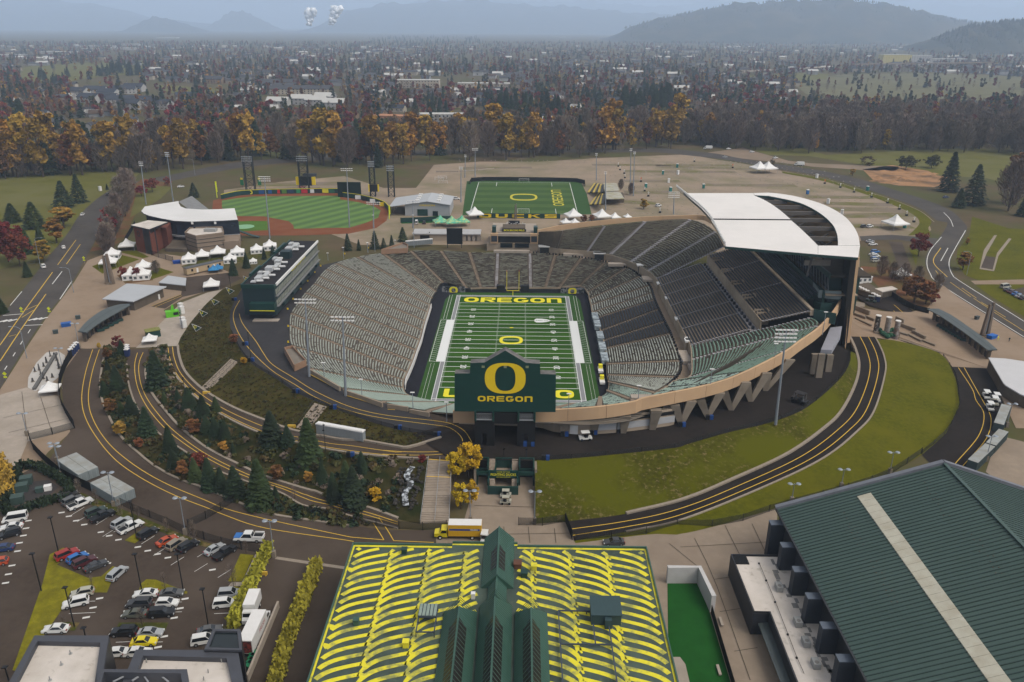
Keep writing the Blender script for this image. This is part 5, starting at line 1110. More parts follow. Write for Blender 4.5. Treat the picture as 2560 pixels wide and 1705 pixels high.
for(x,y)in[(480,1370),(418,1445),(632,1320),(340,1550)]:
 p=at('G',x,y,8.2);b=MB();b.tube((p.x,p.y,8.0),(p.x,p.y,8.8),.09,n=6);b.tube((p.x,p.y,8.0),(p.x,p.y,8.1),.3,n=8);b.obj('roof_vent',ACM,t1)
t2,i2,_=blackbox('black office block with pale roof below the yellow car',[(925,1347),(1622,1350),(1720,1900),(700,1900)],9,8.0,1.6)
for(x,y)in[(1000,1430),(1510,1430),(1420,1500),(1390,1550)]:
 p=at('G',x,y,8.2);b=MB();b.tube((p.x,p.y,8.0),(p.x,p.y,8.8),.09,n=6);b.obj('roof_vent',ACM,t2)
t3,i3,_=blackbox('dark glass-roofed stair block in front of the box truck',[(1452,1206),(1640,1206),(1650,1350),(1392,1345)],9.6,9.2,.5,glass=True)
t4,i4,_=blackbox('black courtyard block with cross bracing at the bottom edge',[(680,1480),(1275,1480),(1330,1900),(560,1900)],10.5,6.0,.8,glass=True)
for(x0,y0,x1,y1)in[(770,1568,860,1520),(900,1560,960,1520),(980,1525,1010,1568),(1090,1520,1150,1568)]:
 b=MB();b.bar(at('G',x0,y0,9.6),at('G',x1,y1,9.6),.22);b.obj('brace',STEEL,t4)
 # =================================================================== press box, ballpark, soccer field, gates
 # ---- press box on the left rim
pb=thing('press_box','long dark green press box building on the left rim of the bowl','building',(-94,20,0))
PX0,PX1,PY0,PY1,PZ0,PZ1=-100.6,-88.6,-14.8,52.0,2.0,16.6
PBG=M('press_green',(.008,.026,.030),.55,.15,.4,spec=.4)
b=MB();b.box(PX0,PX1,PY0,PY1,PZ0+3,PZ1);b.obj('wall',PBG,pb)
b=MB();b.box(PX0+1,PX1-2,PY0+1.5,PY1,1.5,PZ0+3);b.obj('base',M('press_base',(.02,.022,.024),.8),pb)
b=MB();b.box(PX0-.25,PX1+.25,PY0-.25,PY1+.2,PZ1-1.1,PZ1+.0);b.box(PX0-.25,PX1+.25,PY0-.25,PY0+.15,PZ1,PZ1+.5);b.box(PX0-.25,PX0+.15,PY0+.16,PY1+.2,PZ1,PZ1+.5);b.obj('cornice',DGREEN,pb)
b=MB();flat(b,PX0+.2,PX1,PY0+.2,PY1,PZ1+.04);b.obj('roof',M('dark_roof',(.030,.028,.030),.9,.2,.4),pb)
b=MB();b.box(PX1+.15,PX1+.7,PY0+2,PY1,PZ1-.6,PZ1+.35);b.obj('roof_edge',WMETAL,pb)
WIN=M('press_window',(.30,.31,.26),.2,.25,.35,spec=.6)
for lv,(z0,z1)in enumerate(((12.4,14.6),(8.4,10.4))):
 for k in range(30):
  y=PY0+1.6+k*2.2
  b=MB();b.box(PX1+.02,PX1+.1,y,y+1.5,z0,z1);b.obj('window',WIN,pb)
 b=MB();b.box(PX1+.02,PX1+.9,PY0+1,PY1,z0-.5,z0-.2);b.obj('ledge',M('pb_ledge',(.20,.20,.20),.7),pb)
for k in range(5):y=PY0+6+k*13;b=MB();b.box(PX1+.02,PX1+1.6,y,y+4,6.9,8.0);b.obj('balcony',PBG,pb)
b=MB();b.box(PX1+.12,PX1+.3,6,32,15.0,16.0);b.obj('sign_band',SBG,pb)
text('WELCOME TO AUTZEN STADIUM',1.25,(PX1+.34,19,15.5),(math.pi/2,0,math.pi/2),OYEL,'lettering',pb,sx=1.15,bold=.03)
b=MB();p0=aty('D',1718,590,PY0-1.2);p1=aty('D',1882,545,PY0-1.2);b.box(p0.x,p1.x,PY0-2.4,PY0,p0.z,p1.z+.3);cn=b.obj('entrance_canopy',DGREEN,pb)
b=MB();b.box(p0.x,p1.x,PY0-2.45,PY0-2.41,p0.z+.1,p0.z+.4);b.obj('stripe',OYEL,cn)
b=MB();b.box(p0.x+.5,p1.x+.8,PY0-2.4,PY0+.2,3.0,3.5);b.obj('platform',CONCL,pb)
DUCT=M('duct_metal',(.52,.52,.52),.5,.12,.8,metal=.2)
for(x,y,w_,l_,h_)in[(-96,-8,1.2,2.2,1.6),(-94.5,-4,.9,3.0,1.3),(-95.5,4,1.4,1.8,1.9),(-94,8,.9,3.2,1.4),(-95,14,1.2,1.6,1.8),(-96,34,1.4,2.0,1.9),(-94.5,39,1.1,2.4,1.7),(-98,0,.8,1.2,1.0),(-98.2,20,.7,1.5,1.1),(-97.8,28,.8,1.0,1.0),(-98,44,.8,1.6,1.2),(-97,-11.5,1.0,1.0,.8)]:
 b=MB();b.box(x-w_,x+w_,y-l_,y+l_,PZ1+.3,PZ1+h_);u=b.obj('air_unit',DUCT,pb)
 b=MB();b.tube((x+w_,y,PZ1+.8),(x+w_+2.2,y+1.2,PZ1+.5),.5,n=8);b.obj('duct',DUCT,u)
b=MB();b.box(-96.5,-92.5,22,26,PZ1+.04,PZ1+3.0);b.obj('roof_hut',PBG,pb)
for(y0,y1)in((-4,8),(28,44)):b=MB();b.box(PX0-.6,PX0+.2,y0,y1,PZ1,PZ1+1.3);b.obj('screen',DGREEN,pb)
# ---- brown seating-box platform at rim left and long low box at the rim behind
def planter(label,cs,z0,h):
 P=[at('M1',x,y,z0+h)for x,y in cs];c=sum((p for p in P),V(0,0,0))/4;t=thing('timber_platform',label,'platform',(c.x,c.y,z0))
 BR=M('brown_board',(.30,.18,.115),.8,.12,.5,stretch=(1,1,5))
 for k in range(4):b=MB();b.wall([P[k]-V(0,0,h),P[(k+1)%4]-V(0,0,h)],h+.9,.25);b.obj('side_board',BR,t)
 b=MB();b.add([V(p.x,p.y,z0+h)for p in P],[(0,1,2,3)]);b.obj('floor',M('platform_floor',(.22,.19,.16),.9),t)
planter('brown boarded platform on the left rim beside the stand',[(150,1290),(240,1270),(400,1440),(265,1500)],4.0,1.6)
planter('brown boarded platform at the far left rim',[(1285,130),(1540,45),(1600,70),(1590,115)],1.2,1.6)
# ---- rim wall along the near-left edge, in lengths with gaps
for k,(x0,y0,x1,y1)in enumerate([(450,350,800,590),(850,590,1300,780),(1360,760,1600,830),(1620,820,1850,895)]):
 a,c_=at('M3',x0,y0,5.9),at('M3',x1,y1-25,5.9);t=thing('rim_wall','tan concrete rim wall along the bowl, %s length from the left'%ordi(k),'wall',(a.x,a.y,5),group='rim walls of the bowl')
 b=MB();b.wall([V(a.x,a.y,4.6),V(a.x,a.y,4.6).lerp(V(c_.x,c_.y,4.9),.5),V(c_.x,c_.y,4.9)],1.5,.5);b.obj('wall',STL,t)
 line('road_line','M3',[(x0,y0+55),(x1,y1+5)],.25,YEL,'yellow line at the foot of the rim wall',z=4.9,n=6)
 # ---- far end terrace with the screens
fe=thing('end_terrace','tan end terrace with dark screens and a Rich Brooks Field sign at the far rim','building',(0,100,0))
fy=at('K',1050,700,1).y
def kz(y):return aty('K',1050,y,fy).z
def kx(x,y=650):return aty('K',x,y,fy).x
b=MB();b.box(kx(838),kx(1238),fy,fy+14,0,kz(655));b.obj('wall',STL,fe)
for(xa,xb)in((868,926),(1180,1238)):
 b=MB();b.box(kx(xa),kx(xb),fy-.4,fy+10,kz(655),kz(578));tw=b.obj('speaker_tower',TAN,fe)
 b=MB();b.box(kx(xa+6),kx(xb-6),fy-.6,fy-.41,kz(640),kz(595));b.obj('screen',NAVY,tw)
b=MB();b.box(kx(926),kx(1180),fy+1.5,fy+9,kz(690),kz(598));b.obj('bay_shade',BLACK,fe)  # solid black box: the shade inside the bay is put into its colour
b=MB();b.box(kx(915),kx(1190),fy-.2,fy+10,kz(598),kz(580));b.obj('canopy',CONCL,fe)
for(xa,xb)in((945,1040),(1060,1170)):b=MB();b.box(kx(xa),kx(xb),fy-.3,fy-.02,kz(686),kz(652));b.obj('glass_front',GLASS,fe)
b=MB();b.box(kx(875),kx(1230),fy+2,fy+22,kz(580),kz(574));b.obj('deck',CONCL,fe)
b=MB();b.box(kx(958),kx(1146),fy+2,fy+2.3,kz(570),kz(550));b.obj('sign_band',BLACK,fe);text('RICH BROOKS FIELD',1.15,((kx(958)+kx(1146))/2,fy+1.95,kz(560)),(math.pi/2,0,0),OYEL,'lettering',fe,bold=.03)
b=MB();b.box(kx(960),kx(1140),fy+3,fy+12,kz(575),kz(545));b.obj('deck_house',STC,fe)
yy=fy+12;b=MB();q0,q1=aty('K',1008,530,yy),aty('K',1096,478,yy);b.box(q0.x,q1.x,yy,yy+1,q0.z,q1.z);b.obj('video_board',BLACK,fe);text("Carl's Jr",3.2,((q0.x+q1.x)/2+1,yy-.05,(q0.z+q1.z)/2),(math.pi/2,0,0),WMETAL,'lettering',fe)
for xx in(880,1205):b=MB();b.box(kx(xx),kx(xx+30),fy+1,fy+5,kz(575),kz(530));b.obj('green_booth',DGREEN,fe)
# low grey-roofed building and the black screen beside it
lb=thing('low_building','low tan building with pale grey roof behind the far rim','building',at('K',520,630,0))
y0=at('K',520,635,0).y;b=MB();b.box(aty('K',268,600,y0).x,aty('K',785,600,y0).x,y0,y0+9,0,3.6);b.obj('wall',KW,lb);b=MB();b.box(aty('K',255,600,y0).x,aty('K',790,600,y0).x,y0-.8,y0+10,3.6,4.1);b.obj('roof',M('grey_roof',(.42,.41,.41),.8,.08,.2),lb)
for k in range(4):b=MB();x=aty('K',640+k*36,600,y0).x;b.box(x,x+3.2,y0-.1,y0-.02,.2,3.0);b.obj('roller_door',CONCL,lb)
b=MB();x=aty('K',315,600,y0).x;b.box(x,x+5,y0-.1,y0-.02,.1,3.0);b.obj('doorway',BLACK,lb)
bs_=at('K',585,690,1);sy_=bs_.y;t=thing('video_screen','black video screen on posts at the far left rim','screen',(bs_.x,sy_,1));b=MB();q0,q1=aty('K',525,660,sy_),aty('K',646,537,sy_);b.box(q0.x,q1.x,sy_,sy_+.8,q0.z,q1.z);b.obj('panel',M('screen_black',(.008,.009,.011),.4),t)
for x in(530,640):b=MB();xx=aty('K',x,690,sy_).x;b.box(xx-.15,xx+.15,sy_+.3,sy_+.6,.9,q0.z);b.obj('post',BLACK,t)
# ---- soccer field
PITCH_=pl('B',[(868,1240),(1640,1228),(1690,1330),(1722,1468),(838,1474),(850,1380)])
zone('soccer_field',PITCH_,M('soccer_turf_edge',(.040,.090,.026),.95,.1,.2),'green soccer field behind the stadium',.03)
q00,q10,q11,q01=at('B',888,1462),at('B',1628,1466),at('B',1572,1252),at('B',950,1248)
ST1=M('soccer_turf',(.050,.098,.026),.95,.1,.1);ST2=M('soccer_turf_light',(.070,.122,.034),.95,.1,.1)
for k in range(11):
 b=MB();a,c_=k/11,(k+1)/11;b.add([q00.lerp(q01,a)+V(0,0,.05),q10.lerp(q11,a)+V(0,0,.05),q10.lerp(q11,c_)+V(0,0,.05),q00.lerp(q01,c_)+V(0,0,.05)],[(0,1,2,3)]);tag(b.obj('mown_stripe',ST1 if k%2 else ST2),'mown stripe across the soccer field',None,kind='structure')
b=MB()
for a,c_ in((q00,q01),(q10,q11),(q00,q10),(q01,q11)):b.ribbon([a,a.lerp(c_,.5),c_],.35,.08)
for s0,s1 in((0,.14),(1,.86)):
 A=[q00.lerp(q01,s0).lerp(q10.lerp(q11,s0),u)for u in(.2,.8)];B=[q00.lerp(q01,s1).lerp(q10.lerp(q11,s1),u)for u in(.2,.8)]
 b.ribbon([A[0],A[0].lerp(B[0],.5),B[0]],.3,.09);b.ribbon([A[1],A[1].lerp(B[1],.5),B[1]],.3,.09)
tag(b.obj('field_lines',LINE),'white lines of the soccer field',kind='structure')
c=at('K',1128,292,0);rx=at('K',1235,292,0).x-c.x;ry=(at('K',1128,266,0).y-at('K',1128,319,0).y)/2
o_,i_=ring(0,0,rx,ry,rx*.83,ry*.72,2.8);b=MB();b.add([(c.x+x,c.y+y,.1)for x,y in o_]+[(c.x+x,c.y+y,.1)for x,y in i_],[(k,(k+1)%40,40+(k+1)%40,40+k)for k in range(40)]);tag(b.obj('painted_emblem',M('field_yellow',(.55,.48,.03),.8)),'yellow O painted on the soccer field',kind='structure')
a,c_=at('K',1440,360,0),at('K',1405,236,0);hgt_=(c_.y-a.y);ey=V(0,1,0)
tag(lettering('OREGON',(at('K',1447,360).x,a.y,.1),(0,1,0),(-1,0,0),hgt_/6*.86,7.0,hgt_/6*.165,.16,.16).obj('painted_word',MATS['field_yellow']),'yellow word OREGON painted sideways on the soccer field',None,kind='structure')
MESHB=M('black_mesh',(.018,.018,.018),.9);POSTB=BLACK
def fence(label,pts,h,name='fence',mat=None,post=4.0,thick=.06,panels=True,group=None):
 """fence along world points: mesh panel between posts"""
 t=thing(name,label,'fence',tuple(pts[0]),group=group);L_=[Vector(p)for p in pts];nP=0
 tot=sum((b_-a_).length for a_,b_ in zip(L_,L_[1:]));n2=max(2,int(tot/post)+1);S=spline(L_,n2)if len(L_)>2 else[L_[0].lerp(L_[1],k/(n2-1))for k in range(n2)]
 pm=None;d0=S[0]
 for k in range(n2-1):
  b=MB();a_,c_=S[k],S[k+1]
  if panels:b.wall([a_,c_],h*.97,thick*.5,z0=.05)
  else:
   b.bar(a_+V(0,0,h*.95),c_+V(0,0,h*.95),.06);b.bar(a_+V(0,0,.25),c_+V(0,0,.25),.06)
   nb=max(3,int((c_-a_).length/.3))
   for j in range(nb):p_=a_.lerp(c_,(j+.5)/nb);b.bar(p_+V(0,0,.1),p_+V(0,0,h),.035)
  b.obj('panel',mat or MESHB,t)
 for k in range(n2):b=MB();b.box(S[k].x-.07,S[k].x+.07,S[k].y-.07,S[k].y+.07,S[k].z,S[k].z+h+.1);b.obj('post',POSTB,t)
 return t
 # see-through fence material: fine dark mesh
def meshmat(name,dens):
 mt=bpy.data.materials.new(name);mt.use_nodes=True;n=mt.node_tree.nodes;L=mt.node_tree.links
 bs0=n['Principled BSDF'];bs0.inputs['Base Color'].default_value=(.012,.012,.012,1);bs0.inputs['Roughness'].default_value=.8;bs0.inputs['Alpha'].default_value=dens
 return mt
FMESH=meshmat('open_mesh',.32)
fence('black fence across the far end of the soccer field',[at('K',705,190),at('K',760,165),at('K',1150,165),at('K',1560,175),at('K',1608,208)],3.0,post=9)
b=MB();dw=thing('banner_wall','dark green wall with yellow letters DUCKS along the near side of the soccer field','wall',at('K',1085,455));wy=at('K',1085,458).y
x0,x1=aty('K',760,440,wy).x,aty('K',1415,440,wy).x;zt=aty('K',1085,420,wy).z;b.box(x0,x1,wy,wy+.4,0,zt);b.obj('panel',SBG,dw)
wl_=(x1-x0)/5;lettering('DUCKS',(x0+.15*wl_,wy-.05,.35),(1,0,0),(0,0,1),wl_*.72,zt-.7,wl_*.26,.24,.26).obj('lettering',OCH,dw)
gs=thing('bleacher_stand','small gold and black bleacher stand beside the soccer field','grandstand',at('K',1700,330));SEATY=M('gold_seat',(.50,.36,.06),.7,.2,.6)
for(cs)in([(1637,240),(1690,168),(1762,190),(1760,240),(1700,255)],[(1655,335),(1720,250),(1768,258),(1765,330),(1730,350)]):
 base=at('K',cs[0][0],cs[0][1]+12,0);
 for r in range(6):
  t_=r/6;a=at('K',cs[0][0]+(cs[3][0]-cs[0][0])*t_,cs[0][1]+14+(cs[3][1]-cs[0][1])*t_*.6,1+r*.8);d=at('K',cs[1][0]+(cs[2][0]-cs[1][0])*t_,cs[1][1]+14+(cs[2][1]-cs[1][1])*t_*.6,1+r*.8)
  b=MB();b.bar(a,d,1.6,.5);b.obj('seat_row',SEATY if r%2==0 else BLACK,gs)
for cs in([(1755,182),(1855,180),(1880,240),(1765,245)],[(1770,252),(1885,250),(1918,302),(1778,305)]):
 P=[at('K',x,y,4.5)for x,y in cs];b=MB();b.prism([(p.x,p.y)for p in P],4.1,4.5);b.obj('roof',M('patched_roof',(.40,.38,.32),.8,.2,.2,s2=.3,c2=(.30,.26,.08),th=.6),gs)
b=MB();P=[at('K',x,y,0)for x,y in[(1775,345),(1915,335),(1905,300),(1770,300)]];b.prism([(p.x,p.y)for p in P],0,4.0);b.obj('building',STC,gs)
# soccer goals
def sgoal(label,p,w_=7.3,rz=0):
 t=thing('soccer_goal',label,'goal',p,rz);b=MB()
 for x in(-w_/2,w_/2):b.tube((x,0,0),(x,0,2.4),.09,n=6);b.tube((x,0,2.4),(x,1.8,0),.06,n=5)
 b.tube((-w_/2,0,2.4),(w_/2,0,2.4),.09,n=6);b.obj('frame',WMETAL,t,world=False)
 b=MB()
 for k in range(12):x=-w_/2+w_*k/11;b.tube((x,0,2.4),(x,1.8,0),.02,n=3)
 for k in range(6):z=k*.48;b.tube((-w_/2,1.8-z*.75,z),(w_/2,1.8-z*.75,z),.02,n=3)
 b.obj('net',WMETAL,t,world=False)
sgoal('white soccer goal at the far end of the field',at('K',1130,172));sgoal('white soccer goal at the near end by the banner wall',at('K',1125,413),rz=math.pi)
for k,(x,y)in enumerate([(490,150),(465,160),(495,185)]):sgoal('white spare soccer goal stored left of the field, %s one'%['farthest','middle','nearest'][k],at('K',x,y),6.5)
# ---- grey gabled building between ballpark and soccer field
gb=thing('training_building','grey gabled building with roof vents beside the ballpark outfield','building',at('B',600,1475))
gy=at('B',600,1478,0).y;gX=lambda x:aty('B',x,1440,gy).x;gZ=lambda y:aty('B',600,y,gy).z
GW=M('grey_siding',(.36,.36,.37),.8,.06,.4);GR_=M('grey_metal_roof',(.43,.44,.46),.6,.06,.3)
xl,xm,xr_,ze,zr_=gX(445),gX(598),gX(752),gZ(1400),gZ(1378);dp=26
b=MB();b.add([(xl,gy,0),(xr_,gy,0),(xr_,gy,ze),(xm,gy,zr_),(xl,gy,ze)],[(0,1,2,3,4)]);b.add([(xl,gy,0),(xl,gy+dp,0),(xl,gy+dp,ze),(xl,gy,ze)],[(3,2,1,0)]);b.add([(xr_,gy,0),(xr_,gy+dp,0),(xr_,gy+dp,ze),(xr_,gy,ze)],[(0,1,2,3)]);b.obj('wall',GW,gb)
xw=gX(345)
for(xa,za,xb,zb)in((xw-.5,ze-1.2,xm,zr_+.2),(xr_+.6,ze+.05,xm,zr_+.2)):
 b=MB();b.add([(xa,gy-1,za),(xa,gy+dp,za),(xb,gy+dp,zb),(xb,gy-1,zb),(xa,gy-1,za-.3),(xa,gy+dp,za-.3),(xb,gy+dp,zb-.3),(xb,gy-1,zb-.3)],[(0,1,2,3),(7,6,5,4),(0,4,5,1),(1,5,6,2),(2,6,7,3),(3,7,4,0)]);b.obj('roof',GR_,gb)
for s_ in(-1,1):
 for k in range(4):x=xm+s_*6.5;b=MB();y=gy+4+k*6;z=zr_-.8;b.box(x-1.2,x+1.2,y,y+1.6,z,z+.9);b.obj('roof_vent',WMETAL,gb)
b=MB();b.box(gX(530),gX(600),gy-.3,gy-.02,.1,gZ(1432));b.obj('bay_door',DGREEN,gb);b=MB();b.box(gX(635),gX(670),gy-.3,gy-.02,.1,gZ(1445));b.obj('window',GLASS,gb)
text('OREGON',1.4,(gX(598),gy-.1,gZ(1406)),(math.pi/2,0,0),OCH,'lettering',gb,sx=1.6,bold=.03)
b=MB();b.box(gX(345)+.5,xl,gy+1,gy+dp-1,0,.4);b.obj('side_slab',STC,gb)
for k in range(5):b=MB();b.box(xw,xw+.3,gy+k*6,gy+k*6+.3,0,ze-1.2);b.obj('post',BLACK,gb)
zone('turf_apron',[at('B',x,y,.1)for x,y in[(420,1500),(755,1470),(765,1520),(420,1530)]],MATS['yard_turf'],'green turf strip before the grey gabled building')
fence('green windscreen fence before the grey gabled building',[at('B',415,1525),at('B',765,1512)],3.0,mat=DGREEN,post=8)
# ---- ballpark
DIRT=M('ball_dirt',(.215,.085,.042),.95,.14,.2,s2=.1,c2=(.19,.06,.025));BG1=M('ball_grass',(.075,.155,.022),.95,.12,.15)
def stripes(name,c1,c2,w_,ang):
 mt=bpy.data.materials.new(name);mt.use_nodes=True;n=mt.node_tree.nodes;L=mt.node_tree.links
 g=n.new('ShaderNodeNewGeometry');mp=n.new('ShaderNodeMapping');mp.inputs['Rotation'].default_value=(0,0,ang);L.new(g.outputs['Position'],mp.inputs['Vector'])
 wv=n.new('ShaderNodeTexWave');wv.inputs['Scale'].default_value=w_;wv.inputs['Distortion'].default_value=.3;wv.inputs['Detail'].default_value=2;L.new(mp.outputs[0],wv.inputs['Vector'])
 mx=n.new('ShaderNodeMix');mx.data_type='RGBA';mx.inputs[6].default_value=(*c1,1);mx.inputs[7].default_value=(*c2,1);L.new(wv.outputs['Fac'],mx.inputs['Factor'])
 L.new(mx.outputs[2],n['Principled BSDF'].inputs['Base Color']);n['Principled BSDF'].inputs['Roughness'].default_value=.95;MATS[name]=mt;return mt
BSTR=stripes('striped_grass',(.034,.082,.010),(.078,.150,.020),.03,R_(33))
zone('warning_track',pl('J',[(1110,395),(1190,375),(1340,345),(1470,332),(2352,318)])+pl('B',[(0,1340),(150,1362),(290,1405),(335,1440),(320,1510),(250,1560),(60,1600)])+pl('J',[(1900,740),(1350,740),(1100,480)]),DIRT,'red dirt warning track of the ballpark',.03)
zone('outfield',pl('J',[(1195,398),(1340,375),(1500,358),(2352,350)])+pl('B',[(0,1365),(130,1385),(230,1412),(278,1440),(262,1490),(180,1525),(60,1560)])+pl('J',[(2300,665),(1900,675),(1895,640),(1850,600),(1600,552),(1350,550),(1195,470)]),BSTR,'striped green ballpark outfield',.05)
zone('infield',pl('J',[(1350,603),(1500,598),(1640,600),(1645,688),(1350,700)]),BG1,'green ballpark infield',.07)
b=MB();c=at('J',1415,655);b.add([c+V(math.cos(t)*5.5,math.sin(t)*5.5,.1)for t in np.linspace(0,6.283,25)[:-1]],[tuple(range(24))]);tag(b.obj('tarp',M('green_tarp',(.22,.42,.24),.8)),'pale green tarp over the ballpark home plate','tarp')
ow=thing('outfield_wall','dark green outfield wall with yellow top line and coloured banners','wall',at('J',1900,330))
wp=spline(pl('J',[(1190,385),(1340,352),(1470,340),(1800,330),(2352,326)])+pl('B',[(0,1345),(150,1368),(290,1408),(340,1450)]),50)
b=MB();b.wall(wp,3.0,.3);b.obj('wall',SBG,ow);b=MB();b.wall([p+V(0,0,3.0)for p in wp],.35,.4);b.obj('top_line',M('gold_line',(.55,.47,.02),.8),ow)
cols=[(.02,.08,.25),(.02,.10,.30),(.55,.02,.02),(.10,.22,.03),(.02,.05,.10),(.03,.25,.10),(.50,.02,.03),(.70,.70,.70),(.02,.02,.02),(.70,.62,.03),(.02,.12,.06)]
for k,x in enumerate([1580,1655,1735,1800,1870,1935,2005,2070,2140,2210,2270]):
 p=at('J',x,340,0);y_=min(wp,key=lambda q:abs(q.x-p.x)).y-.35;xa,xb=aty('J',x-30,325,y_).x,aty('J',x+30,325,y_).x
 b=MB();b.box(xa,xb,y_-.1,y_,.3,2.8);b.obj('banner',M('banner_%d'%k,cols[k],.7),ow)
for(x,y)in[(130,1350),(180,1358),(235,1370),(300,1395)]:
 p=at('B',x,y+12,0);b=MB();q_=min(wp,key=lambda q:abs(q.x-p.x));b.box(p.x-2,p.x+2,q_.y-.6,q_.y-.2,.3,2.8);b.obj('banner',random.choice([OCH,WMETAL,BLACK]),ow)
o_,i_=ring(0,0,1.5,1.3,.8,.7,2.6);p=at('J',1473,342,0);yy=min(wp,key=lambda q:abs(q.x-p.x)).y-.25;b=MB();b.add([(p.x+x,yy,1.6+z)for x,z in o_]+[(p.x+x,yy,1.6+z)for x,z in i_],[(k,(k+1)%40,40+(k+1)%40,40+k)for k in range(40)]);b.obj('emblem',OYEL,ow)
GRANDR=M('grandstand_roof',(.76,.735,.72),.6,.04,.15,s2=.05,c2=(.68,.66,.64))
gr=thing('grandstand','ballpark grandstand with curved white roof and dark glass front','grandstand',at('J',900,640))
gz=12.0
ro=[at('J',x,y,gz)for x,y in[(405,500),(440,455),(770,402),(772,425),(790,455),(840,475),(1000,485),(1160,482),(1318,472),(1350,585),(1200,594),(900,603),(730,596),(600,572),(480,545),(430,525)]]
b=MB();b.prism([(p.x,p.y)for p in ro],gz-.6,gz,0,1);b.obj('roof',[SLATE,GRANDR],gr)
fp=[at('J',x,y,gz)for x,y in[(440,530),(500,548),(600,575),(730,598),(900,605),(1200,596),(1345,588)]]
NAVG=M('navy_glass',(.012,.020,.034),.25,.25,.3,spec=.5)
b=MB();b.wall([V(p.x,p.y+1.5,4.2)for p in fp],7.0,.4);b.obj('glass_front',NAVG,gr)
b=MB();b.wall([V(p.x,p.y+1.0,3.4)for p in fp],.9,1.6);b.obj('balcony',STEEL,gr)
b=MB();b.wall([V(p.x,p.y+3.5,0)for p in fp],3.4,.4);b.obj('lower_wall',STC,gr)
b=MB();P=[at('J',x,y,4)for x,y in[(775,440),(905,390),(1065,440),(1000,475),(880,478)]];b.add([V(P[0].x,P[0].y,6),V(P[1].x,P[1].y,6.5),V(P[2].x,P[2].y,1),V(P[3].x,P[3].y,1),V(P[4].x,P[4].y,3)],[(0,4,3,2,1)]);b.obj('bleachers',M('grey_bleacher',(.20,.20,.20),.8,.2,.3),gr)
b=MB();a=at('J',1290,672,4.5);c_=at('J',1560,755,.5);b.bar(a,a.lerp(c_,.35),2.2,.3);b.bar(a.lerp(c_,.35),a.lerp(c_,.7)-V(0,0,.3),2.2,.3);b.bar(a.lerp(c_,.7)-V(0,0,.3),c_,2.2,.3);b.obj('stair',DGREEN,gr)
for(x,y)in[(905,617),(1130,615)]:p=aty('J',x,y,fp[4].y);b=MB();b.box(p.x-.5,p.x+.5,p.y-.4,p.y,p.z-.6,p.z+.6);b.obj('floodlight',WMETAL,gr)
BRICK=M('brick',(.17,.060,.040),.9,.22,1.2,stretch=(1,1,3));
bt=thing('brick_tower','red brick entrance tower with pale flat roof and dark glass corner','building',at('J',500,935))
tz=13.5;R4=[at('J',x,y,tz)for x,y in[(300,637),(470,590),(665,607),(480,678)]]
b=MB();b.prism([(p.x,p.y)for p in R4],tz-.7,tz,0,1);b.obj('roof',[SLATE,PALEROOF],bt)
W4=[V(*p.xy,0).lerp(V(*((R4[0]+R4[2])/2).xy,0),.14)for p in R4]
e4=at('J',745,700,9)
b=MB();b.wall([W4[0],W4[3]],tz-.75,.4);b.obj('brick_wall',BRICK,bt)
b=MB();bwp=[W4[3],W4[3].lerp(V(at('J',750,760,0).x,at('J',750,760,0).y,0),1.0)];b.wall(bwp,10.6,.4);b.obj('brick_wall',BRICK,bt)
b=MB();b.prism([(p.x,p.y)for p in[W4[0],W4[3],bwp[1],W4[2],W4[1]]],.1,10.4);b.obj('core',BRICK,bt)
d_=(W4[3]-W4[0]).normalized();nn_=Vector((d_.y,-d_.x,0));a=W4[3]-d_*(W4[3]-W4[0]).length*.42
b=MB();b.prism([(q.x,q.y)for q in[a+nn_*.3,W4[3]+nn_*.3,W4[3]+(bwp[1]-W4[3]).normalized()*5+nn_*.3,W4[3]+(bwp[1]-W4[3]).normalized()*5-nn_*1,a-nn_*1]],0,12.6);b.obj('glass_corner',M('louvre_glass',(.030,.030,.036),.3,.2,.4,stretch=(1,1,4),spec=.5),bt)
p=W4[0].lerp(W4[3],.28)+nn_*.35;o_,i_=ring(0,0,1.2,1.5,.7,.95,2.6);b=MB();b.add([p+d_*x+V(0,0,9.5+z)for x,z in o_]+[p+d_*x+V(0,0,9.5+z)for x,z in i_],[(k,(k+1)%40,40+(k+1)%40,40+k)for k in range(40)]);b.obj('emblem',BLACK,bt)
tb=thing('tan_building','tan banded block building with pale roof between tower and tents','building',at('J',1000,900))
TBW=M('tan_block',(.27,.205,.155),.9,.08,.5);nz_=8.6
R5=[at('J',x,y,nz_)for x,y in[(832,712),(882,662),(1195,656),(1212,712),(940,745)]]
b=MB();b.prism([(p.x,p.y)for p in R5],0,nz_-.5);b.obj('wall',TBW,tb);b=MB();b.wall(R5+R5[:1],.3,.5,z0=-.6);b.obj('parapet',TBW,tb)
b=MB();b.add([V(p.x,p.y,nz_-.45)for p in R5],[tuple(range(5))]);b.obj('roof',PALEROOF,tb)
for zz in(2.4,4.6,6.4):
 b=MB();b.wall([R5[0]-V(0,0,nz_-zz),R5[4]-V(0,.05,nz_-zz),R5[3]-V(-.05,0,nz_-zz)],.35,.25);b.obj('band',M('dark_band',(.10,.085,.075),.9),tb)
b=MB();p=at('J',1085,690,nz_);b.box(p.x-3,p.x+3,p.y-1.6,p.y+1.6,nz_-.44,nz_+1.0);b.obj('air_unit',ACM,tb)
b=MB();P=[at('J',x,y,4.2)for x,y in[(1212,800),(1365,790),(1375,720),(1210,725)]];b.prism([(q.x,q.y)for q in P],0,4.2);b.obj('wing',TBW,tb)
b=MB();P=[at('J',x,y,.3)for x,y in[(640,890),(720,800),(830,745),(860,900)]];b.prism([(q.x,q.y)for q in P],0,lambda x,y:1.6);b.obj('ramp',STC,tb)
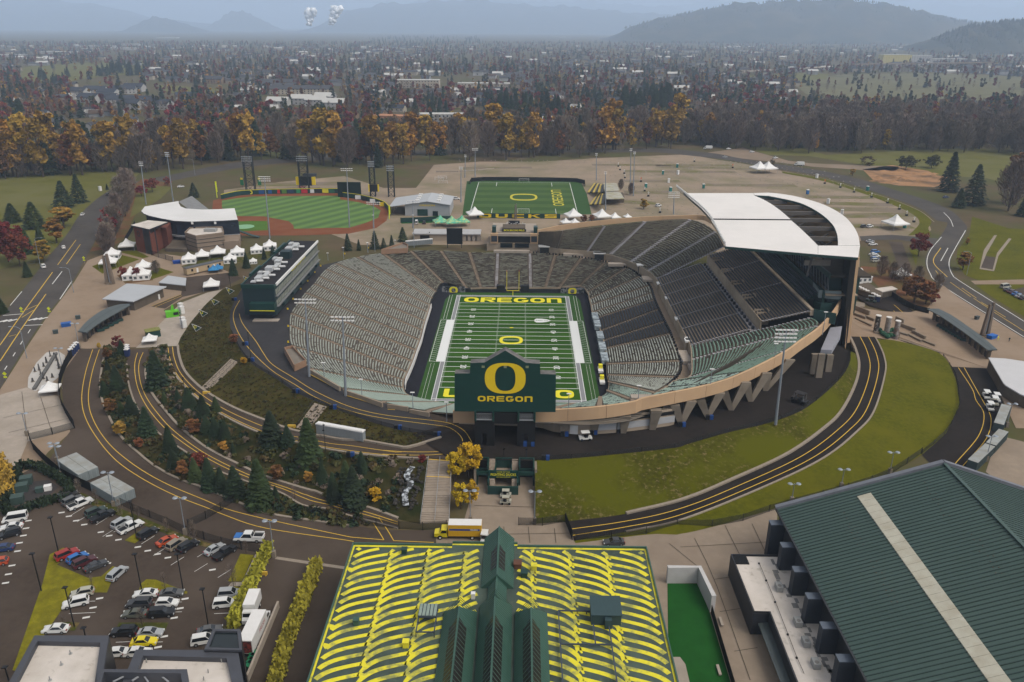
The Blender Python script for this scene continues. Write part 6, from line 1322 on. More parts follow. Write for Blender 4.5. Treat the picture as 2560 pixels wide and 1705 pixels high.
# lattice light towers
def lattice(label,f,xl,xr,yt,yb):
 a,c_=at(f,xl,yb,0),at(f,xr,yb,0);H_=aty(f,xl,yt,a.y).z;w_=(c_.x-a.x);t=thing('light_tower',label,'light tower',((a.x+c_.x)/2,a.y,0),group='lattice light towers');x0=-w_/2;b=MB()
 for x in(x0,-x0):
  for y in(0,2.5):b.bar(V(x,y,0),V(x,y,H_),.55)
 ns=5
 for k in range(ns):
  z0,z1=H_*k/ns*.92,H_*(k+1)/ns*.92;b.bar(V(x0,0,z0),V(-x0,0,z1),.22);b.bar(V(-x0,0,z0),V(x0,0,z1),.22);b.bar(V(x0,0,z1),V(-x0,0,z1),.22)
 b.obj('lattice',M('tower_black',(.016,.022,.024),.6),t,world=False)
 for r in range(3):
  b=MB();b.bar(V(x0*1.15,-.3,H_-.4-r*1.4),V(-x0*1.15,-.3,H_-.4-r*1.4),.2)
  for k in range(7):x=x0*1.1+(-2.2*x0)*k/6;b.box(x-.3,x+.3,-.9,-.35,H_-.8-r*1.4,H_-.15-r*1.4)
  b.obj('lamp_row',STEEL,t,world=False)
lattice('black lattice light tower behind the left of the outfield','A',1685,1745,1068,1310);lattice('black lattice light tower standing above the ballpark scoreboard','A',2055,2115,1066,1305)
lattice('black lattice light tower right of the batter screen','B',208,242,1102,1345);lattice('black lattice light tower next to the grey gabled building','B',332,372,1132,1348)
for k,(x,y,lab)in enumerate([(1690,1240,'green and yellow banner frame at the left light tower'),(0,0,'')][:1]):
 for xx in(1660,1780):p=at('A',xx,1285,0);t=thing('banner_post','green banner with yellow O %s of the left light tower'%('left' if xx<1700 else 'right'),'banner',p);b=MB();z_=aty('A',xx,1215,p.y).z;b.box(p.x-1.2,p.x+1.2,p.y,p.y+.2,z_*.25,z_);b.obj('cloth',M('flag_green',(.01,.14,.05),.8),t);b=MB();b.box(p.x-.9,p.x+.9,p.y-.1,p.y-.02,z_*.8,z_*.97);b.obj('emblem',OCH,t);b=MB();b.box(p.x-.1,p.x+.1,p.y+.2,p.y+.4,0,z_);b.obj('post',BLACK,t)
bsc=at('A',2095,1302,0);t=thing('ballpark_scoreboard','dark ballpark scoreboard with yellow side panels above the outfield wall','scoreboard',bsc);yS=bsc.y-1
for(xa,xb,ya,yb,mt,nm)in[(2052,2132,1270,1208,BLACK,'screen'),(2028,2050,1266,1212,OCH,'side_panel'),(2134,2156,1266,1212,OCH,'side_panel'),(2075,2165,1205,1188,SLATEL,'top_panel'),(2040,2090,1284,1274,M('red_white_sign',(.6,.25,.25),.7),'sponsor_panel')]:
 q0,q1=aty('A',xa,ya,yS),aty('A',xb,yb,yS);b=MB();b.box(q0.x,q1.x,yS,yS+1,q0.z,q1.z);b.obj(nm,mt,t)
p=at('B',70,1350,0);t=thing('batter_screen','dark green batter screen above centre field wall','screen',p);b=MB();q0,q1=aty('B',-15,1322,p.y),aty('B',140,1248,p.y);b.box(q0.x,q1.x,p.y,p.y+.5,0,q1.z);b.obj('panel',M('screen_green',(.012,.022,.020),.9),t)
p=at('B',232,1350,0);t=thing('second_scoreboard','small black scoreboard with yellow edges at the right light tower','scoreboard',p);q0,q1=aty('B',205,1310,p.y),aty('B',258,1262,p.y);b=MB();b.box(q0.x,q1.x,p.y-1,p.y-.2,q0.z,q1.z);b.obj('screen',BLACK,t)
for(xa,xb)in((196,204),(259,268)):b=MB();b.box(aty('B',xa,1290,p.y).x,aty('B',xb,1290,p.y).x,p.y-1,p.y-.2,q0.z,q1.z);b.obj('side_panel',OCH,t)
for(f,x,yt,yb,lab)in[('J',1148,210,370,'bright yellow foul pole at the left field corner'),('B',338,1405,1500,'yellow foul pole at the right field corner')]:
 p=at(f,x,yb,0);H_=aty(f,x,yt,p.y).z;t=thing('foul_pole',lab,'foul pole',p);b=MB();b.tube((p.x,p.y,0),(p.x,p.y,H_),.25,n=8);b.obj('pole',M('neon_yellow',(.70,.75,.03),.6),t);b=MB();b.box(p.x+.25,p.x+.8,p.y-.03,p.y+.03,H_*.35,H_);b.obj('screen',MATS['neon_yellow'],t)
 # ---- gate pavilions
def canopy(label,fr_,top,z,wdt_px,ncol,f):
 """long curved canopy: centre line in the picture at roof height"""
 A=spline([at(f,x,y,z)for x,y in top],24);B=spline([at(f,x,y,z)for x,y in wdt_px],24);c=(A[12]+B[12])/2
 t=thing('gate_canopy',label,'canopy',(c.x,c.y,0));b=MB();b.strip(A,B);b.strip([p-V(0,0,.35)for p in B],[p-V(0,0,.35)for p in A]);b.strip([p-V(0,0,.35)for p in A],A);b.strip(B,[p-V(0,0,.35)for p in B]);b.obj('roof',M('canopy_roof',(.085,.10,.10),.6,.1,.4),t)
 M_=[a.lerp(c2,.5)for a,c2 in zip(A,B)];b=MB()
 b.ribbon([p+V(0,0,.02)for p in M_],.25,.03);b.obj('ridge',M('canopy_ridge',(.05,.06,.06),.6),t)
 for k in range(ncol):
  j=1+k*(21/(ncol-1));p=M_[int(j)].lerp(M_[min(23,int(j)+1)],j-int(j));b=MB();b.box(p.x-.5,p.x+.5,p.y-.5,p.y+.5,0,z-.36);b.obj('pillar',STC,t)
 for k in range(ncol-1):
  j=1+(k+.5)*(21/(ncol-1));p=M_[int(j)].lerp(M_[min(23,int(j)+1)],j-int(j));d=(M_[min(23,int(j)+1)]-M_[int(j)]).normalized();b=MB();b.obox((p.x,p.y),d,1.6,.3,0,2.3);b.obj('gate_leaf',BLACK,t)
 return t
canopy('long curved grey gate canopy beside the plaza on the left','D',[(532,735),(600,660),(700,590),(800,553),(885,545)],4.2,[(592,742),(660,690),(740,640),(820,595),(892,552)],9,'D')
canopy('long curved grey gate canopy with row of turnstiles on the right','F',[(1690,880),(1780,930),(1900,1010),(2010,1090),(2110,1165)],4.2,[(1770,880),(1860,925),(1970,1000),(2080,1080),(2172,1160)],11,'F')
def flatbox(name,label,f,roof,z,cat='building',wm=None,rm=None,over=.0,h=.35,inset=.1):
 P=[at(f,x,y,z)for x,y in roof];c=sum((p for p in P),V(0,0,0))/len(P);t=thing(name,label,cat,(c.x,c.y,0))
 b=MB();b.prism([(p.x,p.y)for p in P],z-h,z,0,0);b.obj('roof',rm or GR_,t)
 b=MB();b.prism([(q.x,q.y)for q in[p.lerp(V(c.x,c.y,z),inset)for p in P]],0,z-h);b.obj('wall',wm or STC,t);return t
t=flatbox('ticket_building','tan ticket building with wide pale grey roof on the left plaza','D',[(700,512),(868,407),(1140,427),(912,530)],4.4,inset=.12)
for k in range(3):
 p=at('D',1005+k*42,520-k*12,1.2);b=MB();b.obox((p.x,p.y-.3),(1,.6),1.0,.15,0,2.2);b.obj('door',WMETAL,t)
flatbox('service_block','low tan block with pale roof behind the ticket building','D',[(1085,400),(1150,352),(1275,370),(1270,420)],2.8,inset=.03)
t=flatbox('gate_building','low building with pale white roof at the right edge','F',[(2112,1215),(2230,1222),(2420,1250),(2420,1500),(2330,1465),(2230,1405),(2215,1390)],4.2,rm=M('white_grey_roof',(.56,.55,.56),.8,.06,.2),inset=.04)
flatbox('restroom_block','low restroom block with small white roof under the red trees','F',[(1335,742),(1450,726),(1490,745),(1385,765)],3.2,rm=PALEROOF,inset=.08)
t=flatbox('restroom_wing','open-topped tan wing beside the restroom block','F',[(1215,715),(1290,700),(1390,770),(1380,800),(1215,745)],3.0,rm=STC,inset=.03)
# ---- tall slender plaza markers
for(f,x,yb,yt,lab,dx)in[('D',755,410,205,'tall twin concrete pylon on the left plaza beside the tents',26),('F',2085,1065,838,'tall twin concrete pylon on the right plaza behind the canopy',24),('K',1064,462,342,'tall twin concrete pylon in front of the soccer field',10)]:
 p=at(f,x,yb,0);H_=aty(f,x,yt,p.y).z;t=thing('plaza_pylon',lab,'pylon',p,group='plaza pylons')
 w_=aty(f,x+dx,yb,p.y).x-p.x
 for s_ in(-1,1):b=MB();b.add([(p.x+s_*w_*.75-w_*.38,p.y-.8,0),(p.x+s_*w_*.75+w_*.38,p.y-.8,0),(p.x+s_*w_*.75+w_*.38,p.y+.8,0),(p.x+s_*w_*.75-w_*.38,p.y+.8,0),(p.x+s_*w_*.42-w_*.22,p.y-.6,H_*(.97+.03*s_)),(p.x+s_*w_*.42+w_*.22,p.y-.6,H_*(.97+.03*s_)),(p.x+s_*w_*.42+w_*.22,p.y+.6,H_*(.97+.03*s_)),(p.x+s_*w_*.42-w_*.22,p.y+.6,H_*(.97+.03*s_))],[(3,2,1,0),(4,5,6,7),(0,1,5,4),(1,2,6,5),(2,3,7,6),(3,0,4,7)]);b.obj('shaft',M('pylon_concrete',(.20,.155,.12),.9,.15,.5),t)
 b=MB();b.box(p.x-w_*.15,p.x+w_*.15,p.y-.3,p.y+.3,0,H_*.9);b.obj('core',STEEL,t)
 b=MB();b.box(p.x-w_*.8,p.x+w_*.8,p.y-1.2,p.y+1.0,0,.8);b.obj('plinth',COLM,t)
 # ---- totem pillars with green balls, terraces on the right plaza
for k,(x,yt,yb,mt)in enumerate([(1340,925,1040,'totem_dark'),(1412,937,1050,'totem_grey'),(1474,962,1075,'totem_brown')]):
 p=at('F',x,yb,2.2);H_=aty('F',x,yt,p.y).z;t=thing('photo_pillar','%s of the three round photo-wrapped pillars on the right plaza'%['leftmost','middle','rightmost'][k],'pillar',p,group='photo pillars')
 b=MB();b.tube((p.x,p.y,0.5),(p.x,p.y,H_-.3),.95,n=20);b.obj('shaft',M(mt,[(.04,.035,.03),(.30,.26,.23),(.20,.14,.12)][k],.7,.7,1.5,s2=.9,c2=(.35,.32,.30),th=.55,soft=.05),t);b=MB();b.tube((p.x,p.y,H_-.3),(p.x,p.y,H_),1.0,n=20);b.obj('cap',WMETAL,t)
fm=thing('bush_planter','planter of clipped green balls at the foot of the photo pillars','planter',at('F',1410,1060,2.2));GB_=M('clipped_green',(.012,.075,.035),.8,.3,2)
def blob(b,c,r,n=8,m=6,sq=.75,jit=.0):
 vs=[(c.x,c.y,c.z+r*sq)]
 for i in range(1,m):
  for j in range(n):a_=math.pi*i/m;t_=2*math.pi*j/n;rr=r*(1+random.uniform(-jit,jit));vs.append((c.x+rr*math.sin(a_)*math.cos(t_),c.y+rr*math.sin(a_)*math.sin(t_),c.z+rr*sq*math.cos(a_)))
 vs.append((c.x,c.y,c.z-r*sq));fs=[(0,1+j,1+(j+1)%n)for j in range(n)]
 for i in range(m-2):
  for j in range(n):fs.append((1+i*n+j,1+(i+1)*n+j,1+(i+1)*n+(j+1)%n,1+i*n+(j+1)%n))
 L_=1+(m-2)*n;fs+=[(L_+j,len(vs)-1,L_+(j+1)%n)for j in range(n)]
 b.add(vs,fs)
for(x,y)in[(1365,1025),(1400,1055),(1430,1030),(1440,1060),(1460,1025),(1385,1045),(1420,1070),(1470,1060)]:
 b=MB();blob(b,at('F',x,y,3.0),1.1);b.obj('clipped_ball',GB_,fm,smooth=True)
b=MB();P=[at('F',x,y,2.6)for x,y in[(1318,1062),(1500,1070),(1498,1040),(1330,1020)]];b.prism([(p.x,p.y)for p in P],.5,2.3);b.obj('planter_box',COLM,fm)
b=MB();b.wall([at('F',1320,1072,1.0),at('F',1500,1082,1.0)],2.0,.5,z0=-1.5);b.obj('retaining_wall',COLM,fm)
for k,(x0,y0,x1,y1)in enumerate([(1180,860,1300,905),(1190,915,1270,945),(1270,935,1330,960),(1200,950,1310,1000),(1480,940,1530,965),(1500,985,1610,1025),(1590,1035,1680,1080),(1490,1045,1560,1065),(1560,1060,1650,1105),(1650,1100,1745,1135),(1500,1100,1600,1130),(1600,1130,1780,1190)]):
 t_=(y0-860)/330;z0=2.6*(1-t_*.9);a,c_=at('F',x0,y0,z0),at('F',x1,y1,z0);t=thing('terrace_wall','low concrete terrace wall on the right plaza, %s from the stadium end'%ordi(k),'wall',a,group='terrace walls');b=MB();b.wall([a,a.lerp(c_,.5),c_],.55,.6,z0=-1.5);b.obj('wall',COLM,t)
b=MB();P=[at('F',x,y,2.0)for x,y in[(1175,830),(1265,845),(1265,870),(1175,870)]];b.prism([(p.x,p.y)for p in P],0,2.2);tag(b.obj('concrete_block',COLM),'concrete stair block behind the end fin of the stadium','block')
# =================================================================== vehicles
def paint(c,name):return M('paint_'+name,c,.35,.04,2,spec=.5)
PC={'white':(.70,.69,.67),'silver':(.36,.37,.38),'grey':(.10,.10,.10),'charcoal':(.045,.045,.048),'black':(.012,.012,.014),'red':(.30,.02,.015),'orange':(.45,.07,.02),'blue':(.02,.14,.42),'navy':(.02,.04,.12),'maroon':(.07,.015,.02),'yellow':(.75,.60,.01),'tan':(.25,.21,.16),'green':(.03,.05,.04),'beige':(.42,.40,.33),'olive':(.10,.105,.085)}
TYRE=M('tyre',(.012,.012,.012),.9);RIMM=M('wheel_rim',(.30,.30,.31),.4,metal=.4);CGL=M('car_glass',(.015,.018,.022),.1,.2,.5,spec=.6);LAMPW=M('headlamp',(.6,.6,.58),.3);LAMPR=M('taillamp',(.28,.01,.01),.4)
KINDS_={
'sedan':dict(L=4.7,W=1.82,prof=[(-2.35,.35),(-2.38,.8),(-2.2,.98),(-1.4,1.02),(.95,.98),(2.05,.80),(2.32,.6),(2.35,.35)],cab=[-1.75,1.0,-1.0,.25,1.0,1.44]),
'hatch':dict(L=4.3,W=1.8,prof=[(-2.15,.35),(-2.18,.85),(-2.05,1.05),(.8,1.0),(1.85,.82),(2.12,.6),(2.15,.35)],cab=[-2.05,1.0,-1.6,.2,1.02,1.52]),
'suv':dict(L=4.8,W=1.92,prof=[(-2.4,.4),(-2.42,1.0),(-2.3,1.12),(.9,1.1),(2.1,.98),(2.38,.7),(2.4,.4)],cab=[-2.3,1.05,-2.0,.35,1.1,1.76]),
'pickup':dict(L=5.7,W=1.98,prof=[(-2.85,.5),(-2.87,1.15),(-.75,1.15),(1.2,1.15),(2.6,1.05),(2.83,.75),(2.85,.5)],cab=[-.85,1.45,-.65,.75,1.14,1.86]),
'van':dict(L=5.2,W=2.0,prof=[(-2.6,.4),(-2.6,1.1),(1.6,1.1),(2.4,.95),(2.58,.7),(2.6,.4)],cab=[-2.55,2.0,-2.45,1.2,1.1,2.05])}
def make_car(kind):
 k=KINDS_[kind];W=k['W']/2;t=thing(kind if kind=='van' else{'sedan':'parked_car','hatch':'parked_car','suv':'parked_suv','pickup':'pickup_truck'}[kind],'x',{'pickup':'pickup','van':'van'}.get(kind,'car'));pr=k['prof'];n=len(pr);b=MB()
 ins=[.10 if z>.75 else 0 for x,z in pr]
 b.add([(x,-W+i,z)for(x,z),i in zip(pr,ins)]+[(x,W-i,z)for(x,z),i in zip(pr,ins)],[tuple(range(n)),tuple(reversed(range(n,2*n)))]+[(i,n+i,n+(i+1)%n,(i+1)%n)for i in range(n)]);b.obj('body',paint(PC['white'],'white'),t,world=False)
 x0,x1,a0,a1,z0,z1=k['cab'];w0,w1=W-.10,W-.32;b=MB()
 V8=[(x0,-w0,z0-.03),(x1,-w0,z0-.03),(x1,w0,z0-.03),(x0,w0,z0-.03),(a0,-w1,z1),(a1,-w1,z1),(a1,w1,z1),(a0,w1,z1)]
 b.add(V8,[(0,1,5,4),(1,2,6,5),(2,3,7,6),(3,0,4,7)]);b.obj('windows',CGL,t,world=False)
 b=MB();b.box(a0-.06,a1+.06,-w1-.03,w1+.03,z1-.02,z1+.07)
 for(i,j)in((0,4),(1,5),(2,6),(3,7)):b.bar(V8[i],V8[j],.10)
 b.obj('roof',paint(PC['white'],'white'),t,world=False)
 if kind=='pickup':b=MB();b.box(-2.7,-.95,-W+.22,W-.22,1.151,1.17);b.obj('bed',BLACK,t,world=False)
 r=.34 if kind in('sedan','hatch')else .40
 for sx in(-1,1):
  for sy in(-1,1):
   b=MB();x=sx*k['L']*.31;b.tube((x,sy*(W-.22),r),(x,sy*(W+.02),r),r,n=12);wh=b.obj('wheel',TYRE,t,world=False);b=MB();b.tube((x,sy*(W+.0),r),(x,sy*(W+.03),r),r*.6,n=8);b.obj('rim',RIMM,wh,world=False)
 for sy in(-1,1):
  b=MB();b.box(k['L']/2-.16,k['L']/2+.01,sy*W*.7-.22,sy*W*.7+.22,.62,.76);b.obj('headlight',LAMPW,t,world=False);b=MB();b.box(-k['L']/2-.03,-k['L']/2+.12,sy*W*.72-.18,sy*W*.72+.18,.75,.95);b.obj('taillight',LAMPR,t,world=False)
 return t
CARS={k:Proto(make_car(k))for k in KINDS_};CARO={k:CARS[k].o for k in CARS};car_used={k:False for k in CARS}
def car(kind,col,p,rz,label,group=None):
 o=CARO[kind]
 if car_used[kind]:o=copy_tree(o)
 car_used[kind]=True
 o.location=p;o.rotation_euler=(0,0,rz);o['label']=label
 if group:o['group']=group
 elif 'group' in o:del o['group']
 for ch in o.children:
  if ch.name.split('.')[0]in('body','roof'):recolor(ch,paint(PC[col],col))
 return o
def carp(kind,col,f,a,b_,label,group=None,z=0.03,flip=False):
 A,B=at(f,*a,z),at(f,*b_,z);d=B-A;m_=(A+B)/2
 return car(kind,col,m_+V(0,.6,0),math.atan2(d.y,d.x)+(math.pi if flip else 0),label,group)
LOT='cars in the staff car park'
for(kind,col,a,b_,lab)in[
('suv','charcoal',(400,345),(515,300),'dark grey SUV at the left end of the fence row'),('suv','grey',(425,385),(555,325),'grey SUV beside the white pickup in the fence row'),('pickup','white',(465,410),(620,345),'white pickup truck near the left end of the fence row'),
('suv','green',(585,460),(710,405),'dark green SUV beside the black pickup in the fence row'),('pickup','black',(612,500),(775,425),'black pickup truck right of the dark green SUV'),('suv','silver',(768,540),(882,475),'silver SUV in the middle of the fence row'),
('pickup','white',(800,580),(968,495),'white pickup with black bed by the grass tongue'),('suv','black',(932,620),(1072,540),'black SUV right of the grass tongue'),('sedan','orange',(1072,660),(1195,600),'orange-red sedan in the fence row'),
('suv','tan',(1130,700),(1265,610),'tan SUV right of the orange sedan'),('suv','black',(1225,700),(1333,635),'black SUV right of the tan SUV'),('sedan','silver',(1402,720),(1512,655),'silver sedan near the gate'),
('pickup','black',(1455,765),(1602,665),'black pickup nearest the gate'),('van','white',(172,465),(20,490),'white van at the left edge of the car park'),('sedan','white',(140,525),(0,545),'white sedan below the white van'),
('suv','black',(108,570),(0,600),'black SUV at the left edge below a white sedan'),('sedan','navy',(78,675),(-60,690),'dark blue sedan cut by the left edge'),('hatch','orange',(35,770),(-90,790),'orange and black car at the left edge'),
('suv','red',(380,755),(518,695),'red SUV at the tip of the yellow-green bed'),('hatch','blue',(455,780),(585,715),'bright blue hatchback beside the red SUV'),('suv','maroon',(487,815),(652,740),'maroon SUV right of the blue hatchback'),
('sedan','charcoal',(585,830),(710,775),'dark sedan half over the planted bed'),('suv','silver',(740,905),(845,810),'silver estate car alone by the end of the bed'),('hatch','beige',(630,975),(480,1000),'beige hatchback beside the yellow-green bed'),
('suv','white',(585,1040),(432,1075),'white SUV below the beige hatchback'),('sedan','white',(1065,990),(908,1000),'white sedan in the top left of the middle block'),('sedan','grey',(1092,995),(1238,985),'grey sedan in the top right of the middle block'),
('suv','charcoal',(1025,1060),(860,1065),'dark brown SUV in the middle block'),('hatch','white',(1058,1060),(1212,1055),'white hatchback right of the dark brown SUV'),('sedan','olive',(995,1130),(830,1135),'grey-green sedan in the middle block'),
('suv','black',(1010,1135),(1185,1120),'black SUV at the lower right of the middle block'),('suv','silver',(1500,1000),(1632,990),'silver SUV beside the bamboo hedge'),('suv','white',(1460,1070),(1608,1055),'white SUV beside the bamboo hedge'),
('suv','black',(918,1255),(757,1260),'black SUV above the yellow car'),('sedan','silver',(932,1265),(1108,1260),'pale silver coupe above the yellow car'),('sedan','yellow',(895,1330),(1055,1320),'bright yellow sports car'),
('sedan','white',(455,1235),(290,1240),'white car behind the corner office block'),('sedan','white',(845,1395),(700,1410),'white car partly hidden between the black buildings'),('sedan','white',(865,1400),(1000,1395),'white car tucked behind the black courtyard block'),
('sedan','grey',(1360,1260),(1490,1235),'grey car behind the glass-roofed block'),('suv','white',(1320,1325),(1460,1300),'white SUV behind the glass-roofed block')]:
 carp(kind,col,'G',a,b_,lab,LOT)
carp('sedan','charcoal','H',(1990,572),(1862,577),'dark sedan parked at the concrete ramp wall')
for(f,kind,col,a,b_,lab)in[('D','suv','white',(300,310),(285,290),'white SUV driving on the avenue'),('D','hatch','white',(436,178),(428,160),'white car farther up the avenue'),('A','sedan','white',(552,1484),(572,1466),'white car driving beside the roadside trees'),('A','suv','charcoal',(728,1346),(745,1332),'dark car on the tree-covered stretch of avenue'),
('A','sedan','white',(1212,1285),(1258,1282),'white car parked left of the ballpark'),('K','suv','white',(585,312),(615,312),'white SUV on the path beside the soccer field'),('K','van','white',(285,512),(287,490),'white van behind the low grey-roofed building'),('K','suv','black',(345,512),(347,490),'black SUV behind the low grey-roofed building'),('B','suv','white',(2168,1418),(2192,1412),'white SUV on the gravel path behind the stand'),
('F','sedan','silver',(1275,430),(1330,426),'silver car in the side lot, first from the top'),('F','sedan','white',(1295,450),(1352,446),'white car in the side lot, second from the top'),('F','suv','blue',(1310,503),(1368,498),'blue SUV in the side lot'),('F','sedan','white',(1298,520),(1355,516),'white car below the blue SUV'),('F','suv','white',(1310,534),(1368,530),'white SUV in the middle of the side lot'),('F','hatch','blue',(1310,550),(1368,547),'blue hatchback in the side lot'),('F','suv','beige',(1312,565),(1372,560),'beige SUV at the bottom of the side lot'),
('F','suv','charcoal',(1240,330),(1282,322),'dark SUV at the edge of the gravel lot'),('F','suv','white',(1284,330),(1318,322),'white SUV at the edge of the gravel lot'),('F','van','beige',(2190,748),(2270,735),'beige van in the small right car park'),('F','sedan','charcoal',(2222,768),(2285,760),'dark sedan beside the beige van'),('F','sedan','maroon',(2245,783),(2308,770),'maroon sedan in the small right car park'),('F','sedan','blue',(2270,798),(2340,784),'blue sedan in the small right car park'),('F','sedan','silver',(2295,812),(2365,800),'silver sedan in the small right car park'),('F','sedan','black',(2318,826),(2390,812),'black sedan nearest the edge in the small right car park'),
('C','suv','white',(480,1045),(505,1044),'white car on the pale gravel lot'),('C','pickup','white',(635,1088),(668,1084),'white pickup with boat on the pale gravel lot'),('C','sedan','silver',(298,1080),(320,1078),'silver car beside the distant road'),('C','sedan','white',(320,1023),(348,1022),'white car by the distant bend'),('C','sedan','navy',(1803,1358),(1840,1354),'dark blue car under the tall conifers')]:
 carp(kind,col,f,a,b_,lab)
for k in KINDS_:
 if not car_used[k]:bpy.data.objects.remove(CARO[k])
 # ---- trucks
def boxtruck(label,p,rz,L,cabL,W,H,cabc,boxc,open_rear=False,stripe=None):
 t=thing('box_truck',label,'truck',p,rz);bm=paint(PC.get(boxc,(.7,.7,.68)),boxc)if boxc in PC else boxc;cm=paint(PC[cabc],cabc)
 b=MB();b.box(-L/2,L/2-cabL-.25,-W/2,W/2,1.0,H);bx=b.obj('cargo_box',bm,t,world=False)
 b=MB();b.box(-L/2+.02,L/2-cabL-.27,-W/2+.02,W/2-.02,H,H+.06);b.obj('box_roof',WMETAL,bx,world=False)
 xc=L/2-cabL;b=MB();b.add([(xc,-W*.44,.6),(L/2,-W*.40,.6),(L/2,W*.40,.6),(xc,W*.44,.6),(xc,-W*.44,2.5),(xc+cabL*.45,-W*.42,2.5),(xc+cabL*.45,W*.42,2.5),(xc,W*.44,2.5),(xc+cabL*.62,-W*.43,1.6),(L/2,-W*.38,1.4),(L/2,W*.38,1.4),(xc+cabL*.62,W*.43,1.6)],
 [(0,3,2,1),(0,1,9,8,5,4),(3,7,6,11,10,2),(4,5,6,7),(8,9,10,11),(1,2,10,9),(0,4,7,3),(5,8,11,6)]);b.obj('cab',cm,t,world=False)
 b=MB();b.quad((xc+cabL*.46,-W*.38,2.42),(xc+cabL*.62+.02,-W*.38,1.66),(xc+cabL*.62+.02,W*.38,1.66),(xc+cabL*.46,W*.38,2.42))
 for s in(-1,1):b.quad((xc+.1,s*W*.445,1.65),(xc+cabL*.5,s*W*.445,1.65),(xc+cabL*.42,s*W*.445,2.35),(xc+.1,s*W*.445,2.35))
 b.obj('windows',CGL,t,world=False);b=MB();b.box(-L/2,L/2-.3,-W*.3,W*.3,.6,.99);b.obj('chassis',BLACK,t,world=False)
 for x in(-L*.30,L/2-cabL*.45):
  for s in(-1,1):b=MB();b.tube((x,s*(W/2-.35),.5),(x,s*(W/2-.02),.5),.5,n=12);wh=b.obj('wheel',TYRE,t,world=False);b=MB();b.tube((x,s*(W/2-.02),.5),(x,s*(W/2),.5),.25,n=8);b.obj('rim',WMETAL,wh,world=False)
 if open_rear:
  b=MB();b.box(-L/2-.02,-L/2-.005,-W/2+.15,W/2-.15,1.1,H-.15);b.obj('open_rear',M('red_goods',(.25,.04,.03),.8,.8,3,s2=2,c2=(.02,.02,.02)),t,world=False);b=MB();b.box(-L/2-1.1,-L/2-.03,W/2,W/2+.08,1.1,H-.1);b.obj('rear_door',WMETAL,t,world=False)
 return t
p=at('H',968,545,.1);t=boxtruck('yellow rental box truck with white roof beside the concrete stair',(p.x,p.y+1.6,.06),math.pi,10.6,2.9,2.5,3.9,'yellow',M('truck_yellow',(.72,.40,.02),.45,.04,1))
for s in(1,):
 b=MB();b.box(-4.9,1.9,1.26,1.27,2.5,2.95);b.obj('blue_stripe',M('stripe_blue',(.03,.07,.30),.5),t,world=False);o=text('PENSKE',.5,(0,0,0),(math.pi/2,0,math.pi),WMETAL,'lettering',bold=.02);o.parent=t;o.location=(-3.6,1.29,2.72)
p,q_=at('G',1690,1180,.05),at('G',1745,1035,.05);boxtruck('white box truck parked by the bamboo hedge',(p+q_)/2,math.atan2((p-q_).y,(p-q_).x),7.0,2.0,2.3,3.3,'white','white')
p,q_=at('G',1700,1370,.05),at('G',1800,1150,.05);t=boxtruck('long white box truck with open rear beside the ramp wall',(p+q_)/2,math.atan2((q_-p).y,(q_-p).x),11.0,2.4,2.55,3.9,'white','white',True);o=text('FRESH',1.2,(0,0,0),(math.pi/2,0,0),M('red_print',(.45,.03,.03),.6),'lettering');o.parent=t;o.location=(0,-1.29,2.6)
p,q_=at('G',1600,622,.05),at('G',1785,612,.05);o=car('pickup','white',(p+q_)/2+V(0,.8,0),math.pi,'white utility pickup with blue bonnet on the service road');o.scale=(1.15,1.15,1.15)
b=MB();b.box(1.35,2.7,-.85,.85,1.12,1.2);b.obj('blue_bonnet',paint(PC['blue'],'blue'),o,world=False);b=MB();b.box(-2.8,-1.0,-.98,-.8,1.17,1.5);b.box(-2.8,-1.0,.8,.98,1.17,1.5);b.obj('tool_boxes',WMETAL,o,world=False)
def rv(label,f,x,y):p=at(f,x,y,0);boxtruck(label,p,math.pi,8,1.8,2.4,3.2,'white','white')
rv('white motorhome by the distant bend in the road','C',190,1022);rv('white motorhome beside the shrub row','C',815,1135)
# ---- carts and tractor
def cart(label,p,rz,col,roof='white',s=1.0):
 t=thing('utility_cart',label,'cart',p,rz);t.scale=(s,s,s);b=MB();b.box(-1.4,1.3,-.65,.65,.4,.75);b.box(.7,1.35,-.6,.6,.75,1.0);b.obj('body',paint(PC[col],col),t,world=False);b=MB();b.box(-.5,.2,-.55,.55,.75,1.0);b.box(-.6,-.45,-.55,.55,1.0,1.4);b.obj('seat',BLACK,t,world=False)
 b=MB();b.box(-.9,.9,-.65,.65,1.9,1.98);b.obj('roof',paint(PC[roof],roof),t,world=False)
 for sx in(-.85,.85):
  for sy in(-.6,.6):b=MB();b.tube((sx,sy,.76),(sx,sy,1.9),.04,n=4);b.obj('post',STEEL,t,world=False);b=MB();b.tube((sx,sy-.12,.3),(sx,sy+.12,.3),.3,n=10);b.obj('wheel',TYRE,t,world=False)
cart('white cart with boxes under the raised stand',at('M4',1330,1175,5.03),3.3,'white',s=1.25);cart('beige cart in the gateway yard, the farther one',at('H',1262,275,.1),0,'beige','beige');cart('beige cart in the gateway yard, the nearer one',at('H',1262,315,.1),0,'beige','beige')
cart('black cart with yellow stripes on the dark concourse',at('M5',1560,735,5.03),2.4,'black','black',1.7);cart('green tractor-like cart on the lane behind the stadium',at('F',1305,840,.1),2.6,'green','olive',1.5);cart('white cart behind the yellow truck',at('H',1132,545,.1),1.5,'white','white',1.2)
for k,(x,y,c_)in enumerate([(1720,55,'white'),(1745,25,'beige'),(1700,-10,'white'),(1755,5,'white')]):cart('cart parked by the trailers on the right lane, %s in line'%ordi(k),at('I',x,y,.08),1.3,c_,'white',1.3)
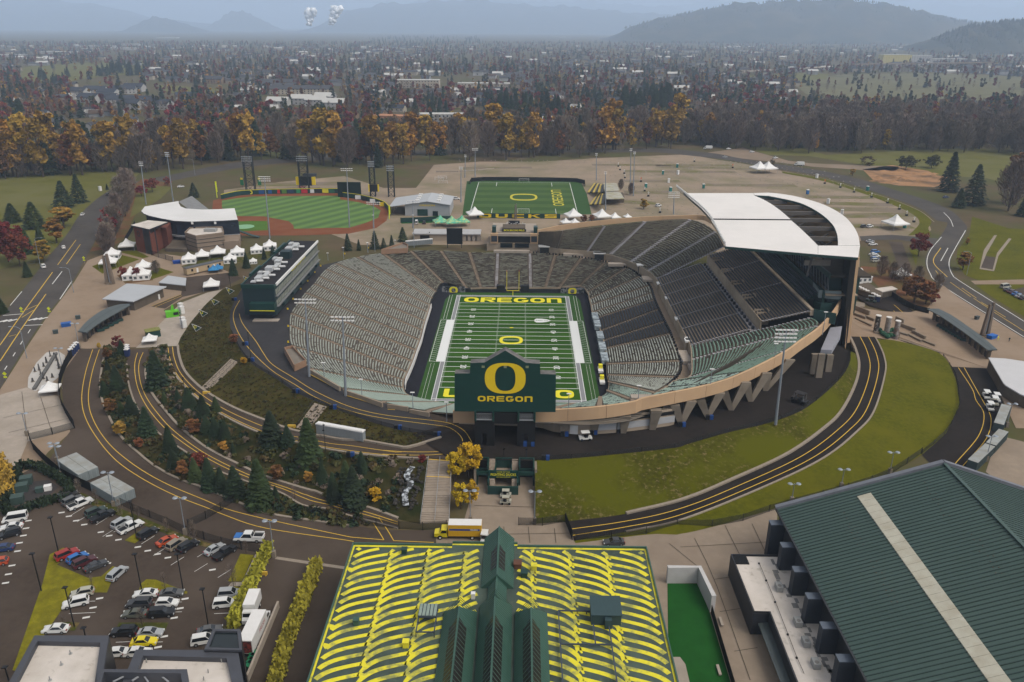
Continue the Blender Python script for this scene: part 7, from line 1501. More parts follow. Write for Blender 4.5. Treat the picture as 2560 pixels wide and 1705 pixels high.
# =================================================================== containers, tents, small furniture
CGREY=M('container_grey',(.20,.23,.235),.6,.12,.6);CTOP=M('container_top',(.33,.345,.335),.7,.15,.3,s2=.4,c2=(.28,.27,.24))
def container(label,c,rz,L=12.2,W=2.44,H=2.6,mat=None):
 t=thing('shipping_container',label,'container',c,rz,group='shipping containers');b=MB();b.box(-L/2,L/2,-W/2,W/2,.1,H)
 for k in range(int(L/.5)):
  x=-L/2+.3+k*.5
  for s in(-1,1):b.box(x,x+.22,*sorted((s*W/2,s*(W/2+.06))),.2,H-.1)
 b.obj('body',mat or CGREY,t,world=False);b=MB();b.box(-L/2,L/2,-W/2,W/2,H+.001,H+.05);b.obj('roof',CTOP,t,world=False)
 for s in(-1,1):b=MB();b.box(L/2+.005,L/2+.06,s*W/4-.55,s*W/4+.55,.2,H-.1);d=b.obj('door',mat or CGREY,t,world=False);b=MB();b.tube((L/2+.09,s*W/4,.3),(L/2+.09,s*W/4,H-.2),.03,n=4);b.obj('lock_rod',STEEL,d,world=False)
def cont2(lab,a,c_,off,W=2.44):
 A,B=at('G',*a,2.6),at('G',*c_,2.6);d=(B-A);d.z=0;n_=Vector((-d.y,d.x,0)).normalized();m_=(A+B)/2+n_*off;container(lab,(m_.x,m_.y,.03),math.atan2(d.y,d.x),d.length,W)
cont2('grey shipping container on the fence side of the upper pair',(385,55),(530,158),1.3);cont2('grey shipping container on the road side of the upper pair',(385,55),(530,158),3.8)
cont2('grey shipping container on the fence side of the lower pair',(610,212),(780,312),1.3);cont2('grey shipping container on the road side of the lower pair',(610,212),(780,312),3.8)
for k,(a,c_)in enumerate([((1598,335),(1700,240)),((1700,240),(1775,160)),((1745,130),(1790,20))]):
 A,B=at('I',*a,2.6),at('I',*c_,2.6);d=B-A;n_=Vector((d.y,-d.x,0)).normalized()*1.2;m_=(A+B)/2+n_;container('grey trailer on the right-hand lane, %s from the green roof'%ordi(k),(m_.x,m_.y,.08),math.atan2(d.y,d.x),d.length*.95,2.5,mat=M('trailer_dark',(.06,.085,.085),.6))
TENTW=M('tent_white',(.78,.76,.74),.7,.04,.5);TWIN=M('tent_window',(.10,.11,.12),.4)
def make_tent(walls):
 t=thing('marquee_tent','x','tent',group='white marquee tents');b=MB();s=3.0;rows=[(1,2.2),(.62,2.75),(.3,3.6),(.05,4.7)]
 for(r0,z0),(r1,z1)in zip(rows,rows[1:]):
  a=[(-s*r0,-s*r0,z0),(s*r0,-s*r0,z0),(s*r0,s*r0,z0),(-s*r0,s*r0,z0)];c_=[(-s*r1,-s*r1,z1),(s*r1,-s*r1,z1),(s*r1,s*r1,z1),(-s*r1,s*r1,z1)];b.add(a+c_,[(i,(i+1)%4,4+(i+1)%4,4+i)for i in range(4)])
 b.add([(-s*.05,-s*.05,4.7),(s*.05,-s*.05,4.7),(s*.05,s*.05,4.7),(-s*.05,s*.05,4.7)],[(0,1,2,3)]);b.obj('canopy',TENTW,t,world=False)
 b=MB();b.wall([V(-s,-s,2.2),V(s,-s,2.2),V(s,s,2.2),V(-s,s,2.2),V(-s,-s,2.2)],.02,.05,z0=-.4);b.obj('valance',TENTW,t,world=False)
 for x in(-s,s):
  for y in(-s,s):b=MB();b.tube((x*.98,y*.98,0),(x*.98,y*.98,2.2),.05,n=5);b.obj('leg',STEEL,t,world=False)
 if walls:
  for(x0,y0,x1,y1)in((-s,-s,s,-s),(s,-s,s,s),(-s,s,-s,-s)):
   b=MB();b.wall([V(x0,y0,0)*.97,V(x1,y1,0)*.97],2.1,.04);w_=b.obj('side_wall',TENTW,t,world=False)
   for k in range(3):b=MB();q_=V(x0,y0,0).lerp(V(x1,y1,0),(k+.5)/3)*.985;d=(V(x1,y1,0)-V(x0,y0,0)).normalized();b.obox((q_.x,q_.y),d,1.0,.05,.7,1.6);b.obj('window',TWIN,w_,world=False)
 return t
TA,TB=make_tent(True),make_tent(False);tu={id(TA):0,id(TB):0}
def tent(f,x,y,lab,sc_=1.0,walls=True,rz=.3):
 o=TA if walls else TB
 if tu[id(o)]:o=copy_tree(o)
 else:tu[id(o)]=1
 p=at(f,x,y,0);o.location=p;o.rotation_euler=(0,0,rz);o.scale=(sc_,)*3;o['label']=lab;return o
for k,(f,x,y,w_,s_)in enumerate([('D',875,175,0,1.25),('D',775,232,1,1.15),('D',748,290,0,1.25),('D',905,372,1,1.2),('D',975,372,1,1.2),('D',988,318,0,1.15),('D',1298,262,1,1.1),('D',1388,240,0,1.1),('D',1495,222,0,1.2),('D',1628,215,1,1.1),('D',1578,262,1,1.0),('D',1760,195,1,1.0),('D',1850,172,1,1.1),('D',1735,268,1,.6),('D',1452,445,0,1.1),('D',1030,815,0,.8)]):
 tent(f,x,y,'white %s tent left of the stadium, %s'%(('walled','open')[1-w_],['nearest the brick tower','walled one by the tall pylon','open one in front of the pylon','left of the pair in the red leaf bed','right of the pair in the red leaf bed','behind the red leaf bed','leftmost of the row above the trailer','second of the row above the trailer','third of the row above the trailer','nearest above the trailer end','small one touching the trailer','left of the last pair by the press box','right of the last pair by the press box','tiny one behind the press box','over tables on the promenade','over the booth at the promenade foot'][k]),s_,bool(w_))
for k,(f,x,y,s_)in enumerate([('K',745,458,1.5),('K',1517,470,1.5),('K',1740,475,1.5),('K',1842,472,1.0),('K',1942,462,.7),('K',1457,510,.9),('K',1528,506,.8),('C',540,1182,1.9),('C',598,1182,1.9),('F',1468,335,1.8),('F',1225,690,1.3),('F',1508,672,1.1),('D',350,1160,.9)]):
 tent(f,x,y,['white peaked tent at the left end of the banner wall','white peaked tent at the right end of the banner wall','large white tent behind the far stand rim','middle small tent behind the far stand rim','smallest tent behind the far stand rim','left of two little tents before the red bush','right of two little tents before the red bush','left half of the double tent on the gravel lot','right half of the double tent on the gravel lot','white tent at the corner of the gravel lot','white tent beside the end fin of the stadium','white tent under the bare trees on the right','white and yellow tent by the sculpture court'][k],s_,k in(10,))
GT=M('green_tent',(.10,.42,.28),.7,.3,.8,s2=.7,c2=(.6,.6,.2),th=.56)
for k,(x,y)in enumerate([(475,515),(565,520),(645,515)]):
 o=copy_tree(TB);o.location=at('K',x,y,0);o.scale=(1.3,)*3;o['label']='%s of the three green striped tents behind the low building'%['leftmost','middle','rightmost'][k];o['group']='green striped tents'
 for ch in o.children:
  if ch.name.startswith(('canopy','valance')):recolor(ch,GT)
for k,(x,y)in enumerate([(1465,330),(1495,322)]):
 o=copy_tree(TB);o.location=at('D',x,y,0);o.scale=(.75,)*3;o['label']='%s blue pop-up tent beside the trailer'%['left','right'][k];o['group']='blue pop-up tents'
 for ch in o.children:
  if ch.name.startswith(('canopy','valance')):recolor(ch,M('tent_blue',(.03,.20,.42),.7,.3,1))
  # portable toilets
def make_potty():
 t=thing('portable_toilet','x','toilet');b=MB();b.box(-.55,.55,-.55,.55,.1,2.1);b.obj('cabin',M('toilet_grey',(.24,.26,.27),.6,.1,1),t,world=False);b=MB();b.box(-.6,.6,-.6,.6,2.1,2.3);b.box(-.45,.45,-.45,.45,2.3,2.4);b.obj('roof',WMETAL,t,world=False);b=MB();b.box(-.4,.4,-.59,-.555,.25,1.95);b.obj('door',M('toilet_door',(.20,.22,.23),.6),t,world=False);return t
PT=make_potty();pu=[0]
def potty(p,rz,lab,grp,col=None,s=1.0):
 o=copy_tree(PT)if pu[0]else PT;pu[0]=1;o.location=p;o.rotation_euler=(0,0,rz);o.scale=(s,)*3;o['label']=lab;o['group']=grp
 for ch in o.children:
  if ch.name.startswith(('cabin','door')):recolor(ch,col or MATS['toilet_grey'])
TBLU=M('toilet_blue',(.02,.035,.11),.6);TTEAL=M('toilet_teal',(.01,.17,.15),.6)
A,B=at('M3',570,1095,4.4),at('M3',1060,1185,4.5)
for k in range(12):potty(A.lerp(B,k/11),math.atan2((B-A).y,(B-A).x),'grey portable toilet in the long row on the ramp, %s from the left'%ordi(k),'row of grey toilets on the ramp',s=1.35)
for k in range(4):potty(at('D',490+k*13,905-k*15,.05),.9,'dark blue portable toilet by the curved fence, %s from the near end'%ordi(k),'blue toilets by the fence',TBLU,1.2)
for k in range(3):potty(at('D',874,905-k*14,.05),1.5,'dark blue portable toilet at the head of the lower ramp, %s from the near end'%ordi(k),'blue toilets at the ramp',TBLU,1.2)
for k in range(7):potty(at('F',1222+k*18+(k>3)*22,775+k*9+(k>3)*10,.05),-.4,'blue portable toilet against the tan wing, %s from the left'%ordi(k),'blue toilets right of the stadium',TBLU,1.3)
for k in range(4):potty(at('D',1262-k*7,710-k*18 if k<2 else 660-k*22,.05),.9,'white portable toilet below the letter pennants, %s from the near end'%ordi(k),'toilets below the pennants',WMETAL,1.4)
for k in range(14):potty(at('M1',1590+k*22,72-k*2,1),0,'white-topped portable toilet in the far rim row, %s from the left'%ordi(k),'toilets on the far rim',None,1.2)
for k,(f,x,y,c_)in enumerate([('C',160,1290,1),('C',872,1330,2),('C',1282,1305,1),('C',935,1220,0),('C',1013,1395,0),('C',1107,1470,0),('B',2308,1148,1),('B',2210,1195,1),('B',2250,1252,0),('B',2093,1285,1),('B',2262,1312,1),('B',2312,1195,0),('F',1536,330,1),('A',688,1308,0)]):
 potty(at(f,x,y,0),.2*k,'%s portable toilet standing alone, %s'%(['white','teal','blue'][c_],['on the lot above the white roof','on the lot right of the double tent','at the verge of the curving road','beside the road near the double tent','behind the roof crescent','behind the roof edge','far up the gravel lot','left of the upper lot','in the middle of the gravel lot by the path','beside the gravel path','near the floodlight behind the stand','at the right of the upper lot','beside the corner tent','in the meadow left of the avenue'][k]),'lone toilets',[WMETAL,TTEAL,M('toilet_bright',(.02,.13,.35),.6)][c_],1.4)
for k,(f,x,y)in enumerate([('C',98,1108),('C',360,1150),('C',990,1258),('C',1097,1285),('C',1190,1318),('C',1310,1352),('C',1420,1392),('C',1500,1435),('C',1550,1478),('C',1600,1522),('B',1945,1190),('B',1950,1220),('B',2060,1245),('B',2085,1310),('B',2110,1345),('B',2190,1458),('B',1905,1140),('B',1917,1165)]):
 p=at(f,x,y,0);t=thing('litter_bin','dark litter bin on the gravel lot, %s of its kind from the bend'%ordi(k),'bin',p,group='bins on the gravel lot');b=MB();b.box(-.7,.7,-.5,.5,0,1.1);b.obj('bin',BLACK,t,world=False);b=MB();b.tube((0,0,1.1),(0,0,3.0),.12,n=5);b.box(-.4,.4,-.05,.05,2.4,3.2);b.obj('marker',M('orange',(.65,.12,.02),.8)if k in(1,2,12)else WMETAL,t,world=False)
 # ---- lamps
LG=M('lamp_grey',(.30,.33,.37),.5,.08,1,metal=.3)
def flood(lab,f,xb,yb,yt,z=0.0,cols=6,rows=2,w_=3.4,xt=None,grp='floodlight masts',side=1):
 p=at(f,xb,yb,z);top=aty(f,xt if xt is not None else xb,yt,p.y);t=thing('floodlight_mast',lab,'floodlight',p,group=grp);h=top-p;b=MB();b.tube((0,0,0),h,.42,.20,n=8);b.obj('mast',LG,t,world=False)
 for r in range(rows):
  b=MB();z_=h.z-r*1.1;b.bar(V(h.x-w_,0,z_),V(h.x+w_,0,z_),.12);ar=b.obj('crossarm',LG,t,world=False)
  for k in range(cols):x=h.x-w_+2*w_*(k+.5)/cols;b=MB();b.add([(x-.3,.5,z_-.2),(x+.3,.5,z_-.2),(x+.3,.4,z_+.12),(x-.3,.4,z_+.12),(x-.42,-.35,z_-.05),(x+.42,-.35,z_-.05),(x+.42,-.25,z_+.3),(x-.42,-.25,z_+.3)],[(3,2,1,0),(4,5,6,7),(0,1,5,4),(1,2,6,5),(2,3,7,6),(3,0,4,7)]);b.obj('lamp',WMETAL,ar,world=False)
flood('floodlight mast on the left rim, nearer the press box','M3',440,430,-477,4.6,6,2,3.4,390);flood('floodlight mast on the left rim, nearer the scoreboard','M3',868,655,-270,4.9,6,2,3.5,830);flood('tall floodlight mast at the grass edge of the right concourse','M5',1328,945,20,5,6,4,3.0,1435)
flood('floodlight mast behind the roof corner','L',145,365,130,0,7,4,3.5,152);flood('floodlight mast beside the ballpark infield','J',1665,770,165,0,6,3,3.2,1610);flood('floodlight mast left of the ballpark, nearer one','A',1000,1400,1110,0,3,3,1.4,963);flood('floodlight mast left of the ballpark, farther one','A',1186,1380,1045,0,3,3,1.4,1142)
for k,(x,yb,yt,xt,c_,w_,lab)in enumerate([(65,1555,1155,45,6,3.4,'at the centre field wall'),(230,1560,1385,228,7,4,'in front of the grey gabled building, left'),(500,1560,1375,498,7,4,'in front of the grey gabled building, right'),(855,1215,1062,858,2,.8,'at the far left corner of the soccer field'),(925,1212,1018,925,5,2.4,'behind the far left of the soccer field'),(1755,1235,1052,1755,2,1,'behind the bleacher stand'),(1985,1330,1020,1992,2,1,'left of the pair on the gravel path'),(2008,1342,1042,2016,2,1,'right of the pair on the gravel path'),(828,1385,1145,828,3,1.4,'at the near left corner of the soccer field'),(1818,1440,1178,1818,2,1,'beside the small building roofs')]):
 flood('grey floodlight mast '+lab,'B',x,yb,yt,0,c_,2,w_,xt)
for k,(f,x,yb,yt,z)in enumerate([('E',240,190,-60,1),('E',508,165,-60,1),('M1',845,225,90,1.2),('M1',1130,150,35,1),('M1',1450,90,5,1),('M1',660,240,155,1.3),('E',378,175,112,1),('E',190,190,128,1)]):
 p=at(f,x,yb,z);H_=aty(f,x,yt,p.y).z-z;t=thing('rim_lamp','slim grey lamp post on the far left rim, %s tallest'%ordi(k),'lamp post',p,group='rim lamp posts');b=MB();b.tube((0,0,0),(0,0,H_),.14,.09,n=6);b.obj('post',LG,t,world=False);b=MB();b.box(-.5,.5,-.25,.25,H_,H_+.18);b.obj('head',WMETAL,t,world=False)
for k,(f,x,yb,yt,z)in enumerate([('M3',620,485,270,4.8),('M3',1062,690,465,4.9),('M3',1662,845,620,5),('M3',2058,960,735,5),('M4',1130,965,635,9),('M4',1945,855,540,9.5),('M5',680,660,405,12),('M5',1300,410,155,12),('F',975,1060,905,14)]):
 p=at(f,x,yb,z);H_=aty(f,x,yt,p.y).z-z;t=thing('rim_lamp','slim white-headed lamp post on the near rim, %s from the left'%ordi(k),'lamp post',p,group='rim lamp posts');b=MB();b.tube((0,0,0),(0,0,H_),.13,.08,n=6);b.obj('post',LG,t,world=False);b=MB();b.box(-.6,.6,-.25,.25,H_,H_+.16);b.obj('head',WMETAL,t,world=False)
def twin(lab,f,xb,yb,xt,yt,z=0.0):
 p=at(f,xb,yb,z);top=aty(f,xt,yt,p.y);H_=top.z-z;t=thing('twin_lamp',lab,'lamp post',p,group='twin-headed lamp posts');b=MB();b.box(-.4,.4,-.4,.4,0,1.6);b.obj('plinth',COLM,t,world=False);b=MB();b.tube((0,0,1.6),(0,0,H_),.11,.09,n=6);b.bar(V(-1,0,H_-.2),V(1,0,H_-.2),.1);b.obj('post',LG,t,world=False)
 for s in(-1,1):b=MB();b.tube((s*1.0,0,H_-.05),(s*1.0,0,H_+.12),.62,.45,n=14);b.obj('lamp_head',LG,t,world=False)
for k,a in enumerate([('G',1266,560,1228,312),('G',1868,715,1838,468),('G',780,370,745,138),('G',420,165,400,-40),('D',395,1630,385,1500),('H',1045,430,1040,235),('H',1438,440,1440,240),('I',620,570,635,465),('I',895,490,917,385),('I',1165,410,1185,290),('I',1700,340,1712,200),('I',1815,150,1830,20),('D',188,1450,152,1295),('D',545,850,512,680),('D',430,1000,395,850)]):
 twin('twin-headed lamp post %s'%['where the two gates meet the fence','at the bamboo hedge corner','behind the lower container pair','behind the upper container pair','at the curve of the service road','left of the gateway yard','right of the gateway yard','behind the far eave of the green roof, left','behind the far eave of the green roof, middle','behind the far eave of the green roof, right','between the trailers','at the far trailers','at the pale paving corner','at the end of the left gate canopy','beside the sculpture court'][k],*a)
for k,(xb,yb,xt,yt)in enumerate([(400,685,345,447),(283,948,222,695),(508,1192,448,925),(930,572,892,338),(968,950,925,697),(1252,955,1212,697),(1422,1195,1385,935),(60,1560,33,1468),(590,1290,577,1200),(925,1330,905,1200)]):
 p=at('G',xb,yb,0);H_=aty('G',xt,yt,p.y).z;t=thing('car_park_lamp','black car park lamp post, %s'%['at the tip of the yellow-green bed','left of the yellow-green bed','below the beige hatchback','by the grass tongue in the fence row','left end of the small grass island','right end of the small grass island','near the bamboo hedge','at the bottom left corner','behind the corner office block','beside the black SUV above the yellow car'][k],'lamp post',p,group='car park lamp posts');b=MB();b.tube((0,0,0),(0,0,H_),.13,.10,n=6);b.obj('post',BLACK,t,world=False);b=MB();b.box(-.45,.45,-.35,.35,H_,H_+.14);b.obj('head',BLACK,t,world=False)
for k,(f,xb,yb,xt,yt,z)in enumerate([('D',1718,920,1700,735,3.7),('D',1262,1125,1255,1045,1.2),('M3',632,1320,598,985,4.2),('D',1578,430,1570,350,1.5),('D',1248,720,1235,600,.1),('M4',113,1385,115,1265,5),('M4',375,1385,376,1262,5),('M4',638,1385,640,1265,5)]):
 p=at(f,xb,yb,z);H_=aty(f,xt,yt,p.y).z-z;t=thing('black_lamp','black pole lamp %s'%['on the rim road by the red shrub','on the upper ramp','on the upper ramp beside the toilets','behind the letter pennants','at the promenade edge','left above the gateway','centre above the gateway','right above the gateway'][k],'lamp post',p,group='black pole lamps');b=MB();b.tube((0,0,0),(0,0,H_),.11,.07,n=6);b.obj('post',BLACK,t,world=False)
 b=MB();b.box(-.15,.35,-.12,.12,H_-.5,H_-.25);b.box(-.35,.15,-.12,.12,H_*.75,H_*.75+.25);b.obj('fixture',BLACK,t,world=False)
for k,(f,xb,yb,yt,s_)in enumerate([('D',185,920,705,-1),('D',505,470,300,-1),('D',275,280,95,1),('F',1962,650,490,-1),('A',1335,1200,1090,-1)]):
 p=at(f,xb,yb,0);H_=aty(f,xb,yt,p.y).z;t=thing('street_lamp','grey curved-arm street lamp %s'%['nearest on the plaza side of the avenue','second on the plaza side of the avenue','across the avenue under the trees','by the orange tree at the bend','at the distant bend behind the ballpark'][k],'street lamp',p,group='street lamps');b=MB();b.tube((0,0,0),(0,0,H_-.6),.13,.09,n=6);b.tube((0,0,H_-.6),(s_*1.2,0,H_),.08,n=5);b.tube((s_*1.2,0,H_),(s_*3.0,0,H_+.1),.07,n=5);b.obj('post',LG,t,world=False);b=MB();b.box(*sorted((s_*2.9,s_*3.8)),-.18,.18,H_,H_+.15);b.obj('head',LG,t,world=False)
 # ---- fences
fence('black fence curving round the plaza side of the service road',pl('D',[(545,850),(470,950),(425,1050),(412,1120),(418,1220),(450,1300),(512,1400)]),3.0,mat=MESHB,post=6)
fence('black gate fence across the pale paving',pl('D',[(512,1400),(370,1440),(205,1480)]),2.2,mat=FMESH,post=4)
fence('black fence behind the containers',pl('D',[(205,1480),(240,1560)])+pl('G',[(330,85),(420,165),(600,258),(760,320)]),2.6,mat=MESHB,post=6)
fence('black fence between car park trees and service road',pl('G',[(800,352),(960,425),(1100,480),(1262,555)]),2.2,mat=FMESH,post=5);fence('black fence from the twin lamp to the bamboo hedge',pl('G',[(1275,560),(1480,625),(1640,665),(1790,690)]),2.2,mat=FMESH,post=5);fence('black gate across the service road',pl('G',[(1285,515),(1440,440),(1600,335)]),2.2,mat=FMESH,post=4)
fence('black fence along the foot of the planted bank',pl('H',[(30,372),(150,395),(300,440)]),2.0,mat=FMESH,post=5);fence('black fence between the lower ramp and the yellow truck',pl('H',[(330,440),(590,470),(740,480),(900,470)]),2.2,mat=FMESH,post=5)
fence('black fence right of the gateway yard',pl('H',[(1340,450),(1440,455),(1540,445),(1625,430)]),2.2,mat=FMESH,post=5);fence('black gate at the mouth of the ring road',pl('H',[(1628,432),(1670,540)]),2.6,mat=MESHB,post=4)
fence('black fence at the foot of the right grass slope',pl('H',[(1690,545),(2155,500),(2355,450)])+pl('I',[(250,700),(540,608),(1100,445),(1340,300)]),2.0,mat=FMESH,post=8);fence('black fence along the outer edge of the bright slope',pl('I',[(1345,300),(1480,180),(1550,40)])+pl('F',[(1905,1480),(1885,1350),(1800,1215)]),1.4,mat=FMESH,post=8)
fence('thin fence along the edge of the rim road',pp(RIMO[4:]),1.3,mat=FMESH,post=9);fence('thin fence along the edge of the dark concourse',pp(CONO),1.4,mat=FMESH,post=9)
fence('dark slatted fence under the red trees',pl('F',[(1415,775),(1500,835),(1600,890),(1700,915)]),2.4,mat=MESHB,post=5);fence('black gate fence beside the brick tower',pl('J',[(505,935),(620,970),(720,1000)]),2.8,mat=FMESH,post=5);fence('dark fence left of the brick tower',pl('J',[(250,800),(300,720),(345,640)]),2.6,mat=MESHB,post=6)
fence('low white barrier behind the soccer lot',pl('B',[(660,1178),(760,1180),(900,1172),(1060,1155)]),1.0,mat=CONCL,post=14)
# ---- stairs up the embankment
def bank_stair(lab,a0,a1,b0,b1):
 A0,A1,B0,B1=at(*a0),at(*a1),at(*b0),at(*b1);t=thing('embankment_stair',lab,'stairs',B0);b=MB();n_=22
 for k in range(n_):q=[A0.lerp(B0,k/n_),A1.lerp(B1,k/n_),A1.lerp(B1,(k+1)/n_),A0.lerp(B0,(k+1)/n_)];z=A0.z+(B0.z-A0.z)*k/n_;b.prism([(p.x,p.y)for p in q],z-1.6,z+.15)
 b.obj('steps',STEP,t)
 for a,c_ in((A0,B0),(A1,B1),(A0.lerp(A1,.5),B0.lerp(B1,.5))):
  b=MB();b.tube(a+V(0,0,1.1),c_+V(0,0,1.1),.06,n=5)
  for k in range(9):p=a.lerp(c_,k/8);b.tube(p,p+V(0,0,1.1),.04,n=4)
  b.obj('handrail',BLACK,t)
bank_stair('narrow concrete stair up the dark slope by the red shrub',('D',1580,925,3.7),('D',1625,945,3.7),('D',1378,1122,1.7),('D',1425,1150,1.7));bank_stair('wide concrete stair up the dark slope beside the toilets',('M3',500,745,4.7),('M3',645,790,4.7),('M3',285,1035,3.7),('M3',420,1075,3.9))
# ---- letter pennants
for k,(x,y,ch,z)in enumerate([(1345,715,'D',.9),(1390,615,'U',1.2),(1470,535,'C',1.3),(1575,460,'K',1.4),(1690,380,'S',1.6)]):
 p=at('D',x,y+20,z);t=thing('letter_pennant','green triangular pennant with yellow letter %s on the dark slope'%ch,'pennant',p,group='letter pennants');b=MB();s_=1.35;b.add([(-s_,0,s_*2.2),(s_*1.5,0,s_*1.1),(-.2,0,0),(-s_,.15,s_*2.2),(s_*1.5,.15,s_*1.1),(-.2,.15,0)],[(2,1,0),(3,4,5),(0,1,4,3),(1,2,5,4),(2,0,3,5)]);b.obj('panel',DGREEN,t,world=False)
 o=text(ch,1.5,(0,0,0),(math.pi/2,0,0),OYEL,'lettering',bold=.04);o.parent=t;o.location=(-.25,-.03,s_*1.25)
 b=MB()
 for(a,c_)in(((-s_,-.02,s_*2.2),(s_*1.5,-.02,s_*1.1)),((s_*1.5,-.02,s_*1.1),(-.2,-.02,0)),((-.2,-.02,0),(-s_,-.02,s_*2.2))):b.bar(V(*a),V(*c_),.10)
 b.obj('edging',WMETAL,t,world=False)
 # ---- bins, barriers, signs
def bin2(lab,f,x,y,z):p=at(f,x,y,z);t=thing('bin_pair',lab,'bin',p,group='paired bins');b=MB();b.box(-1.0,-.1,-.4,.4,0,1.3);b.obj('bin',BLACK,t,world=False);b=MB();b.box(.1,1.0,-.4,.4,0,1.3);b.obj('recycling_bin',M('bin_blue',(.015,.06,.22),.6),t,world=False)
for k,(f,x,y,z)in enumerate([('M3',285,620,4.6),('M3',720,810,4.8),('M3',1485,1050,4.9),('M3',1945,1130,4.8),('M4',865,1410,5),('M4',1090,1130,5),('M4',1430,1110,5),('M5',410,965,5),('M5',680,895,5),('D',1680,830,3.5),('D',1720,940,3.8),('D',1605,525,2.0),('M4',600,1245,5),('M4',690,1245,5),('D',2000,575,1.5),('M3',925,1370,4.4)]):
 bin2('black and blue bin pair %s'%['on the rim road, leftmost','on the rim road above the stair','on the rim road above the toilets','at the tip of the rim road','on the concourse edge by the gateway','by the first column','by the second column','at the first V column','at the second V column','by the red shrub','below the red shrub','beside the press box','under the scoreboard, left','under the scoreboard, right','behind the left stand','on the bank below the hairpin'][k],f,x,y,z)
for k,(f,x,y,z,lab)in enumerate([('D',1415,1165,1.9,'yellow barrier at the foot of the narrow stair'),('D',1998,1395,3.6,'yellow barrier at the foot of the wide stair'),('G',1788,840,.05,'yellow barrier behind the bamboo hedge'),('H',640,-10,0,'')][:3]):
 p=at(f,x,y,z);t=thing('road_barrier',lab,'barrier',p);b=MB();b.box(-1.1,1.1,-.2,.2,.15,.9);b.obj('panel',YEL,t,world=False)
 for s_ in(-.8,.8):b=MB();b.box(s_-.1,s_+.1,-.35,.35,0,.15);b.obj('foot',YEL,t,world=False)
for k,(x,y)in enumerate([(155,600),(343,600),(45,1055),(580,245)]):
 p=at('D',x,y+25,0);t=thing('crossing_sign','yellow-green crossing sign %s'%['in the median by the crosswalk','on the plaza side by the crosswalk','at the left edge of the avenue','farther up by the roadside trees'][k],'sign',p,group='crossing signs');b=MB();b.tube((0,0,0),(0,0,2.6),.05,n=5);b.obj('post',STEEL,t,world=False);b=MB();b.add([(0,-.06,3.6),(.75,-.06,2.85),(0,-.06,2.1),(-.75,-.06,2.85)],[(0,3,2,1)]);b.box(-.55,.55,-.08,-.04,1.4,1.95);b.obj('plate',MATS['neon_yellow'],t,world=False)
for k,(x,y,z)in enumerate([(585,340,1.6),(515,415,1.9),(432,520,2.2),(350,615,2.5),(262,735,2.8),(198,855,3.1),(205,1060,3.5),(205,1250,3.9),(865,195,1.2),(1143,125,1)]):
 p=at('M1',x-8,y+10,z);t=thing('section_sign','small yellow section sign on the left rim, %s from the far end'%ordi(k),'sign',p,group='section signs');b=MB();b.tube((0,0,0),(0,0,1.8),.05,n=4);b.obj('post',BLACK,t,world=False);b=MB();b.box(-.3,.3,-.05,.05,1.6,2.3);b.obj('plate',OCH,t,world=False)
for(f,x,y,lab,c_)in[('D',455,700,'blue dumpster on the left plaza',(.02,.10,.35)),('D',1210,270,'blue skip by the ballpark gate',(.01,.06,.30)),('D',383,750,'small grey bin on the left plaza, nearer the avenue',(.06,.08,.08)),('D',536,650,'small grey bin on the left plaza, nearer the canopy',(.06,.08,.08)),('F',2132,1085,'blue dumpster behind the right canopy',(.01,.12,.45)),('F',2030,955,'grey bin behind the right canopy',(.05,.06,.06)),('D',1245,412,'dark blue cart outside the service block',(.02,.03,.10))]:
 p=at(f,x,y,0);t=thing('dumpster',lab,'dumpster',p,.5);mt=M('bin_%.2f%.2f'%c_[1:],c_,.6);s_=1.5 if 'dumpster' in lab or 'skip' in lab else .8;b=MB();b.add([(-s_,-s_*.6,0),(s_,-s_*.6,0),(s_,s_*.6,0),(-s_,s_*.6,0),(-s_*1.15,-s_*.75,1.4),(s_*1.15,-s_*.75,1.4),(s_*1.15,s_*.75,1.4),(-s_*1.15,s_*.75,1.4)],[(3,2,1,0),(0,1,5,4),(1,2,6,5),(2,3,7,6),(3,0,4,7)]);b.obj('body',mt,t,world=False);b=MB();b.box(-s_*1.15,s_*1.15,-s_*.75,s_*.75,1.4,1.48);b.obj('lid',mt,t,world=False)
 # trailer, green booth, turnstiles
P0,P1=at('D',1272,358,0),at('D',1522,300,0);d=P1-P0;t=thing('site_trailer','long beige site trailer with grey roof left of the press box','trailer',(P0+P1)/2+V(-.5,1.2,0),math.atan2(d.y,d.x));L_=d.length;b=MB();b.box(-L_/2,L_/2,-1.6,1.6,.6,3.4);b.obj('body',M('trailer_beige',(.45,.33,.20),.8,.06,1),t,world=False);b=MB();b.box(-L_/2-.1,L_/2+.1,-1.7,1.7,3.4,3.6);b.obj('roof',M('trailer_roof',(.10,.10,.105),.8),t,world=False)
for k,x in enumerate((-.36,-.22,.08,.24,.4)):b=MB();dr=k in(1,3);b.box(L_*x-.45,L_*x+.45,-1.66,-1.605,.7 if dr else 1.7,2.8);b.obj('door' if dr else 'window',WMETAL if dr else GLASS,t,world=False)
for x in(-.3,.3):b=MB();b.tube((L_*x,-1.5,.35),(L_*x,-1.2,.35),.35,n=10);b.obj('wheel',TYRE,t,world=False)
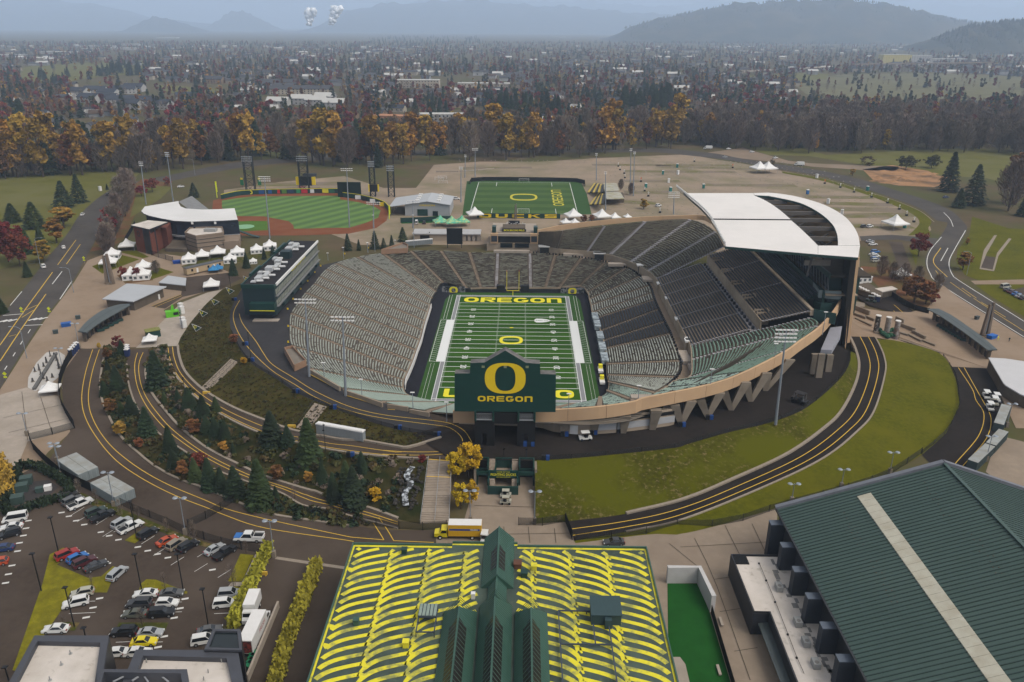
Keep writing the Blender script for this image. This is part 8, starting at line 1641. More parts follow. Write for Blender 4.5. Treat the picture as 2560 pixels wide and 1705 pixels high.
p=at('D',1182,632,0);LIME=M('lime',(.12,.48,.02),.6);t=thing('lime_booth','bright lime green vendor booth on the promenade','booth',p,.5);t.scale=(.8,.8,.8);b=MB();b.box(-3,3,-1.6,1.6,0,3.0);b.obj('body',LIME,t,world=False);b=MB();b.box(.4,2.7,-1.7,-1.61,1.0,2.4);b.obj('counter',BLACK,t,world=False);b=MB();b.add([(-.5,0,3),(1.2,0,3),(.9,0,6.2),(.1,0,5.6),(-.5,.3,3),(1.2,.3,3),(.9,.3,6.2),(.1,.3,5.6)],[(0,1,2,3),(7,6,5,4),(1,5,6,2),(2,6,7,3),(3,7,4,0)]);b.obj('fin',LIME,t,world=False)
p=at('D',1050,770,0);t=thing('green_booth','dark booth with yellow-green roof at the promenade foot','booth',p,.6);b=MB();b.box(-2.4,2.4,-1.6,1.6,0,2.6);b.obj('body',DGREEN,t,world=False);b=MB();b.box(-2.6,2.6,-1.8,1.8,2.6,2.8);b.obj('roof',M('olive_roof',(.20,.20,.05),.8,.4,2),t,world=False)
for k in range(9):
 p=at('M6',1385+k*34,1005+k*20,.05);t=thing('turnstile','dark green turnstile in a row inside the right canopy, %s from the stadium'%ordi(k),'turnstile',p,-.7,'turnstiles');b=MB();b.box(-1.3,1.3,-.7,.7,.2,1.1);b.obj('body',SG,t,world=False);b=MB();b.box(-1.1,1.1,-.5,.5,1.1,1.4);b.obj('top',BLACK,t,world=False)
for k in range(5):
 p=at('D',690+k*32,735-k*17,.05);t=thing('turnstile','dark green turnstile inside the left canopy, %s from the near end'%ordi(k),'turnstile',p,.7,'turnstiles');b=MB();b.box(-1.3,1.3,-.7,.7,.2,1.1);b.obj('body',SG,t,world=False);b=MB();b.box(-1.1,1.1,-.5,.5,1.1,1.4);b.obj('top',BLACK,t,world=False)
 # sculpture court
zone('sculpture_court',pl('D',[(190,1120),(195,1050),(250,950),(320,880),(400,872),(445,900),(440,960),(400,1050),(330,1110),(240,1145)]),M('court_stone',(.50,.47,.44),.9,.12,.6),'pale oval sculpture court at the curved fence',.08)
for k,(x,y)in enumerate([(240,1010),(270,1000),(300,975),(320,950),(345,905),(390,935),(400,965),(405,990),(300,1060),(325,1075),(360,1050),(225,1080),(280,1030),(372,905)]):
 p=at('D',x,y,.1);t=thing('sculpture','slim dark sculpture in the oval court, %s of the cluster'%ordi(k),'sculpture',p,random.uniform(0,3),'sculptures in the oval court');b=MB();h=random.uniform(1.4,2.6);b.add([(-.35,-.2,0),(.35,-.2,0),(.35,.2,0),(-.35,.2,0),(-.15,-.1,h),(.2,-.1,h*.9),(.2,.1,h*.9),(-.15,.1,h)],[(4,5,6,7),(0,1,5,4),(1,2,6,5),(2,3,7,6),(3,0,4,7)]);b.obj('figure',M('bronze',(.07,.065,.065),.6,.3,3),t,world=False);b=MB();b.box(-.5,.5,-.4,.4,0,.12);b.obj('base',COLM,t,world=False)
b=MB();b.wall([at('D',235,1135,.1),at('D',385,890,.1)],.7,1.0);tag(b.obj('court_wall',M('grey_stone',(.14,.135,.13),.9,.2,1)),'straight grey wall across the oval sculpture court','wall')
# long ramp wall, green bins
t=thing('ramp_wall','long pale ramp wall beside the white trucks','wall',at('G',1800,1300));b=MB();b.wall([at('G',1690,1568,0),at('G',1900,1060,0)],1.6,.4);b.obj('wall',CONCL,t)
for k in range(4):p=at('G',1705+k*9,1480-k*26,.05);t=thing('green_bin','green wheeled bin below the open truck, %s from the bottom'%ordi(k),'bin',p,1.2,'green bins');b=MB();b.box(-.7,.7,-.5,.5,.1,1.2);b.obj('body',M('bin_green',(.01,.14,.06),.6),t,world=False);b=MB();b.box(-.75,.75,-.55,.55,1.2,1.28);b.obj('lid',MATS['bin_green'],t,world=False)
for k,(x,y)in enumerate([(185,215),(155,265),(125,345),(272,272),(330,258)]):
 p=at('G',x,y,0);t=thing('transformer','%s cabinet in the hedged enclosure'%['green farthest','green middle','green nearest','small dark green','small white'][k],'cabinet',p,.4);s_=1.3 if k<3 else .8;b=MB();b.box(-s_,s_,-s_*.8,s_*.8,0,1.9 if k<3 else 1.2);b.obj('body',M('cabinet_green',(.045,.075,.065),.6,.15,1)if k<4 else WMETAL,t,world=False);b=MB();b.box(-s_*1.05,s_*1.05,-s_*.85,s_*.85,1.9 if k<3 else 1.2,2.0 if k<3 else 1.3);b.obj('lid',MATS['cabinet_green']if k<4 else WMETAL,t,world=False)
zone('gravel_pad',pl('G',[(90,380),(215,205),(330,190),(400,240),(330,300),(200,330)]),M('pad_gravel',(.055,.05,.05),.9,.2,1),'dark gravel pad inside the hedge',.05)
# people
def person(lab,p,coat,legs,rz):
 me=bpy.data.meshes.new('person');vs=[(0,0,.95),(0,0,1.2),(0,0,1.42),(0,.02,1.52),(0,.03,1.68),(.2,0,1.38),(.27,.08,1.12),(.25,.2,.92),(-.2,0,1.38),(-.27,-.05,1.12),(-.25,-.12,.9),(.1,0,.88),(.11,.06,.48),(.11,-.02,.06),(.11,.14,.03),(-.1,0,.88),(-.11,-.06,.48),(-.11,-.14,.06),(-.11,.02,.03)]
 es=[(0,1),(1,2),(2,3),(3,4),(2,5),(5,6),(6,7),(2,8),(8,9),(9,10),(0,11),(11,12),(12,13),(13,14),(0,15),(15,16),(16,17),(17,18)];rad=[.15,.16,.15,.06,.11,.08,.06,.05,.08,.06,.05,.10,.075,.05,.05,.10,.075,.05,.05]
 me.from_pydata(vs,es,[]);o=bpy.data.objects.new('person',me);C.objects.link(o);sk=o.modifiers.new('skin','SKIN');o.modifiers.new('sub','SUBSURF').levels=1;o.modifiers['sub'].render_levels=1
 for v,r in zip(me.skin_vertices[0].data,rad):v.radius=(r,r)
 me.skin_vertices[0].data[0].use_root=True
 me.materials.append(coat);o.location=p;o.rotation_euler=(0,0,rz)
 return tag(o,lab,'person')
person('person in neon yellow jacket walking on the right plaza',at('M6',2050,1158,.05),MATS['neon_yellow'],None,.6);person('person in dark clothes walking on the right plaza',at('M6',2178,1172,.05),NAVY,None,-.5);person('person in orange vest by the tan building',at('J',800,775,.1),M('vest',(.6,.13,.02),.8),None,0)
# =================================================================== vegetation
rng=np.random.default_rng(3)
def quads(C_,A,B): # soup of leaf-clump quads from centres and half-axes
 v=np.stack([C_-A-B,C_+A-B,C_+A+B,C_-A+B],1).reshape(-1,3);n=len(C_);f=np.arange(4*n).reshape(n,4);return v,f
def soup(name,v,f,mat):
 me=bpy.data.meshes.new(name);me.vertices.add(len(v));me.vertices.foreach_set('co',v.astype(np.float32).ravel());me.loops.add(f.size);me.loops.foreach_set('vertex_index',f.ravel().astype(np.int32));me.polygons.add(len(f))
 me.polygons.foreach_set('loop_start',np.arange(len(f))*f.shape[1]);me.update(calc_edges=True);me.materials.append(mat);return me
def rdir(n):d=rng.normal(size=(n,3));return d/np.linalg.norm(d,axis=1)[:,None]
def conifer_me(mat,n,leaf,slim=.24): # unit height
 t=rng.random(n)**.75*.93+.05;wh=np.sin(t*62)*.12+.88;r=slim*(1-t)**.85*wh*np.sqrt(rng.random(n)*.8+.2)+.01;a=rng.random(n)*6.283
 o=np.stack([np.cos(a),np.sin(a),0*a],1);Cc=o*r[:,None];Cc[:,2]=t-r*.25
 s=leaf*(.5+rng.random(n)*.8)*(1.15-t*.7);A=(o+np.array([0,0,-.45]))*s[:,None];B=np.cross(o,[0,0,1])*s[:,None]*.75+rdir(n)*s[:,None]*.3
 return soup('crown',*quads(Cc,A,B),mat)
def leafy_me(mat,n,leaf,w,lo,clumps,top=1.0,sq=1.0): # unit height, crown from lo to 1
 k=rng.random(clumps);cz=lo+(1-lo)*(.12+.8*k);prof=np.sin(np.clip((cz-lo)/(1-lo),.05,.97)*2.7+.25)**.8;a=rng.random(clumps)*6.283;rr=w*prof*np.sqrt(rng.random(clumps))*.85
 cc=np.stack([np.cos(a)*rr,np.sin(a)*rr,cz],1);cr=w*(.13+.2*rng.random(clumps));i=rng.integers(0,clumps,n);d=rdir(n);Cc=cc[i]+d*(cr[i]*rng.random(n)**.6)[:,None]*np.array([1,1,1.25*sq])
 s=(leaf*(.5+rng.random(n)))[:,None];A=rdir(n)*s;B=np.cross(A,rdir(n))
 B=B/np.linalg.norm(B,axis=1)[:,None]*s*.8;return soup('crown',*quads(Cc,A,B),mat),cc
def twig_me(mat,n,w,lo): # bare crown: fine upright twigs
 z=lo+(1-lo)*rng.random(n)**.8;a=rng.random(n)*6.283;pr=np.sin(np.clip((z-lo)/(1-lo),.04,.98)*2.6+.3)**.8;r=w*pr*np.sqrt(rng.random(n));o=np.stack([np.cos(a),np.sin(a),0*a],1);Cc=o*r[:,None];Cc[:,2]=z
 d=o*.5+np.array([0,0,1.0])+rdir(n)*.55;d/=np.linalg.norm(d,axis=1)[:,None];L=.05+.05*rng.random(n);A=d*L[:,None];B=np.cross(d,rdir(n));B=B/np.linalg.norm(B,axis=1)[:,None]*.0042;return soup('crown',*quads(Cc,A,B),mat)
TRUNK=M('trunk_bark',(.075,.055,.042),.95,.3,2)
def trunk_me(h,r,cc=None):
 b=MB();b.tube((0,0,0),(0,0,h*.55),r,r*.7,n=6,caps=False);b.tube((0,0,h*.55),(.01,.01,h),r*.7,r*.2,n=5,caps=False)
 if cc is not None:
  for c in cc[:12]:z0=max(.12,c[2]-.28);b.tube((0,0,z0),tuple(c),r*.4,r*.08,n=4,caps=False)
 me=bpy.data.meshes.new('trunk');me.from_pydata(b.v,[],b.f);me.materials.append(TRUNK);return me
FC={'conifer':(.019,.034,.015),'pine':(.032,.050,.015),'gold':(.33,.185,.03),'rust':(.175,.074,.026),'red':(.17,.028,.022),'olive':(.058,.056,.016),'yellow':(.52,.32,.012),'bare':(.165,.125,.098),'bush':(.075,.05,.018)}
FM={k:MV('foliage_'+k,c,.28,.85,.014)for k,c in FC.items()}
TV={}
def variants(kind,hi):
 if(kind,hi)in TV:return TV[kind,hi]
 out=[];N={2:3000,1:1500,0:110}[hi];q={2:.023,1:.024,0:.10}[hi]
 for v in range(3 if hi else 2):
  if kind in('conifer','pine'):out.append((conifer_me(FM[kind],N,q*1.15,.21+.05*v if kind=='conifer' else .25),trunk_me(.6,.014)))
  elif kind=='bare':cc=np.stack([rng.normal(size=10)*.1,rng.normal(size=10)*.1,.45+.5*rng.random(10)],1);out.append((twig_me(FM[kind],{2:800,1:900,0:190}[hi],.22,.15),trunk_me(.8,.014,cc)))
  else:
   m_,cc=leafy_me(FM[kind],N if kind!='bush' else N//2,q*(.8 if hi==2 else 1),{'gold':.16,'rust':.17,'yellow':.30}.get(kind,.36),{'gold':.16,'rust':.16,'bush':.02}.get(kind,.18),34 if hi else 8);out.append((m_,trunk_me(.85,.014,cc)))
 TV[kind,hi]=out;return out
CATN={'conifer':'conifer_tree','pine':'conifer_tree','gold':'cottonwood_tree','rust':'cottonwood_tree','red':'maple_tree','olive':'broadleaf_tree','yellow':'maple_tree','bare':'bare_tree','bush':'shrub'}
def tree(kind,p,h,lab,grp=None,hi=1,wide=1.0):
 cm,tm=random.choice(variants(kind,hi));t=thing(CATN[kind],lab,'shrub' if kind=='bush' else 'tree',p,random.uniform(0,6.28),grp);t.scale=(h*wide,h*wide,h)
 for me in((cm,tm)if kind!='bush' else(cm,)):o=bpy.data.objects.new(me.name.split('.')[0],me);C.objects.link(o);o.parent=t
 return t
def treep(kind,f,x,yb,yt,lab,grp=None,z=0.0,hi=2,wide=1.0):p=at(f,x,yb,z);tree(kind,p-V(0,0,.2),max(1.2,aty(f,x,yt,p.y).z-z),lab,grp,hi,wide)
# planted conifers between the ramps
NC=[('D',1085,1130,855,.3),('D',840,895,790,0),('D',740,1010,930,0),('D',810,1150,960,0),('D',720,1175,1065,0),('D',905,1310,1165,.2),('D',835,1300,1205,.2),('D',1015,1450,1240,.3),('D',1222,1225,1125,.6),('D',1300,1275,1110,.8),('D',1400,1345,1160,1),('D',1485,1310,1175,1.4),('D',1130,1225,1140,.4),('D',1480,1465,1320,1),('D',1870,1535,1268,2),('D',1975,1535,1370,2.4),('D',1170,1570,1370,.4),('D',1545,1480,1335,1.2),('D',1600,1575,1490,1),('D',1420,1440,1300,.8),
('G',1190,120,-25,0),('G',1335,195,30,0),('G',1435,255,30,0),('G',1515,270,95,0),('G',1610,300,85,0),('G',1780,365,38,0),('G',1885,340,225,0),('G',2275,310,130,.6),('G',2200,210,60,.9),('H',20,80,-30,1.4),('H',135,100,25,1.2),('H',210,300,175,.5),('H',335,330,80,.5),('H',385,150,-5,1.6),('H',290,260,45,.7),('M3',450,1460,895,1.8),('M3',1060,1570,1300,1.5)]
for k,(f,x,yb,yt,z)in enumerate(sorted(NC,key=lambda a:FR[a[0]][0]+a[1]*FR[a[0]][2])):treep('pine' if k%5==3 or f=='M3' else 'conifer',f,x,yb,yt,'planted conifer between the curving ramps, %s from the left'%ordi(k),'conifers between the ramps',z,2,1.25)
for k,(kind,f,x,yb,yt,z,w_)in enumerate([('rust','D',1605,815,745,3.3,2.6),('yellow','D',1672,960,905,3.5,1.6),('rust','D',740,925,840,0,2),('red','D',815,850,765,0,1.4),('gold','D',830,1440,1345,.2,2.6),('rust','D',955,1530,1460,.4,2.4),('rust','D',760,1290,1190,.1,2.4),('rust','D',1330,1440,1330,.8,2.4),('olive','D',1250,1400,1330,.6,1.4),('rust','G',1250,160,50,.1,2),('red','G',1370,110,-5,.3,1.4),('rust','G',1890,190,85,.8,2.6),('yellow','H',465,310,220,.4,1.5),('olive','H',480,150,85,1.2,1.5),('gold','H',55,190,110,.8,2.4),('olive','H',100,130,60,1,1.3),('red','H',745,80,10,3.2,1.2),('olive','H',660,60,15,3,1.2),('yellow','D',680,850,810,0,1.2),('gold','D',1530,1560,1480,1.2,2.4)]):
 treep(kind,f,x,yb,yt,'%s shrub in the ramp planting, %s'%({'rust':'rust orange','yellow':'yellow','red':'dark red','gold':'golden','olive':'olive green'}[kind],['at the rim road','by the narrow stair','beside the ramp head toilets','above the ramp head','big one on the outer bank','low on the outer bank','on the outer bank curve','between the ramps, larger','between the ramps, smaller','on the bank by the containers','among the lower conifers','at the lower ramp bend','left of the waterfall','above the waterfall conifers','at the left of the lower bank','behind the lower bank conifers','right of the waterfall top','at the waterfall top','nearest the canopy','low between the ramps'][k]),'ramp shrubs',z,1,w_)
for k,(x,yb,yt,s_)in enumerate([(955,170,0,1),(1035,150,-60,1),(985,345,190,1),(1045,330,175,1)]):treep('yellow','H',x,yb,yt,'bright yellow maple beside the concrete stair, %s'%['upper left','upper right','lower left','lower right'][k],'yellow maples',1.6 if k<2 else .3,2,1.15)
# shrub masses on the banks and slopes
def mass(name,lab,A,B,n,kinds,hs,seed=1):
 SA,SB=spline(A,60),spline(B,60);vs=[];fs=[];ms=[];o=0;mats=[FM[k]for k in kinds]
 for _ in range(n):
  t,u=random.random(),random.uniform(.06,.94);i=int(t*58);p=SA[i].lerp(SB[i],u)+V(random.uniform(-1,1),random.uniform(-1,1),0);h=random.uniform(*hs);ki=random.randrange(len(kinds));q=34;d=rdir(q);Cc=np.array(p)+d*np.array([h*.8,h*.8,h*.5])*rng.random((q,1))**.4+np.array([0,0,h*.35]);s=h*.22*(.6+rng.random((q,1)));Aa=rdir(q)*s;Bb=np.cross(Aa,rdir(q));v,f=quads(Cc,Aa,Bb/np.linalg.norm(Bb,axis=1)[:,None]*s);vs.append(v);fs.append(f+o);o+=len(v);ms+=[ki]*q
 me=soup(name,np.concatenate(vs),np.concatenate(fs),mats[0]);[me.materials.append(x)for x in mats[1:]];me.polygons.foreach_set('material_index',ms);ob=bpy.data.objects.new(name,me);C.objects.link(ob);return tag(ob,lab,None,kind='stuff')
mass('shrub_planting','mixed low shrubs on the outer bank',pp(OUTB),pp(R2A),330,['bush','conifer','olive','olive'],(.7,1.7));mass('shrub_planting','mixed low shrubs on the bank between the ramps',pp(R2B),pp(R3A),420,['bush','conifer','olive','bare','olive'],(.7,1.6))
mass('ground_cover_planting','dark olive ground cover on the slope below the rim road',pp([('D',1400,560,.1),('D',1300,690,.05),('D',1235,785,0)]+R3B),pp([('D',1615,510,2.1),('D',1580,590,2.5),('D',1572,650,2.7)]+RIMO[4:]),1900,['olive','bush'],(.25,.5))
# waterfall
wf=spline([at('H',690,95,4.2),at('H',655,150,3.6),at('H',680,200,3.0),at('H',645,260,2.2),at('H',650,335,1.3)],30);b=MB();b.ribbon(wf,1.5,.3);tag(b.obj('waterfall',M('falling_water',(.5,.53,.57),.3,.5,1.2,s2=1.1,c2=(.04,.04,.04),th=.46,soft=.06)),'white cascade running down between dark rocks beside the wide stair','waterfall')
b=MB()
for k in range(70):c=random.choice(wf)+V(random.choice((-1,1))*random.uniform(1.0,2.8),random.uniform(-1,1),0);blob(b,c,random.uniform(.3,.6),6,4,.7,.25)
tag(b.obj('cascade_rocks',M('dark_rock',(.05,.045,.04),.9,.4,1)),'dark rocks piled along the cascade',kind='stuff')
# car park beds, bamboo, hedges
BED=M('yellow_green_bed',(.21,.185,.012),.95,.3,.7,s2=.25,c2=(.14,.125,.012),th=.55,bump=.8,bs=3)
for k,pts in enumerate([[(515,670),(430,655),(340,700),(290,900),(85,1490),(130,1500),(420,1080),(480,960),(730,960),(800,790),(770,780),(690,850),(600,860),(390,770)],[(945,955),(960,900),(1000,870),(1060,872),(1280,955),(1275,968)],[(850,605),(960,530),(1010,560),(920,625)],[(1555,885),(1640,695),(1730,705),(1650,885)],[(1520,950),(1570,905),(1640,925),(1630,955)],[(350,1215),(400,1160),(545,1165),(510,1220)],[(790,1215),(810,1165),(1150,1165),(1125,1220)],[(500,300),(560,280),(1000,460),(1260,570),(1480,640),(1450,665),(1200,585),(900,470),(640,370)],[(1400,1230),(1430,1180),(1640,1190),(1600,1260)]]):
 zone('planted_bed',pl('G',pts),BED if k not in(5,6,7,8)else GRASSD,['large yellow-green bed between the car rows','small yellow-green island above the middle block','grass tongue in the fence row','narrow bed by the concrete path','bed corner below the concrete path','bed at the foot of the large bed','bed below the middle block','grass strip along the car park fence','bed beside the bamboo'][k],.1)
zone('path',pl('G',[(1580,890),(1650,890),(1740,700),(1770,700),(1680,915),(1555,920)]),CONCL,'concrete path beside the bamboo hedge',.12)
FM['bamboo']=MV('foliage_bamboo',(.32,.30,.03),.2,.85,.02)
for nm,lab,L_,w_,n,kd,h in[('bamboo_hedge','yellow-green bamboo hedge beside the white trucks',[(1590,1215),(1680,1010),(1760,840),(1840,690)],1.7,2600,'bamboo',3.0),('bamboo_hedge','yellow-green bamboo hedge along the hall with the feather roof',[(1860,1700),(1960,1330),(2070,1040),(2165,800)],2.2,4200,'bamboo',2.8),('hedge','dark clipped hedge round the transformer pad, right side',[(140,110),(260,120),(400,190),(480,300),(230,385)],1.8,1500,'conifer',1.8),('hedge','dark clipped hedge at the left of the transformer pad',[(140,120),(90,250),(40,400),(100,440),(220,390)],1.8,1300,'conifer',1.8),('hedge','golden hedge at the far left edge',[(-30,60),(40,150),(60,280),(30,330)],3,900,'gold',2.6)]:
 S=spline(pl('G',L_),60);i=rng.integers(0,59,n);P=np.array([S[j].lerp(S[j+1],random.random())for j in i])+np.stack([rng.uniform(-w_/2,w_/2,n),rng.uniform(-w_/2,w_/2,n),rng.random(n)**.6*h],1);s=.35*(.6+rng.random((n,1)));A_=(rdir(n)+np.array([0,0,.9]))*s;B_=np.cross(A_,rdir(n));B_=B_/np.linalg.norm(B_,axis=1)[:,None]*s*.5;o=bpy.data.objects.new(nm,soup(nm,*quads(P,A_,B_),FM[kd]));C.objects.link(o);tag(o,lab,'hedge')
for k,(x,yb,yt)in enumerate([(545,300,180),(660,360,250),(825,440,320),(945,470,360),(1140,550,450),(1325,615,470),(630,920,840),(1125,930,820),(1595,935,760),(970,1190,1060),(435,1190,1100),(1680,700,600),(2010,330,230)]):treep('bare','G',x,yb,yt,'slim bare sapling in the car park, %s from the fence end'%ordi(k),'car park saplings',0,0,.8)
# trees left of the ballpark, along the avenue, right-hand plaza
k=0
for(kind,f,x,yb,yt,w_,lab)in[('red','D',60,260,-40,1.2,'big dark red maple across the avenue, left one'),('red','D',140,290,60,1.1,'big dark red maple across the avenue, right one'),('gold','D',300,260,100,2.2,'golden tree by the street lamp across the avenue'),('gold','D',390,130,-40,2.2,'golden tree farther up across the avenue'),('pine','D',190,360,250,1.3,'young green tree at the kerb across the avenue'),('pine','D',290,180,10,1.3,'dark conifer behind the golden roadside tree'),('pine','D',190,200,20,1.3,'dark conifer beside the red maples'),('pine','D',10,610,480,1.5,'green tree cut by the left edge'),
('conifer','A',440,1420,1230,1.7,'large spreading conifer in the left meadow'),('conifer','A',545,1385,1185,1.2,'tall conifer beside the large one in the left meadow'),('pine','A',90,1520,1385,2.2,'dark tree clump left of the meadow track, left'),('pine','A',240,1560,1375,2,'dark tree clump left of the meadow track, right'),('gold','A',440,1560,1405,3,'golden tree right of the dark clump'),('gold','A',370,1570,1480,3,'lower golden tree beside the dark clump'),('red','A',970,1345,1265,1.6,'dark red tree left of the ballpark, left one'),('red','A',1045,1315,1215,1.5,'dark red tree left of the ballpark, right one'),('red','A',1150,1270,1210,1.4,'small red tree near the avenue bend'),('conifer','A',1330,1350,1245,1.5,'small conifer left of the foul pole'),('conifer','A',735,1300,1255,1.5,'tiny conifer in the meadow'),
('red','F',1630,520,358,1.35,'round dark red maple at the side road'),('red','F',1700,440,415,1.2,'small red tree behind the round maple'),('gold','F',1935,615,490,2.6,'orange tree on the lawn at the bend'),('gold','F',1965,445,390,2,'small golden tree at the bend'),('rust','F',1600,840,650,2.2,'orange-red tree behind the right canopy, left'),('rust','F',1680,850,680,2.2,'orange-red tree behind the right canopy, right'),('red','F',1720,850,760,1.3,'small dark red tree at the end of the canopy'),('rust','F',1550,790,660,2,'rust tree over the restroom block'),('bare','F',1375,660,520,1.3,'bare tree beside the side lot, first'),('bare','F',1450,680,560,1.3,'bare tree beside the side lot, second'),('bare','F',1530,700,570,1.3,'bare tree beside the side lot, third'),('bare','F',1620,720,590,1.3,'bare tree beside the side lot, fourth'),('bare','F',1760,760,640,1.3,'bare tree near the avenue on the right'),
('conifer','C',1835,1310,1030,1.25,'tall dark conifer on the right, leftmost'),('conifer','C',2000,1400,1115,1.25,'tall dark conifer on the right, middle'),('conifer','C',1905,1420,1280,1.6,'shorter dark conifer below the tall ones'),('conifer','C',2345,1480,1320,1.6,'dark conifer at the right edge'),('bare','C',2245,1445,1100,1.3,'big bare tree with thick trunk at the right edge'),('rust','C',2290,1400,1010,1.6,'big rust brown tree at the right edge'),('olive','C',1545,1160,1060,2.2,'round olive tree by the bike track, left'),('olive','C',1720,1150,1060,2,'round olive tree by the bike track, right'),('bush','C',1280,1130,1065,2.5,'round brown bush before the bike track'),('bush','C',630,1130,1090,2,'brown bush by the curving road'),('gold','C',1180,1205,1150,2.4,'small orange tree at the bike track'),('gold','K',2070,385,295,2.6,'small orange tree on the gravel path'),('rust','K',1600,490,425,2.6,'bright orange bush beside the tents behind the stand'),('rust','K',1660,480,425,2.6,'pinkish orange bush beside the tents'),('bare','K',1890,235,150,1.3,'bare tree beside the small roofs'),('bare','K',1970,275,180,1.3,'bare tree at the gravel path'),('pine','K',180,640,520,1.6,'dark pine on the far left rim'),('pine','K',390,630,560,1.4,'conifer before the low building'),('conifer','E',55,180,60,1.2,'conifer on the far left rim, first'),('conifer','E',240,170,40,1.2,'conifer on the far left rim, second'),('conifer','E',355,160,70,1.2,'conifer on the far left rim, third'),('conifer','E',300,170,90,1.2,'conifer on the far left rim, fourth'),('conifer','E',130,180,100,1.2,'conifer on the far left rim, fifth'),('conifer','D',1600,350,230,1.2,'conifer beside the trailer'),('conifer','D',1690,300,190,1.1,'conifer between trailer and press box'),('conifer','D',1810,240,155,1.1,'conifer behind the press box, left'),('conifer','D',1870,215,140,1.1,'conifer behind the press box, right'),('bare','D',1070,340,250,1.6,'bare tree behind the leaf bed'),('red','D',850,380,290,1.1,'thin red tree in the leaf bed, left'),('red','D',940,380,295,1.1,'thin red tree in the leaf bed, right')]:
 treep(kind,f,x,yb,yt,lab,None,0,2 if f in 'DF' else 1,w_)
for k in range(22):x=random.uniform(40,330);y=900-(x-40)*1.9+random.uniform(-140,130);treep(random.choice(['bare','bare','bare','red']),'J',x,y,y-random.uniform(200,300),'tree in the grove left of the ballpark, %s from the front'%ordi(k),'grove left of the ballpark',0,1,1.2)
# woods, tree lines and the town's trees
def sx(p):d=p-Vector(CAMP);z=d.dot(Vector(CF));return 1280+FPX*d.dot(Vector(CR))/z,852.5-FPX*d.dot(Vector(CU))/z
WOOD=[]
def add(kind,x,y,h,w_=1.0):WOOD.append((kind,at('W',x,y,0),h,w_))
def basey(x):return np.interp(x,[-60,300,420,560,700,900,1060,1400,1700,1800,2000,2300,2700],[452,436,430,408,402,424,404,398,372,372,384,384,392])
for x in np.arange(-40,2620,14):
 y=basey(x)-random.uniform(0,22)
 if 1830<x:kind=random.choices(['bare','rust','gold','olive'],[.78,.10,.06,.06])[0];h=random.uniform(20,32)
 else:kind=random.choices(['gold','rust','bare','conifer'],[.5,.12,.32,.06])[0];h=random.uniform(24,52)if kind=='gold' else random.uniform(16,32)
 add(kind,x+random.uniform(-6,6),y,h,1.15 if kind!='bare' else 1.25)
for _ in range(520):x=random.uniform(1740,2640);t=random.random();add(random.choices(['bare','rust','gold','conifer'],[.78,.13,.05,.04])[0],x,basey(x)-6-(t*(78 if x>2000 else 50)),random.uniform(15,30),1.1)
for _ in range(170):x=random.uniform(-60,1800);add(random.choices(['bare','gold','rust','conifer','olive'],[.42,.26,.14,.14,.04])[0],x,basey(x)-10-random.uniform(0,45),random.uniform(14,34),1.2)
for(x0,x1,y0,y1,n,h)in[(1215,1330,270,300,20,30),(1350,1400,275,310,8,30),(1555,1700,262,295,34,36),(1440,1530,240,270,12,22),(245,370,170,192,30,26),(30,60,290,330,6,30),(100,180,190,215,14,22),(990,1120,255,290,16,20),(560,860,160,185,60,22),(900,1150,165,185,60,20),(1200,1700,170,180,80,16),(920,1200,92,112,120,26),(1730,1830,205,235,14,20)]:
 for _ in range(n):add('conifer',random.uniform(x0,x1),random.uniform(y0,y1),h*random.uniform(.7,1.1),1.2)
CLEAR=[(0,1010,2560,1705)]
HOUSE_BOX=[(180,205,450,285),(640,240,860,275),(690,235,850,290),(950,280,1160,330),(1000,190,1265,230),(1150,270,1215,310),(115,295,420,345),(500,210,580,245),(50,165,360,215),(2190,135,2320,160)]
def blocked(x,y):return(x>1990 and 186<y<262)or any(a<x<c and b_<y<d for a,b_,c,d in HOUSE_BOX)or(400<x<560 and 212<y<240)
FAR={k:[]for k in('conifer','gold','rust','red','bare','olive')}
for _ in range(17000):
 x=random.uniform(-120,2680);y=108+250*random.random()**1.7
 if y>basey(x)-40 or(blocked(x,y)and random.random()>.12):continue
 kind=random.choices(['conifer','gold','rust','red','bare','olive'],[.13,.10,.18,.11,.38,.10])[0];p=at('W',x,y,0);FAR[kind].append((p,random.uniform(9,18)*(1.3 if kind=='conifer' else 1)))
WOOD.sort(key=lambda a:-a[1].y*0+(a[1]-Vector(CAMP)).length/a[2])
nk={};lst=[]
for kind,p,h,w_ in WOOD:
 g='conifer' if kind=='conifer' else kind;nk[g]=nk.get(g,0)+1
 if nk[g]<=(270 if g=='bare' else 230):lst.append((sx(p),kind,p,h,w_))
 else:FAR.setdefault(kind,[]).append((p,h))
lst.sort(key=lambda a:a[0][0]);cn={}
NM={'conifer':'dark conifer','gold':'golden cottonwood','rust':'rust brown cottonwood','bare':'bare brown tree','olive':'olive green tree'}
for(px,py),kind,p,h,w_ in lst:cn[kind]=cn.get(kind,0)+1;tree(kind,p-V(0,0,.3),h,'%s in the far woods, %s such tree from the left'%(NM[kind],ordi(cn[kind]-1)),NM[kind]+'s in the woods',1,w_)
